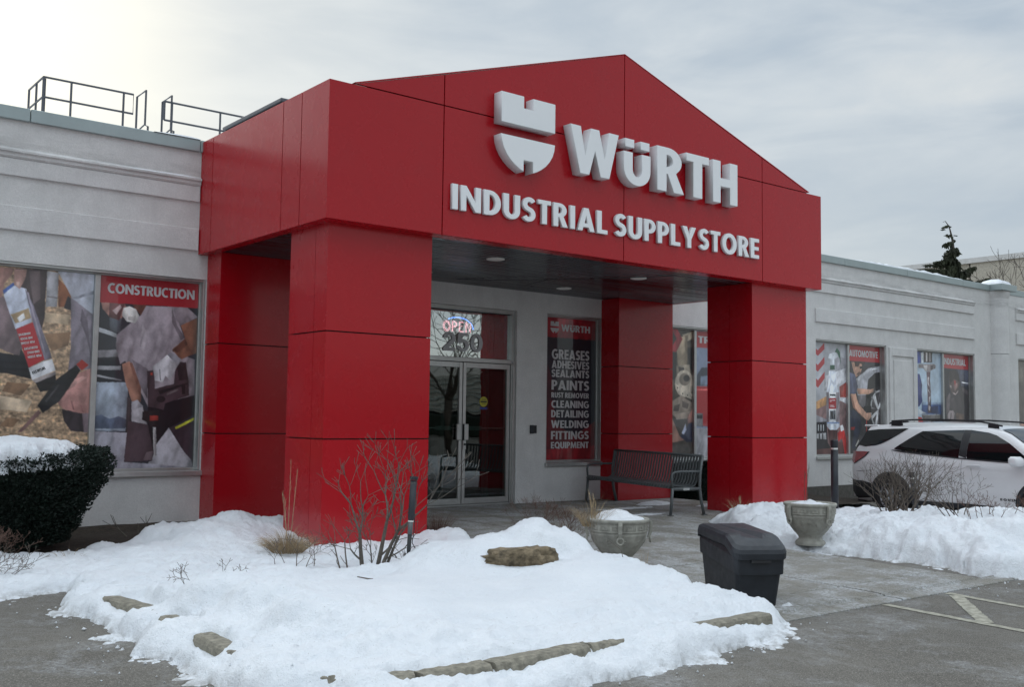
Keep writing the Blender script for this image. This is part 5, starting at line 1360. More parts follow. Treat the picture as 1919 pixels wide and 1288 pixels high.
def urn(name, loc, rz, label, zs=1.0, snow_h=.05, sd=1):
    t = root(name, loc, rz, False, label=label, cat='planter', group='stone urn planters beside the walkway')
    prof = [(.160, 0), (.165, .025), (.150, .045), (.128, .060), (.124, .075), (.132, .095), (.176, .140), (.217, .195), (.246, .250), (.262, .30), (.268, .315), (.262, .322), (.268, .33), (.274, .405), (.274, .412), (.287, .420), (.290, .440), (.283, .450), (.262, .450), (.255, .440), (.245, .40), (.1, .395), (.001, .395)]
    prof = [(r, z * zs) for r, z in prof]
    b = build('bowl', MB().lathe(prof, 56, cap=False).lathe([(.160, 0), (.001, 0)], 56, cap=False), 'urn', t, True)
    m = MB(); greek(m, .270, .336 * zs, .400 * zs); build('greek_key_band', m, 'urn', t)
    m = MB()
    for q in range(10):     # leaf and grape relief under the band
        a = q * math.tau / 10 + .2; rr = lambda z: np.interp(z, [p[1] for p in prof[7:11]], [p[0] for p in prof[7:11]])
        for j in range(7):
            ang = (j - 3) * .42; pts = []
            z0 = .245 * zs
            L = .052 if j % 2 == 0 else .036
            for s_, wd in ((0, .006), (.5, .012), (1, .002)):
                for sg_ in (-1, 1):
                    du = (math.sin(ang) * L * s_ + sg_ * math.cos(ang) * wd); dz = (math.cos(ang) * L * s_ - sg_ * math.sin(ang) * wd)
                    z = z0 + dz; r_ = float(rr(z)) + .006 * (1 - s_ * .5); pts.append((r_ * math.cos(a + du / .24), r_ * math.sin(a + du / .24), z))
            m.add(pts, [(0, 1, 3, 2), (2, 3, 5, 4)])
        for j in range(8):
            a2 = a + math.pi / 10 + random.uniform(-.05, .05); z = (.205 + random.uniform(0, .06)) * zs; r_ = float(rr(z))
            c = Vector((r_ * math.cos(a2), r_ * math.sin(a2), z)); e = .009
            m.add([c + Vector(o) * e for o in ((1, 0, 0), (-1, 0, 0), (0, 1, 0), (0, -1, 0), (0, 0, 1), (0, 0, -1))], [(0, 2, 4), (2, 1, 4), (1, 3, 4), (3, 0, 4), (2, 0, 5), (1, 2, 5), (3, 1, 5), (0, 3, 5)])
    build('leaf_relief', m, 'urn', t)
    for q in range(4):
        a = q * math.pi / 2 + .35
        m = MB(); path = [Vector((.296, 0, .432 * zs)), Vector((.308, 0, .40 * zs)), Vector((.304, 0, .33 * zs)), Vector((.286, 0, .275 * zs))]
        vs = []
        for p in path:
            for dx, dyy in ((-.018, -.020), (.010, -.018), (.010, .018), (-.018, .020)): vs.append((p.x + dx, p.y + dyy, p.z))
        m.add(vs, [(i * 4 + c, i * 4 + (c + 1) % 4, (i + 1) * 4 + (c + 1) % 4, (i + 1) * 4 + c) for i in range(3) for c in range(4)] + [(3, 2, 1, 0), (12, 13, 14, 15)])
        m.tube([(.290 + .006, .030 * math.cos(u), .262 * zs + .030 * math.sin(u)) for u in np.linspace(0, math.tau, 15)], .0085, 6)
        m.xf(Matrix.Rotation(a, 4, 'Z')); build('handle', m, 'urn', t)
    nr, na = 9, 40; vs = []
    for i in range(nr):
        r_ = .258 * (1 - i / (nr - 1)) ** .8 + .0005
        for k in range(na):
            a = math.tau * k / na; x, y = r_ * math.cos(a), r_ * math.sin(a)
            z = .400 * zs + (snow_h + .03) * math.sqrt(max(0, 1 - (r_ / .262) ** 2)) * (1 + .9 * float(fbm(np.array(x * 7 + sd), np.array(y * 7), sd, 3))) + .012 * float(fbm(np.array(x * 30), np.array(y * 30), sd, 2))
            vs.append((x, y, z))
    build('snow_fill', MB().add(vs, [(i * na + k, i * na + (k + 1) % na, (i + 1) * na + (k + 1) % na, (i + 1) * na + k) for i in range(nr - 1) for k in range(na)]), 'snow', t, True, fix=False)
    return t
urn('urn_planter', (2.0, -2.13, -.062), .5, 'snow-filled stone urn with dry grass in it, left of the walkway behind the snow mound', 1.0, .07, 1)
urn('urn_planter', (4.95, -2.16, -.05), 1.0, 'snow-filled stone urn standing by the right snow bank near the bollard', 1.03, .035, 2)

# ------------------------------------------------------------------ bench
bt = root('park_bench', (6.342, 2.961, 0), -1.821, False, label='grey steel slat bench with curved armrests standing on the porch', cat='bench')
BL = 2.416
prof = [(-.045, .372), (-.03, .405), (.01, .418), (.10, .405), (.25, .385), (.34, .385), (.395, .41), (.425, .47), (.445, .56), (.47, .70), (.49, .80), (.475, .825)]
ns = 33
for k in range(ns):
    x = .05 + (BL - .10) * k / (ns - 1)
    m = MB(); vs = []
    for i, (a, b) in enumerate(prof):
        p0 = prof[max(i - 1, 0)]; p1 = prof[min(i + 1, len(prof) - 1)]; dx, dz = p1[0] - p0[0], p1[1] - p0[1]; l = math.hypot(dx, dz); nx_, nz_ = -dz / l * .005, dx / l * .005
        vs += [(x - .019, a + nx_, b + nz_), (x + .019, a + nx_, b + nz_), (x + .019, a - nx_, b - nz_), (x - .019, a - nx_, b - nz_)]
    n_ = len(prof)
    m.add(vs, [(i * 4 + c, i * 4 + (c + 1) % 4, (i + 1) * 4 + (c + 1) % 4, (i + 1) * 4 + c) for i in range(n_ - 1) for c in range(4)] + [(3, 2, 1, 0), tuple((n_ - 1) * 4 + c for c in range(4))])
    if k == 0: me0 = build('slat', m, 'steel_gray', bt)
    else:
        o = me0.copy(); C.objects.link(o); o.parent = bt; o.location = (x - .05, 0, 0)
build('top_rail', MB().tube([(0, .485, .815), (BL, .485, .815)], .018, 8), 'steel_gray', bt, True)
build('cross_rail', MB().tube([(0, .02, .375), (BL, .02, .375)], .016, 8), 'steel_gray', bt, True)
build('cross_rail', MB().tube([(0, .33, .36), (BL, .33, .36)], .016, 8), 'steel_gray', bt, True)
for x in (0.0, BL):
    def bar(name, pts, r=.022):
        m = MB(); m.tube([(x, a, b) for a, b in pts], r, 8); return build(name, m, 'steel_gray', bt, True)
    bar('leg', [(-.03, .0), (-.012, .19), (.0, .375)])
    bar('leg', [(.52, .0), (.47, .20), (.445, .38), (.45, .56), (.49, .82)])
    bar('seat_support', [(.0, .36), (.445, .36)], .024)
    bar('armrest', [(.0, .375), (-.015, .52), (.0, .57), (.04, .592), (.12, .600), (.30, .600), (.455, .60)], .016)
    for yy in (-.03, .52): build('foot', MB().bbox(x - .035, x + .035, yy - .035, yy + .035, 0, .010, .003), 'steel_gray', bt)
build('maker_plate', MB().box(BL - .028, BL + .028, .16, .26, .345, .377), 'alu', bt)

# ------------------------------------------------------------------ grit bin
BINX, BINY, BINR = 1.765, -3.319, -.511
bn = root('storage_bin', (BINX, BINY, -.10), BINR, False, label='dark grey plastic grit bin with sloping lid at the snow edge', cat='bin')
bw, bl1, blen = .395, .642, .821
z_of = .10
def loft(rings, closed=True):
    m = MB(); n = len(rings[0]); vs = [p for r in rings for p in r]
    fs = [(i * n + c, i * n + (c + 1) % n, (i + 1) * n + (c + 1) % n, (i + 1) * n + c) for i in range(len(rings) - 1) for c in range(n)]
    fs += [tuple(range(n))[::-1], tuple((len(rings) - 1) * n + c for c in range(n))]
    return m.add(vs, fs)
def rr(x0, x1, y0, y1, z, r=.03, n=4):
    zf = z if callable(z) else (lambda x, y: z)
    pts = []
    for cx, cy, a0 in ((x1 - r, y1 - r, 0), (x0 + r, y1 - r, 90), (x0 + r, y0 + r, 180), (x1 - r, y0 + r, 270)):
        for i in range(n + 1):
            a = R(a0 + 90 * i / n); x, y = cx + r * math.cos(a), cy + r * math.sin(a); pts.append((x, y, zf(x, y)))
    return pts
# rim follows the slope of the lid: high at the back (y=0), low in front (y=-blen)
def rimz(off):
    return lambda x, y: z_of + off + (.352 if y > -bl1 + .02 else .352 + (y + bl1 - .02) * .40)
body = [rr(.040, bw - .040, -blen + .07, -.04, -.0, .03), rr(.014, bw - .014, -blen + .030, -.015, rimz(-.135), .035),
        rr(.000, bw - .000, -blen + .010, -.002, rimz(-.130), .035), rr(-.004, bw + .004, -blen + .004, .002, rimz(-.01), .035), rr(.02, bw - .02, -blen + .05, -.02, rimz(.03), .03)]
build('tub', loft(body), 'black_plastic', bn)
lid_m = MB()
def lz(y):   # top surface of the lid
    y = -y
    if y < .02: return .435
    if y < bl1: return .457 - (y - .02) * .037
    return .434 - (y - bl1) * .44
def lidring(e, dz, r):
    x0, x1, y0, y1 = e, bw - e, -blen + e, -e
    pts = []
    ys = sorted({y0 + r, -bl1 - .02, -bl1 + .02, -bl1 * .5, y1 - r})
    side = [(x1, y) for y in ys]
    cor = lambda cx, cy, a0: [(cx + r * math.cos(R(a0 + 90 * i / 4)), cy + r * math.sin(R(a0 + 90 * i / 4))) for i in range(5)]
    P = [(x1, y) for y in ys[1:-1]] + cor(x1 - r, y1 - r, 0) + [(x0, y) for y in ys[1:-1][::-1]][:] 
    P = [(x1, y) for y in ys[1:-1]] + cor(x1 - r, y1 - r, 0) + cor(x0 + r, y1 - r, 90) + [(x0, y) for y in ys[1:-1][::-1]] + cor(x0 + r, y0 + r, 180) + cor(x1 - r, y0 + r, 270)
    return [(x, y, z_of + lz(y) + dz) for x, y in P]
rings = [lidring(.004, -.090, .05), lidring(-.020, -.084, .06), lidring(-.022, -.040, .06), lidring(-.012, -.014, .055), lidring(.015, .002, .05), lidring(.10, .008, .04)]
build('lid', loft(rings), 'black_plastic', bn)
build('hinge', MB().tube([(.08, .012, z_of + .37), (bw - .08, .012, z_of + .37)], .010, 8), 'black_plastic', bn)
build('handle_recess', MB().bbox(bw * .30, bw * .70, -blen - .018, -blen + .012, z_of + .235, z_of + .262, .004), 'alu_dark', bn)

# ------------------------------------------------------------------ lights and bollards
gl = root('garden_light', (-.05, -1.68, -.1), label='black tube path light on a leaning stake in front of the left column', cat='path light')
base = Vector((-.045, -1.68, snow_z(-.04, -1.68) - .05)); top = Vector((.012, -1.66, .80))
q = lambda t: base.lerp(top, t)
build('stake', MB().tube([q(0), q(.12), q(.30)], [.012, .017, .019], 10), 'alu_dark', gl, True)
build('collar', MB().tube([q(.30), q(.46)], [.021, .023], 10), 'steel_gray', gl, True)
build('cap', MB().tube([q(.955), q(.985), q(1)], [.033, .035, .033], 16), 'black_plastic', gl)
build('tube', MB().tube([q(.462), q(.5), q(.952)], [.022, .027, .029], 14), 'black_plastic', gl, True)
build('cable', MB().tube([q(.80) + Vector((.034, 0, 0)), q(.6) + Vector((.03, 0, 0)), q(.36) + Vector((.035, -.01, 0)), q(.2) + Vector((.03, 0, 0)), q(.06) + Vector((.09, -.02, .0))], .004, 5), 'black_plastic', gl, True)
build('band', MB().tube([q(.452), q(.468)], .0245, 12), 'lens', gl)
for px, py, h, lb, lean in ((8.16, -.31, 1.02, 'tall straight black bollard light by the right column and urn', 0), (8.75, -1.25, .66, 'short black path light leaning in the bare shrub before the car', -.13)):
    z0 = snow_z(px, py)
    g2 = root('bollard_light', (px, py, z0 - .05), label=lb, cat='bollard')
    ax = lambda z: (px + lean * z * .8, py - lean * z * .5, z0 + z)
    r_ = .052 if not lean else .035
    build('post', MB().tube([ax(-.1), ax(h * .86)], r_, 18), 'black_plastic', g2, True)
    build('band', MB().tube([ax(h * .862), ax(h * .885)], r_ * .93, 18), 'lens', g2)
    build('cap', MB().tube([ax(h * .887), ax(h * .985), ax(h)], [r_, r_ * 1.02, r_ * .8], 18), 'black_plastic', g2)

# ------------------------------------------------------------------ roof edge railings and roof unit
RY = D + 1.2; RZ = 5.505; RM = 5.25; RB = 4.36; rr_ = .014
def railing(name, label, segs):
    t = root(name, segs[0][1][0], label=label, cat='railing', group='steel guard rails on the roof')
    for nm, pts in segs: build(nm, MB().tube(pts, rr_, 6), 'rail', t)
railing('roof_railing', 'left grey guard rail with a returning end on the flat roof', [('rail', [(-1.594, RY, RZ), (-.476, RY, RZ + .005), (-.476, RY, RM), (-1.594, RY, RM)]), ('rail', [(-1.594, RY, RZ), (-1.594, RY + .70, RZ)]), ('rail', [(-1.594, RY, RM), (-1.594, RY + .70, RM)]),
        ('post', [(-1.594, RY, RB), (-1.594, RY, RZ)]), ('post', [(-1.57, RY + .03, RB), (-1.57, RY + .03, RZ - .01)]), ('post', [(-1.26, RY, RB), (-1.26, RY, RZ)]), ('post', [(-.603, RY, RB), (-.603, RY, RZ)]), ('post', [(-1.594, RY + .33, RB), (-1.594, RY + .33, RZ)]), ('post', [(-1.594, RY + .70, RB), (-1.594, RY + .70, RZ)])])
railing('roof_railing', 'right grey guard rail on the flat roof running behind the red porch', [('rail', [(-.06, RY, RZ), (2.4, RY, RZ)]), ('rail', [(-.06, RY, RM), (2.4, RY, RM)]), ('post', [(.043, RY, RB), (.043, RY, RZ)]), ('post', [(-.06, RY, RM), (-.06, RY, RZ)]), ('post', [(.725, RY, RB), (.725, RY, RZ)]), ('post', [(1.5, RY, RB), (1.5, RY, RZ)])])
for x, lb in ((-.313, 'left upright hoop of the roof ladder between the guard rails'), (.035, 'right upright hoop of the roof ladder beside the longer guard rail')):
    t = root('ladder_hoop', (x, RY, RB), label=lb, cat='ladder rail')
    build('hoop', MB().tube([(x, RY + .35, RB), (x, RY + .35, 5.595), (x, RY, 5.600), (x, RY, 5.13), (x + .04, RY, 5.12), (x + .04, RY, RB)], rr_, 6), 'rail', t)
    build('brace', MB().tube([(x, RY, 5.14), (x, RY + .35, 5.10)], rr_ * .8, 6), 'rail', t)
ru = root('roof_unit', (.75, 2.7, 4.5), label='grey sheet metal roof duct showing above the red side fascia', cat='duct')
build('casing', MB().bbox(.42, 1.15, 1.95, 3.60, 4.52, 5.00, .01), 'bronze', ru)
build('cover', MB().bbox(.40, 1.17, 1.93, 3.62, 5.002, 5.05, .008), 'rail', ru)
tags(boulder('snow_heap', (.55, 1.25, 4.70), (.28, .35, .17), 9, 'roof_snow'), label='heap of snow lying on the porch roof behind the fascia', cat='snow')
tags(boulder('snow_heap', (.30, 3.10, 4.66), (.22, .35, .09), 12, 'roof_snow'), label='low strip of snow on the porch roof near the store wall', cat='snow')

# ------------------------------------------------------------------ bare shrubs, grass, hedges
def grow(m, p, d, L, r, depth, spread=.55, up=.25, seg=3, split=(2, 3), rnd=random, tipmin=.0016, short=.72):
    p = Vector(p); d = Vector(d).normalized(); path = [p.copy()]; rs = [r]
    side = Vector((rnd.uniform(-1, 1), rnd.uniform(-1, 1), 0))
    for i in range(seg):
        d = (d + side * .10 + Vector((rnd.uniform(-.13, .13), rnd.uniform(-.13, .13), up * .16))).normalized()
        p = p + d * L / seg; path.append(p.copy()); rs.append(max(tipmin, r * (1 - .34 * (i + 1) / seg)))
        if depth > 1 and i < seg - 1 and rnd.random() < .35:
            sd_ = d.orthogonal(); sd_.rotate(Matrix.Rotation(rnd.uniform(0, 6.28), 3, d)); grow(m, p, d + sd_ * .9, L * .45, r * .42, depth - 2, spread, up, seg, split, rnd, tipmin, short)
    m.tube(path, rs, 6 if r > .008 else (4 if r > .003 else 3), cap=depth == 0)
    if depth <= 0: return
    k = rnd.randint(*split); a0 = rnd.uniform(0, 6.28)
    for j in range(k):
        s = d.orthogonal(); s.rotate(Matrix.Rotation(a0 + j * 6.28 / k + rnd.uniform(-.5, .5), 3, d))
        grow(m, p, d + s * rnd.uniform(spread * .6, spread * 1.25), L * rnd.uniform(short - .14, short + .12), rs[-1] * rnd.uniform(.62, .82), depth - 1, spread, up, seg, split, rnd, tipmin, short)
def shrub(loc, label, stems, mat='bark', depth=4, spread=.5, seed=1, cat='shrub', group=None, name='bare_shrub', short=.72, up=.3, tip=.0018):
    rnd = random.Random(seed)
    t = root(name, loc, label=label, cat=cat, group=group)
    for (dx, dyy, dirx, diry, L, r) in stems:
        m = MB(); grow(m, (loc[0] + dx, loc[1] + dyy, loc[2] - .04), (dirx, diry, 1), L, r, depth, spread, up, 3, (2, 3), rnd, tip, short)
        build('stem', m, mat, t, True)
    return t
z = snow_z
RX, RYv = math.cos(YAW), -math.sin(YAW)      # the direction that runs to the right as seen from the walk
def off(a, b=0):  # a: metres right, b: metres away
    return (a * RX + b * math.sin(YAW), a * RYv + b * math.cos(YAW))
def stem(a, b, lean, L, r, leanb=0):
    x, y = off(a, b); dx, dyy = off(lean, leanb); return (x, y, dx, dyy, L, r)
shrub((-.22, -1.20, z(-.22, -1.2)), 'tall bare forked shrub in front of the left red column', [stem(.02, 0, -.14, .38, .021), stem(.13, .05, .04, .46, .022), stem(.16, .0, .22, .43, .020), stem(.18, .1, .5, .38, .016), stem(.10, .06, -.3, .22, .008), stem(.2, .05, .33, .20, .007)], depth=4, spread=.46, seed=4, short=.74, tip=.0024)
shrub((-.35, -1.22, z(-.35, -1.22)), 'thin bare sapling branch left of the forked shrub by the red column', [stem(-.05, 0, -.28, .26, .008), stem(.0, .02, -.15, .30, .008)], depth=2, spread=.45, seed=9, mat='twig')
shrub((-.75, -1.02, z(-.75, -1.02)), 'small twiggy plant with withered leaves in the snow by the grass clump', [stem(-.16, 0, -.5, .10, .004), stem(-.08, 0, -.3, .12, .004), stem(0, 0, .05, .15, .005), stem(.08, 0, .25, .14, .004), stem(.14, .05, .1, .13, .004)], depth=3, seed=5, mat='twig', spread=.6)
shrub((-2.02, -2.12, z(-2.02, -2.12)), 'low withered twigs sticking out of the snow crest near the left kerb', [stem(-.12, 0, -.9, .06, .003), stem(-.04, 0, -1.3, .08, .003), stem(.06, .08, .9, .09, .003), stem(.16, .1, 1.2, .07, .003)], depth=3, seed=6, mat='twig', spread=.8)
shrub((2.15, -.85, -.03), 'reddish brown twiggy shrub behind the snow mound beside the walkway', [stem(random.uniform(-.3, .3), random.uniform(-.15, .15), random.uniform(-.45, .45), random.uniform(.13, .2), .005) for _ in range(13)], depth=4, seed=7, mat='redtwig', spread=.42, short=.74, tip=.0013)
shrub((-2.93, .55, -.02), 'reddish brown twig bush at the left edge in front of the yew', [stem(random.uniform(-.3, .25), random.uniform(-.1, .2), random.uniform(-.3, .5), random.uniform(.13, .18), .005) for _ in range(16)], depth=4, seed=8, mat='redtwig', spread=.45, tip=.0014)
shrub((-2.7, .05, .0), 'dark bent twigs lying over the snow at the left edge', [stem(random.uniform(-.4, .0), 0, random.uniform(.4, 1.6), random.uniform(.08, .14), .0035) for _ in range(6)], depth=3, seed=18, mat='twig', spread=.6)
shrub((-.95, 2.35, -.05), 'cut branches poking from the snow under the left window', [stem(-.05, 0, -1.6, .22, .010), stem(.05, 0, .7, .16, .010), stem(.1, 0, .25, .18, .009), stem(0, .1, -.4, .12, .008)], depth=1, seed=10, mat='bark', spread=.5)
shrub((6.95, -2.0, z(6.95, -2.0) + .0), 'big bare many-stemmed shrub in the snow bank before the white car', [stem(random.uniform(-.16, .2), random.uniform(-.15, .15), random.uniform(-.65, .75), random.uniform(.26, .40), .011) for _ in range(30)], depth=3, seed=11, mat='twig', spread=.45, short=.66)
shrub((6.6, -3.0, z(6.6, -3.0)), 'loose bare shrub leaning from the white snow slab in front of the car door', [stem(random.uniform(-.2, .15), random.uniform(-.1, .1), random.uniform(-1.1, .7), random.uniform(.16, .24), .006) for _ in range(8)], depth=4, seed=12, mat='twig', spread=.55, short=.66)
shrub((7.4, -4.15, z(7.4, -4.15)), 'dark seedhead shrub at the right edge in front of the car', [stem(random.uniform(-.35, .3), random.uniform(-.1, .1), random.uniform(-.4, .3), random.uniform(.17, .24), .005) for _ in range(8)], depth=3, seed=13, mat='twig', spread=.5)
shrub((6.9, -3.65, z(6.9, -3.65)), 'low brown scrub between the snow bank and the car sill', [stem(random.uniform(-.7, .4), random.uniform(-.1, .2), random.uniform(-.6, .6), random.uniform(.08, .13), .004) for _ in range(16)], depth=3, seed=14, mat='redtwig', spread=.6)
shrub((9.9, 2.5, -.15), 'grey leafless low shrub under the automotive window left of the car', [stem(random.uniform(-.6, .75), random.uniform(-.2, .2), random.uniform(-.5, .5), random.uniform(.15, .22), .005) for _ in range(34)], depth=3, seed=15, mat='twig', spread=.5, tip=.003)
for k, (x, y, ln) in enumerate(((5.35, -4.6, .25), (5.5, -4.75, .3))):
    t = root('dry_stalk', (x, y, z(x, y)), label=('left' if k == 0 else 'right') + ' dry brown seed stalk of the two leaning in the right snow bank', cat='dry stalk')
    dx, dyy = off(ln * .9, 0); m = MB(); b = Vector((x, y, z(x, y) - .03)); e = b + Vector((dx * .55, dyy * .55, .30))
    m.tube([b, b.lerp(e, .5) + Vector((0, 0, .01)), e], [.004, .003, .002], 5)
    build('stem', m, 'twig', t); m = MB()
    for i in range(14):
        c = b.lerp(e, .55 + .45 * i / 13) + Vector((random.uniform(-.008, .008),) * 3); m.add([c + Vector(o) * .008 for o in ((1, 0, 0), (-1, 0, 0), (0, 1, 0), (0, -1, 0), (0, 0, 1.6), (0, 0, -1))], [(0, 2, 4), (2, 1, 4), (1, 3, 4), (3, 0, 4), (2, 0, 5), (1, 2, 5), (3, 1, 5), (0, 3, 5)])
    build('seed_head', m, 'leaf_dead', t)
def tuft(loc, label, n, L, spread, stalks=0, SL=.5, seed=1, mat='grass', droop=.5, wid=.004):
    rnd = random.Random(seed); t = root('dry_grass', loc, label=label, cat='dry grass'); m = MB()
    for _ in range(n):
        a = rnd.uniform(0, 6.28); s = rnd.random() ** .6 * spread; x, y = loc[0] + math.cos(a) * s * .35, loc[1] + math.sin(a) * s * .35
        d = Vector((math.cos(a) * s * 2.2, math.sin(a) * s * 2.2, .9)).normalized(); l = L * rnd.uniform(.5, 1.1); p = Vector((x, y, loc[2] - .02)); w = d.cross(Vector((rnd.uniform(-1, 1), rnd.uniform(-1, 1), .2))).normalized() * wid * .5
        vs = []
        for i in range(5):
            q_ = 1 - i / 4.3; vs += [p + w * q_, p - w * q_]; d = (d + Vector((0, 0, -droop * .35 * (i + .3)))).normalized(); p = p + d * l / 4
        m.add(vs, [(2 * i, 2 * i + 1, 2 * i + 3, 2 * i + 2) for i in range(4)])
    build('blades', m, mat, t, fix=False)['kind'] = 'stuff'
    for k in range(stalks):
        b = Vector((loc[0] + rnd.uniform(-.04, .04), loc[1] + rnd.uniform(-.04, .04), loc[2])); l = SL * rnd.uniform(.55, 1.05); dx, dyy = off(rnd.uniform(-.16, .10)); e = b + Vector((dx * l, dyy * l, l))
        m = MB(); m.tube([b, b.lerp(e, .5), e], [.0035, .003, .001], 4)
        for i in range(6): c = b.lerp(e, .65 + .35 * i / 6); m.tube([c, c + Vector((rnd.uniform(-.015, .015), rnd.uniform(-.015, .015), .05))], [.003, .001], 3)
        build('stalk', m, mat, t)
    return t
tuft((-.33, -.02, .02), 'big pale dry grass clump with tall stalks at the foot of the left column', 900, .30, .42, 4, .85, 1)
tuft((1.70, .42, -.02), 'brown upright dry grass clump at the right side of the left column', 420, .34, .22, 0, .5, 2, 'redtwig', .25)
tuft((6.05, -.30, .10), 'thin dry grass clump in the snow before the right red column', 120, .26, .30, 3, .25, 3, 'grass', .3)
tuft((1.78, -2.02, .33), 'tan dry grass growing over the back rim of the left urn', 260, .30, .30, 6, .28, 4, 'grass', .4, .003)
tuft((4.93, -2.12, .40), 'single dry flower stalk standing in the right urn', 6, .12, .15, 2, .62, 5, 'redtwig', .3)
tuft((-2.05, .95, -.02), 'few dry grass stems under the yew bush', 22, .16, .4, 0, .3, 6, 'grass', .6)
tuft((.0, -1.60, z(0, -1.6)), 'withered leaves at the foot of the path light', 14, .10, .3, 0, .3, 7, 'leaf_dead', .6, .012)
t = root('broken_twig', (-.83, -2.28, .1), label='short broken twig lying alone on smooth snow', cat='twig')
zz = z(-.83, -2.28); build('wood', MB().tube([(-.87, -2.25, zz + .025), (-.81, -2.31, zz + .012), (-.79, -2.345, zz + .008)], [.004, .006, .010], 6), 'bark', t)
t = root('broken_twig', (1.05, -3.1, .2), label='curved twig standing in the snow left of the grit bin', cat='twig')
zz = z(1.0, -3.2); build('wood', MB().tube([(1.0, -3.2, zz - .02), (.985, -3.19, zz + .06), (.90, -3.14, zz + .13)], [.003, .0025, .002], 5), 'twig', t)
tuft((1.12, -3.32, z(1.12, -3.32)), 'few thin blades in the snow behind the grit bin', 7, .13, .12, 0, .2, 16, 'grass', .2, .003)
tuft((1.28, -.62, z(1.28, -.62) - .02), 'withered dark leaves poking from the snow right of the left column', 12, .10, .3, 0, .3, 17, 'leaf_dead', .6, .014)
# bare earth under the hedge
tags(grid_sheet('soil', np.linspace(-8, .12, 60), np.linspace(1.2, D - .035, 20), lambda X, Y: -.045 + .03 * fbm(X * 3, Y * 3, 8, 4) + .05 * sstep(D - .4, D, Y), 'soil'), kind='structure')
tags(grid_sheet('soil', np.linspace(8.22, 12.6, 40), np.linspace(1.5, D - .035, 16), lambda X, Y: -.13 + .03 * fbm(X * 3, Y * 3, 28, 4), 'soil'), kind='structure')

def leaf_mass(cx, cy, shape, n, size, seed, zr, mat, name, parent, shell=(.80, 1.04), droop=0):
    """many small leaf sprays inside a volume; shape(z) -> (rx, ry)"""
    r_ = np.random.default_rng(seed)
    zz = r_.uniform(zr[0], zr[1], n); th = r_.uniform(0, 2 * math.pi, n); s = r_.uniform(shell[0], shell[1], n)
    top = r_.random(n) < .16
    s[top] = np.sqrt(r_.random(top.sum())); zz[top] = zr[1] + r_.normal(0, .02, top.sum()) - .05 * s[top] ** 4
    rx = np.array([shape(q)[0] for q in zz]); ry = np.array([shape(q)[1] for q in zz])
    lump = 1 + .10 * fbm(th * 2.2, zz * 4, seed, 3) + .10 * fbm(th * 7, zz * 11, seed + 3, 3)
    px, py = cx + np.cos(th) * rx * s * lump, cy + np.sin(th) * ry * s * lump
    c = np.stack([px, py, zz], 1)
    out = np.stack([np.cos(th), np.sin(th), r_.uniform(.0, 1.0, n) - droop], 1) + r_.normal(0, .45, (n, 3)); out /= np.linalg.norm(out, axis=1)[:, None]
    sd_ = np.cross(out, r_.normal(0, 1, (n, 3))); sd_ /= np.linalg.norm(sd_, axis=1)[:, None]
    l = size * r_.uniform(.6, 1.3, n)[:, None]; w = l * .30
    V4 = np.stack([c - out * l * .4, c + sd_ * w, c + out * l * .8, c - sd_ * w], 1).reshape(-1, 3)
    me = bpy.data.meshes.new(name); q = np.arange(4 * n).reshape(n, 4)
    me.vertices.add(4 * n); me.vertices.foreach_set('co', V4.ravel()); me.loops.add(q.size); me.loops.foreach_set('vertex_index', q.ravel())
    me.polygons.add(n); me.polygons.foreach_set('loop_start', np.arange(0, 4 * n, 4)); me.polygons.foreach_set('loop_total', np.full(n, 4)); me.update()
    o = link(name, me, mat, parent); o['kind'] = 'stuff'; return o
def blob(cx, cy, shape, z0, z1, mat, parent, k=.86, name='core'):
    m = MB(); n = 28; zs = np.linspace(z0, z1, 10); vs = []
    for zq in zs:
        rx, ry = shape(zq)
        for i in range(n): a = math.tau * i / n; vs.append((cx + rx * k * math.cos(a), cy + ry * k * math.sin(a), zq))
    m.add(vs, [(i * n + c, i * n + (c + 1) % n, (i + 1) * n + (c + 1) % n, (i + 1) * n + c) for i in range(9) for c in range(n)] + [tuple(9 * n + c for c in range(n))])
    return build(name, m, mat, parent)
yw = root('yew_bush', (-2.7, 1.75, -.05), label='big dark clipped yew bush capped with snow before the left window', cat='bush')
HS = lambda q: ((.80 + .42 * min(1, max(0, q) / .75)) * (1 - .10 * max(0, q - .85) / .2), (.45 + .28 * min(1, max(0, q) / .75)))
fo = leaf_mass(-2.68, 1.86, HS, 90000, .028, 3, (.02, .96), 'yew', 'foliage', yw)
for v in fo.data.vertices: v.co.z -= .085 * max(0, (1.86 - v.co.y) / .66) ** 2 * max(0, v.co.z) / .95
blob(-2.68, 1.86, HS, 0, .78, 'yew', yw)
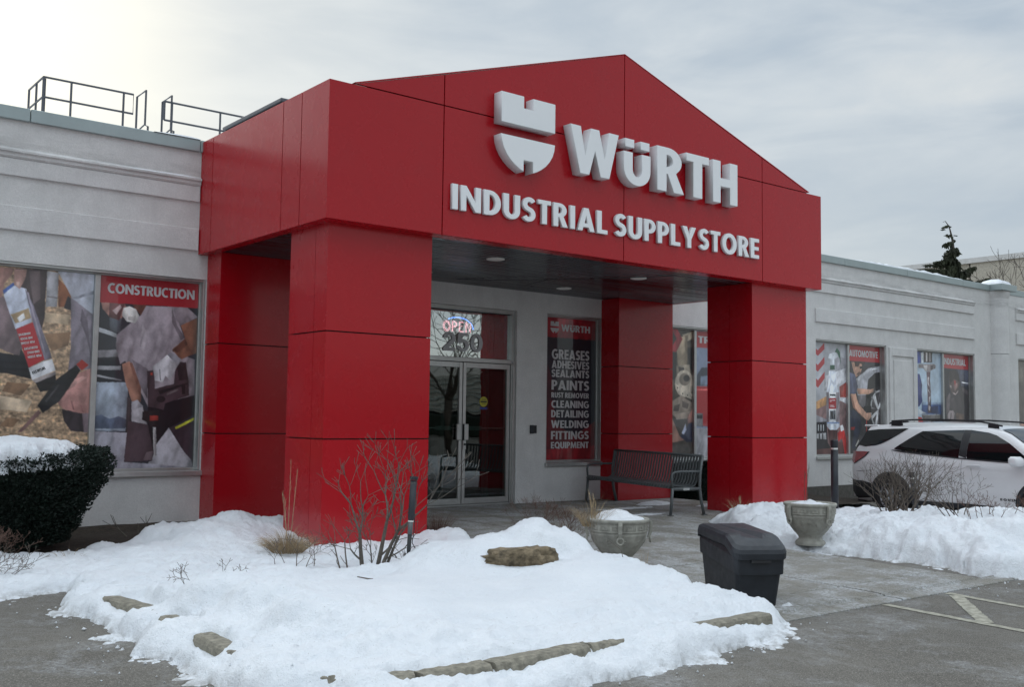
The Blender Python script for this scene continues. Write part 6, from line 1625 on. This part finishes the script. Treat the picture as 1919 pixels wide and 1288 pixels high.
# snow lying on the bush
def cap(cx, cy, rx, ry, z0, seed):
    X = np.linspace(cx - rx * 1.2, cx + rx * 1.2, 240); Y = np.linspace(cy - ry * 1.25, cy + ry * 1.25, 150)
    def f(X, Y):
        r = np.hypot((X - cx) / rx, (Y - cy) / ry) + .30 * fbm(X * 3, Y * 3, seed, 4, .6) + .22 * fbm(X * 11, Y * 11, seed + 2, 4, .6)
        e = np.clip((1 - r) / .30, 0, 1)
        base = z0 - .075 * np.clip((cy - Y) / ry, 0, 2) ** 2 - .05 * np.clip((X - cx) / rx, 0, 2) ** 3
        th = .062 + .07 * fbm(X * 2.2, Y * 2.2, seed + 5, 3) + .05 * fbm(X * 8, Y * 8, seed + 6, 4)
        return np.where(r < 1, base + th * np.sqrt(np.clip(1 - (1 - e) ** 2, 0, 1)), base - .005 - (r - 1) * 1.6)
    o = grid_sheet('snow_cap', X, Y, f, 'snow')
    import bmesh
    bm = bmesh.new(); bm.from_mesh(o.data)
    kill = []
    for v in bm.verts:
        r = math.hypot((v.co.x - cx) / rx, (v.co.y - cy) / ry) + .30 * float(fbm(np.array(v.co.x * 3), np.array(v.co.y * 3), seed, 4, .6)) + .22 * float(fbm(np.array(v.co.x * 11), np.array(v.co.y * 11), seed + 2, 4, .6))
        if r > 1.10: kill.append(v)
    bmesh.ops.delete(bm, geom=kill, context='VERTS'); bm.to_mesh(o.data); bm.free()
    o.parent = yw; o.matrix_parent_inverse = Matrix.Translation(-yw.location)
    return o
cap(-2.74, 1.86, 1.00, .64, .985, 77)
h2 = root('low_hedge', (8.9, 2.8, -.1), label='low dark clipped hedge against the wall behind the bench', cat='hedge')
HB = lambda q: (.95 + .03 * q, .36)
leaf_mass(9.22, 2.82, HB, 26000, .03, 5, (-.1, .56), 'yew', 'foliage', h2); blob(9.22, 2.82, HB, -.12, .53, 'yew', h2)

# ------------------------------------------------------------------ parked car (local frame: x = metres from the rear bumper, y = across, visible side is y < 0)
car = root('parked_car', (12.9, 1.95, -.345), -1.648, False, label='white compact SUV parked nose out beside the snow bank, tinted rear windows', cat='car')
top_l = [(0.0, .70), (.02, .92), (.05, 1.05), (.10, 1.155), (.20, 1.30), (.29, 1.50), (.31, 1.585), (.36, 1.60), (.8, 1.645), (1.5, 1.665), (2.2, 1.655), (2.7, 1.61), (3.05, 1.49), (3.35, 1.31), (3.62, 1.14), (3.9, 1.08), (4.25, 1.0), (4.5, .88), (4.62, .70), (4.66, .55)]
TL = np.array(top_l)
roofz = lambda l: float(np.interp(l, TL[:, 0], TL[:, 1]))
plan = lambda l: float(np.interp(l, [0, .05, .15, .4, .9, 2.4, 3.8, 4.2, 4.5, 4.66], [.80, .87, .93, .975, 1, 1, .985, .95, .86, .70]))
hwz = lambda z_: float(np.interp(z_, [.20, .30, .55, .80, .97, 1.05, 1.12, 1.20, 1.35, 1.50, 1.58, 1.63, 1.67], [.80, .885, .915, .925, .915, .885, .865, .845, .785, .715, .655, .55, .38]))
def botz(l): return .42 if l < .03 else (.30 if l < .15 else (.24 if l < 4.4 else .30))
ls = np.concatenate([np.arange(0, .4, .02), np.arange(.4, 4.4, .035), np.arange(4.4, 4.661, .02)])
nsec = 44; WC = (.93, 3.66); WZ = .345; WR = .385
pts = np.zeros((len(ls), nsec, 3))
for i, l in enumerate(ls):
    zb, zt = botz(l), roofz(l)
    for j in range(nsec):
        t_ = j / (nsec - 1)
        if t_ < .72:
            zq = zb + (zt - zb) * (t_ / .72) ** .95; y = hwz(zq) * plan(l)
            if zt < 1.12 : y *= 1 - .0 * t_
            # round off the shoulder towards the top
            e = max(0, (zq - (zt - .06)) / .06); y *= 1 - .05 * e * e
        else:
            u = (t_ - .72) / .28; y0_ = hwz(zt) * plan(l) * .95; y = y0_ * (1 - u); zq = zt + .025 * (1 - (1 - u) ** 2) * (1 if l > .3 else .3)
        pts[i, j] = (l, -y, zq)
def in_arch(l, z_): return any(math.hypot(l - wl, z_ - WZ) < WR for wl in WC)
def carbody():
    m = MB(); n, k = len(ls), nsec
    for sgn in (1, -1):
        P = pts.copy(); P[..., 1] *= sgn
        fs = []
        for i in range(n - 1):
            for j in range(k - 1):
                c = P[i:i + 2, j:j + 2].reshape(-1, 3).mean(0)
                if j < 26 and in_arch(c[0], c[2]): continue
                f = (i * k + j, (i + 1) * k + j, (i + 1) * k + j + 1, i * k + j + 1); fs.append(f if sgn > 0 else f[::-1])
        m.add(P.reshape(-1, 3), fs)
    return m
cb_ = build('body', carbody(), 'car', car, True, fix=False)
# close the back
m = MB(); ring = [tuple(pts[0, j]) for j in range(nsec)] + [(p[0], -p[1], p[2]) for p in pts[0, ::-1]]
m.add(ring, [tuple(range(len(ring)))]); build('tail_end', m, 'car', car, fix=False)
build('underbody', MB().box(.15, 4.5, -.78, .78, .22, .40).box(.55, 1.32, -.80, .80, .3, .78).box(3.28, 4.05, -.80, .80, .3, .78), 'car_dark', car)
def side_patch(name, poly, mat, parent, off_=.006, nz=14, nl=18):
    side_patch1(name, poly, mat, parent, off_, nz, nl, 1)
    return side_patch1(name, poly, mat, parent, off_, nz, nl, -1)
def side_patch1(name, poly, mat, parent, off_, nz, nl, sgn_):
    """polygon (l, z) wrapped on the visible and hidden flanks"""
    zs_ = [p[1] for p in poly]; z0, z1 = min(zs_) + 1e-4, max(zs_) - 1e-4
    m = MB()
    for sgn in (sgn_,):
        P = np.zeros((nz, nl, 3))
        for a, zq in enumerate(np.linspace(z0, z1, nz)):
            xs_ = []
            for i in range(len(poly)):
                (la, za), (lb, zb_) = poly[i], poly[(i + 1) % len(poly)]
                if (za > zq) != (zb_ > zq): xs_.append(la + (lb - la) * (zq - za) / (zb_ - za))
            x0, x1 = min(xs_), max(xs_)
            for b, l in enumerate(np.linspace(x0, x1, nl)): P[a, b] = (l, sgn * (hwz(zq) * plan(l) + off_), zq)
        m.quadgrid(P)
    return build(name, m, mat, parent, True, fix=False)
side_patch('side_window', [(.96, 1.185), (1.06, 1.26), (1.30, 1.42), (1.46, 1.515), (1.62, 1.545), (2.24, 1.55), (2.24, 1.085), (1.5, 1.13), (1.2, 1.155)], 'car_glass', car)
side_patch('side_window', [(2.38, 1.55), (2.55, 1.54), (2.80, 1.49), (3.10, 1.34), (3.36, 1.16), (3.46, 1.04), (3.2, 1.045), (2.38, 1.08)], 'car_glass', car)
side_patch('window_pillar', [(2.242, 1.552), (2.378, 1.552), (2.378, 1.08), (2.242, 1.085)], 'car_dark', car)
side_patch('belt_moulding', [(.93, 1.178), (2.3, 1.083), (3.46, 1.035), (3.46, 1.018), (2.3, 1.062), (1.2, 1.130), (.95, 1.160)], 'car_dark', car, .009)
side_patch('quarter_glass', [(.155, 1.225), (.205, 1.30), (.30, 1.50), (.34, 1.525), (1.16, 1.56), (1.02, 1.46), (.86, 1.36), (.70, 1.28), (.55, 1.235), (.35, 1.215)], 'car_glass', car, .008)
side_patch('sill_trim', [(1.32, .24), (1.32, .31), (2.4, .33), (3.28, .31), (3.28, .24)], 'car_dark', car, .012)
side_patch('rear_bumper', [(.02, .42), (.03, .62), (.30, .60), (.545, .56), (.56, .30), (.18, .27)], 'car_dark', car, .008)
side_patch('bumper_seam', [(.05, .745), (.05, .753), (.60, .80), (.60, .792)], 'alu_dark', car, .003, 4)
side_patch('door_seam', [(2.305, 1.06), (2.311, 1.06), (2.311, .30), (2.305, .30)], 'alu_dark', car, .002, 24, 2)
side_patch('door_seam', [(1.20, 1.13), (1.206, 1.13), (1.33, .80), (1.35, .62), (1.34, .62), (1.32, .80)], 'alu_dark', car, .002, 24, 2)
side_patch('crease', [(.9, .925), (.9, .93), (3.6, .90), (3.6, .895)], 'car', car, .006, 4)
tl = side_patch('tail_lamp', [(.015, 1.09), (.05, 1.125), (.44, 1.125), (.36, 1.04), (.20, .94), (.12, .90), (.05, .94), (.02, 1.02)], 'tail', car, .014)
side_patch('lamp_frame', [(.36, 1.04), (.44, 1.127), (.47, 1.127), (.38, 1.03), (.20, .925), (.12, .885), (.115, .90), (.20, .94)], 'car_dark', tl, .010)
# rear window glass
P = np.zeros((8, 12, 3))
for a, (l, z_) in enumerate(zip(np.linspace(.105, .29, 8), [roofz(q_) for q_ in np.linspace(.105, .29, 8)])):
    for b in range(12): P[a, b] = (l - .012, (b / 11 * 2 - 1) * hwz(z_) * plan(l) * .97, z_ + .012)
build('rear_window', MB().quadgrid(P), 'car_glass', car, True, fix=False)
build('spoiler', MB().bbox(.17, .46, -.60, .60, 1.575, 1.615, .012), 'car', car)
P = np.zeros((8, 12, 3))
for a, l in enumerate(np.linspace(2.86, 3.56, 8)):
    z_ = roofz(l)
    for b in range(12): P[a, b] = (l + .01, (b / 11 * 2 - 1) * hwz(z_) * plan(l) * .92, z_ + .034 - .02 * abs(b / 5.5 - 1) ** 2)
build('windscreen', MB().quadgrid(P), 'car_glass', car, True, fix=False)
for sgn in (-1, 1):
    pth = [(.72, sgn * .60, 1.640), (.85, sgn * .60, 1.690), (1.2, sgn * .60, 1.712), (1.9, sgn * .60, 1.718), (2.5, sgn * .60, 1.690), (2.85, sgn * .585, 1.625)]
    m = MB(); vs = []
    for p in pth:
        for dy_, dz in ((-.02, -.014), (.02, -.014), (.014, .014), (-.014, .014)): vs.append((p[0], p[1] + dy_, p[2] + dz))
    m.add(vs, [(i * 4 + c, i * 4 + (c + 1) % 4, (i + 1) * 4 + (c + 1) % 4, (i + 1) * 4 + c) for i in range(5) for c in range(4)] + [(3, 2, 1, 0), (20, 21, 22, 23)])
    m.box(.76, .98, sgn * .60 - .016, sgn * .60 + .016, 1.60, 1.70).box(2.62, 2.8, sgn * .60 - .016, sgn * .60 + .016, 1.58, 1.65)
    build('roof_rail', m, 'car_dark', car)
    build('mirror', loft([rr(3.28, 3.40, sgn * 1.02 - .09, sgn * 1.02 + .09, .985, .03), rr(3.24, 3.42, sgn * 1.02 - .12, sgn * 1.02 + .12, 1.04, .045), rr(3.24, 3.40, sgn * 1.02 - .12, sgn * 1.02 + .12, 1.11, .045), rr(3.27, 3.36, sgn * 1.02 - .09, sgn * 1.02 + .09, 1.145, .03)]), 'car', car, True)
    for hl in (2.42, 1.40):
        hy = hwz(.975) * 1.0
        build('door_handle', MB().bbox(hl, hl + .24, sgn * (hy + .026) - .010, sgn * (hy + .026) + .010, .955, .985, .006).bbox(hl + .02, hl + .05, sgn * (hy + .006) - .015, sgn * (hy + .006) + .015, .958, .982, .004).bbox(hl + .19, hl + .22, sgn * (hy + .006) - .015, sgn * (hy + .006) + .015, .958, .982, .004), 'car', car)
    for wl in WC:
        Rm = Matrix.Translation((wl, sgn * .80, WZ)) @ Matrix.Rotation(R(90) * -sgn, 4, 'X')
        w_ = build('tyre', MB().lathe([(.235, -.10), (.33, -.10), (.352, -.08), (.356, .05), (.340, .095), (.30, .105), (.238, .095)], 40, cap=False).xf(Rm), 'tire', car, True)
        sm = MB()
        for k in range(5):
            for dd in (-.16, .16):
                a = k * math.tau / 5; sm.tube([(.04 * math.cos(a), .04 * math.sin(a), .085), (.235 * math.cos(a + dd), .235 * math.sin(a + dd), .075)], [.022, .015], 6)
        sm.lathe([(.238, .02), (.244, .085), (.228, .09), (.222, .03)], 36, cap=False).lathe([(.001, .10), (.05, .098), (.06, .07)], 16, cap=False)
        build('rim', sm.xf(Rm), 'rim', w_, True)
        build('brake_disc', MB().lathe([(.001, .0), (.21, .0), (.21, .02), (.001, .02)], 24, cap=False).xf(Rm), 'car_dark', w_)
        m = MB(); vs = []; n_ = 26
        for i in range(n_ + 1):
            a = R(-28 + 236 * i / n_)
            for r0, oy in ((WR - .03, -.05), (WR - .015, .018), (WR + .045, .018), (WR + .055, .0)):
                l, z_ = wl + r0 * math.cos(a), WZ + r0 * math.sin(a); z_ = max(z_, .24); vs.append((l, sgn * (hwz(min(z_, .97)) * plan(l) + oy), z_))
        m.add(vs, [(i * 4 + c, i * 4 + c + 1, (i + 1) * 4 + c + 1, (i + 1) * 4 + c) for i in range(n_) for c in range(3)])
        build('arch_trim', m, 'car_dark', car, True, fix=False)
build('aerial_fin', MB().prism_y([(.50, 1.64), (.72, 1.655), (.66, 1.70), (.58, 1.715), (.52, 1.70)], -.018, .018), 'car_dark', car)
wl_ = curve_mesh('model_lettering', [lp for _, ls_ in layout('EQUINOX', 0, .42, 0, .036, .35) for lp in ls_], .002)
wl_.transform(Matrix.Translation((2.98, -(hwz(.44) + .004), .425)) @ ROTX); link('model_lettering', wl_, 'alu_dark', car)

# ------------------------------------------------------------------ background: building, trees
fb_ = root('far_building', (55, 25, -.3), label='beige pebble-faced building rising behind the store roof at the far right', cat='building')
build('wall', MB().box(55, 90, 3, 21.80, -.4, 10.90).box(55.06, 90, 21.92, 72, -.4, 10.90), 'far_stucco', fb_)
build('wall_joint', MB().box(55.12, 89, 21.801, 21.919, -.4, 10.90), 'alu_dark', fb_)
build('coping', MB().box(54.9, 90.1, 2.9, 72.1, 10.901, 11.21), 'stucco_trim', fb_)
build('louvre_recess', MB().box(55.02, 55.059, 23.1, 26.9, 9.7, 10.62), 'coping', fb_)
for k in range(9): build('louvre', MB().box(54.98, 55.0195, 23.3 + k * .39, 23.48 + k * .39, 9.75, 10.57), 'stucco_trim', fb_)
cd = root('weeping_conifer', (46.3, 18.2, -.1), label='dark drooping conifer with bent tip behind the store roof', cat='tree')
TB = Vector((46.3, 18.2, 0)); TS = .80; dv = Vector((RX, RYv, 0)); dw = Vector((math.sin(YAW), math.cos(YAW), 0))
tp = lambda a, h, b=0: TB + dv * a * TS + dw * b * TS + Vector((0, 0, 1.317 + (h - 1.317) * TS))
build('trunk', MB().tube([tp(0, -.4), tp(0, 9), tp(.05, 11.5), tp(-.05, 13.2), tp(-.25, 14.1), tp(-.50, 14.45), tp(-.66, 14.38)], [.22, .16, .10, .06, .03, .02, .01], 7), 'treebark', cd, True)
def sprays(name, base, tip, n, size, droop, sd_, parent):
    r_ = np.random.default_rng(sd_); m = MB(); V_ = []
    for _ in range(n):
        t_ = r_.random() ** .8; p = base.lerp(tip, t_) + Vector((0, 0, .25 * math.sin(t_ * 3.1))) * .5
        hl = droop * r_.uniform(.2, 1) * (1 - .6 * t_)
        o = dv * float(r_.normal(0, .06)) + dw * float(r_.normal(0, .10)); p = p + o
        q_ = p + Vector((0, 0, -hl)) + dv * float(r_.normal(0, .08)); w_ = size * r_.uniform(.5, 1.2)
        sdv = (dv * float(r_.normal(0, 1)) + dw * float(r_.normal(0, 1))).normalized() * w_ * .5
        mid = p.lerp(q_, .45)
        m.add([p, mid + sdv, q_, mid - sdv], [(0, 1, 2, 3)])
    return build(name, m, 'spruce', parent, fix=False)
rs_ = random.Random(3)
limbs = [(0, 13.2, -.45, 13.55, 14, .25), (-.3, 14.1, -.62, 13.9, 16, .2), (-.1, 13.1, -.55, 12.75, 22, .45), (0, 12.6, -.5, 12.2, 60, .6), (0, 12.7, .25, 12.3, 60, .6), (0, 12.0, -.75, 11.8, 90, .6), (0, 12.0, .3, 11.4, 90, .8),
         (0, 11.6, -1.25, 11.75, 70, .45), (0, 11.4, -1.9, 11.55, 60, .45), (0, 11.1, -2.45, 11.2, 80, .55), (0, 11.2, -1.2, 11.1, 130, .9), (0, 10.9, -1.9, 10.8, 120, .8), (0, 10.9, .9, 11.15, 90, .7), (.1, 10.6, 1.35, 11.5, 80, .8), (0, 10.3, 1.0, 10.6, 150, .9),
         (0, 9.8, 2.3, 10.75, 110, .8), (0, 9.8, 1.8, 10.2, 150, .9), (0, 9.9, -2.0, 10.3, 220, 1.0), (0, 9.2, -2.4, 9.6, 220, 1.0), (0, 9.2, 2.4, 9.4, 220, 1.0)]
for i, (a, h, b, h2_, n_, dr_) in enumerate(limbs):
    br = build('branch', MB().tube([tp(a, h), tp((a + b) / 2, (h + h2_) / 2 + .12), tp(b, h2_)], [.035, .025, .012], 4), 'treebark', cd)
    sprays('foliage', tp(a, h), tp(b, h2_), int(n_ * 1.8), .21, dr_ * 1.1, 100 + i, br)
for k in range(46):
    h = rs_.uniform(2, 12.4); a = rs_.uniform(0, 6.28); L = .25 + .16 * (12.9 - h); e = tp(0, h - .25 * L) + Vector((math.cos(a) * L, math.sin(a) * L, 0)) * TS
    br = build('branch', MB().tube([tp(0, h), e], [.03, .01], 4), 'treebark', cd); sprays('foliage', tp(0, h), e, 170, .24, 1.0, 300 + k, br)

def bare_tree(loc, H, label, seed, depth=6, r=.16, L=None, spread=.5, lean=(0, 0), tip=.006):
    t = root('bare_tree', loc, label=label, cat='tree', group=None); rnd = random.Random(seed)
    p = Vector(loc); m = MB(); hs = H * .30
    m.tube([p - Vector((0, 0, .2)), p + Vector((lean[0], lean[1], hs))], [r * 1.15, r * .9], 9); build('trunk', m, 'treebark', t, True)
    q0 = p + Vector((lean[0], lean[1], hs - .05))
    for k in range(5):
        a = k * 1.257 + rnd.uniform(-.3, .3); m = MB()
        grow(m, q0, (math.cos(a) * .55, math.sin(a) * .55, 1), H * .24, r * .55, depth, spread, .15, 3, (2, 3), rnd, tip, .74)
        build('limb', m, 'treebark', t, True)
bare_tree((44.6, 12.9, -.3), 9.2, 'leafless tree reaching in at the right edge behind the store', 21, 5, .20, tip=.009)
bare_tree((21.5, -21.5, -.15), 7.2, 'leafless street tree across the parking lot, mirrored in the door', 22, 4, .14, tip=.010)
bare_tree((26.5, -22.5, -.15), 6.0, 'smaller leafless street tree mirrored in the right door leaf', 23, 4, .11, tip=.010)
ob = root('opposite_building', (45, -52, -.15), label='low pale building with ribbed front across the street, seen in the door glass', cat='building')
build('wall', MB().box(-20, 120, -70, -52, -.15, 4.7), 'bldg_behind', ob)
for k in range(7): build('cladding_rib', MB().box(-20, 120, -52.001 + .0, -51.9, 1.9 + k * .4, 1.98 + k * .4), 'coping', ob)
build('window_strip', MB().box(-18, 118, -51.97, -51.94, .5, 1.7), 'car_glass', ob)
hd = root('street_hedge', (40, -46, -.15), label='long dark hedge in front of the building across the street', cat='hedge')
P_ = MB().bbox(-20, 110, -47, -46, -.15, 1.5, .1); build('foliage', P_, 'yew', hd)
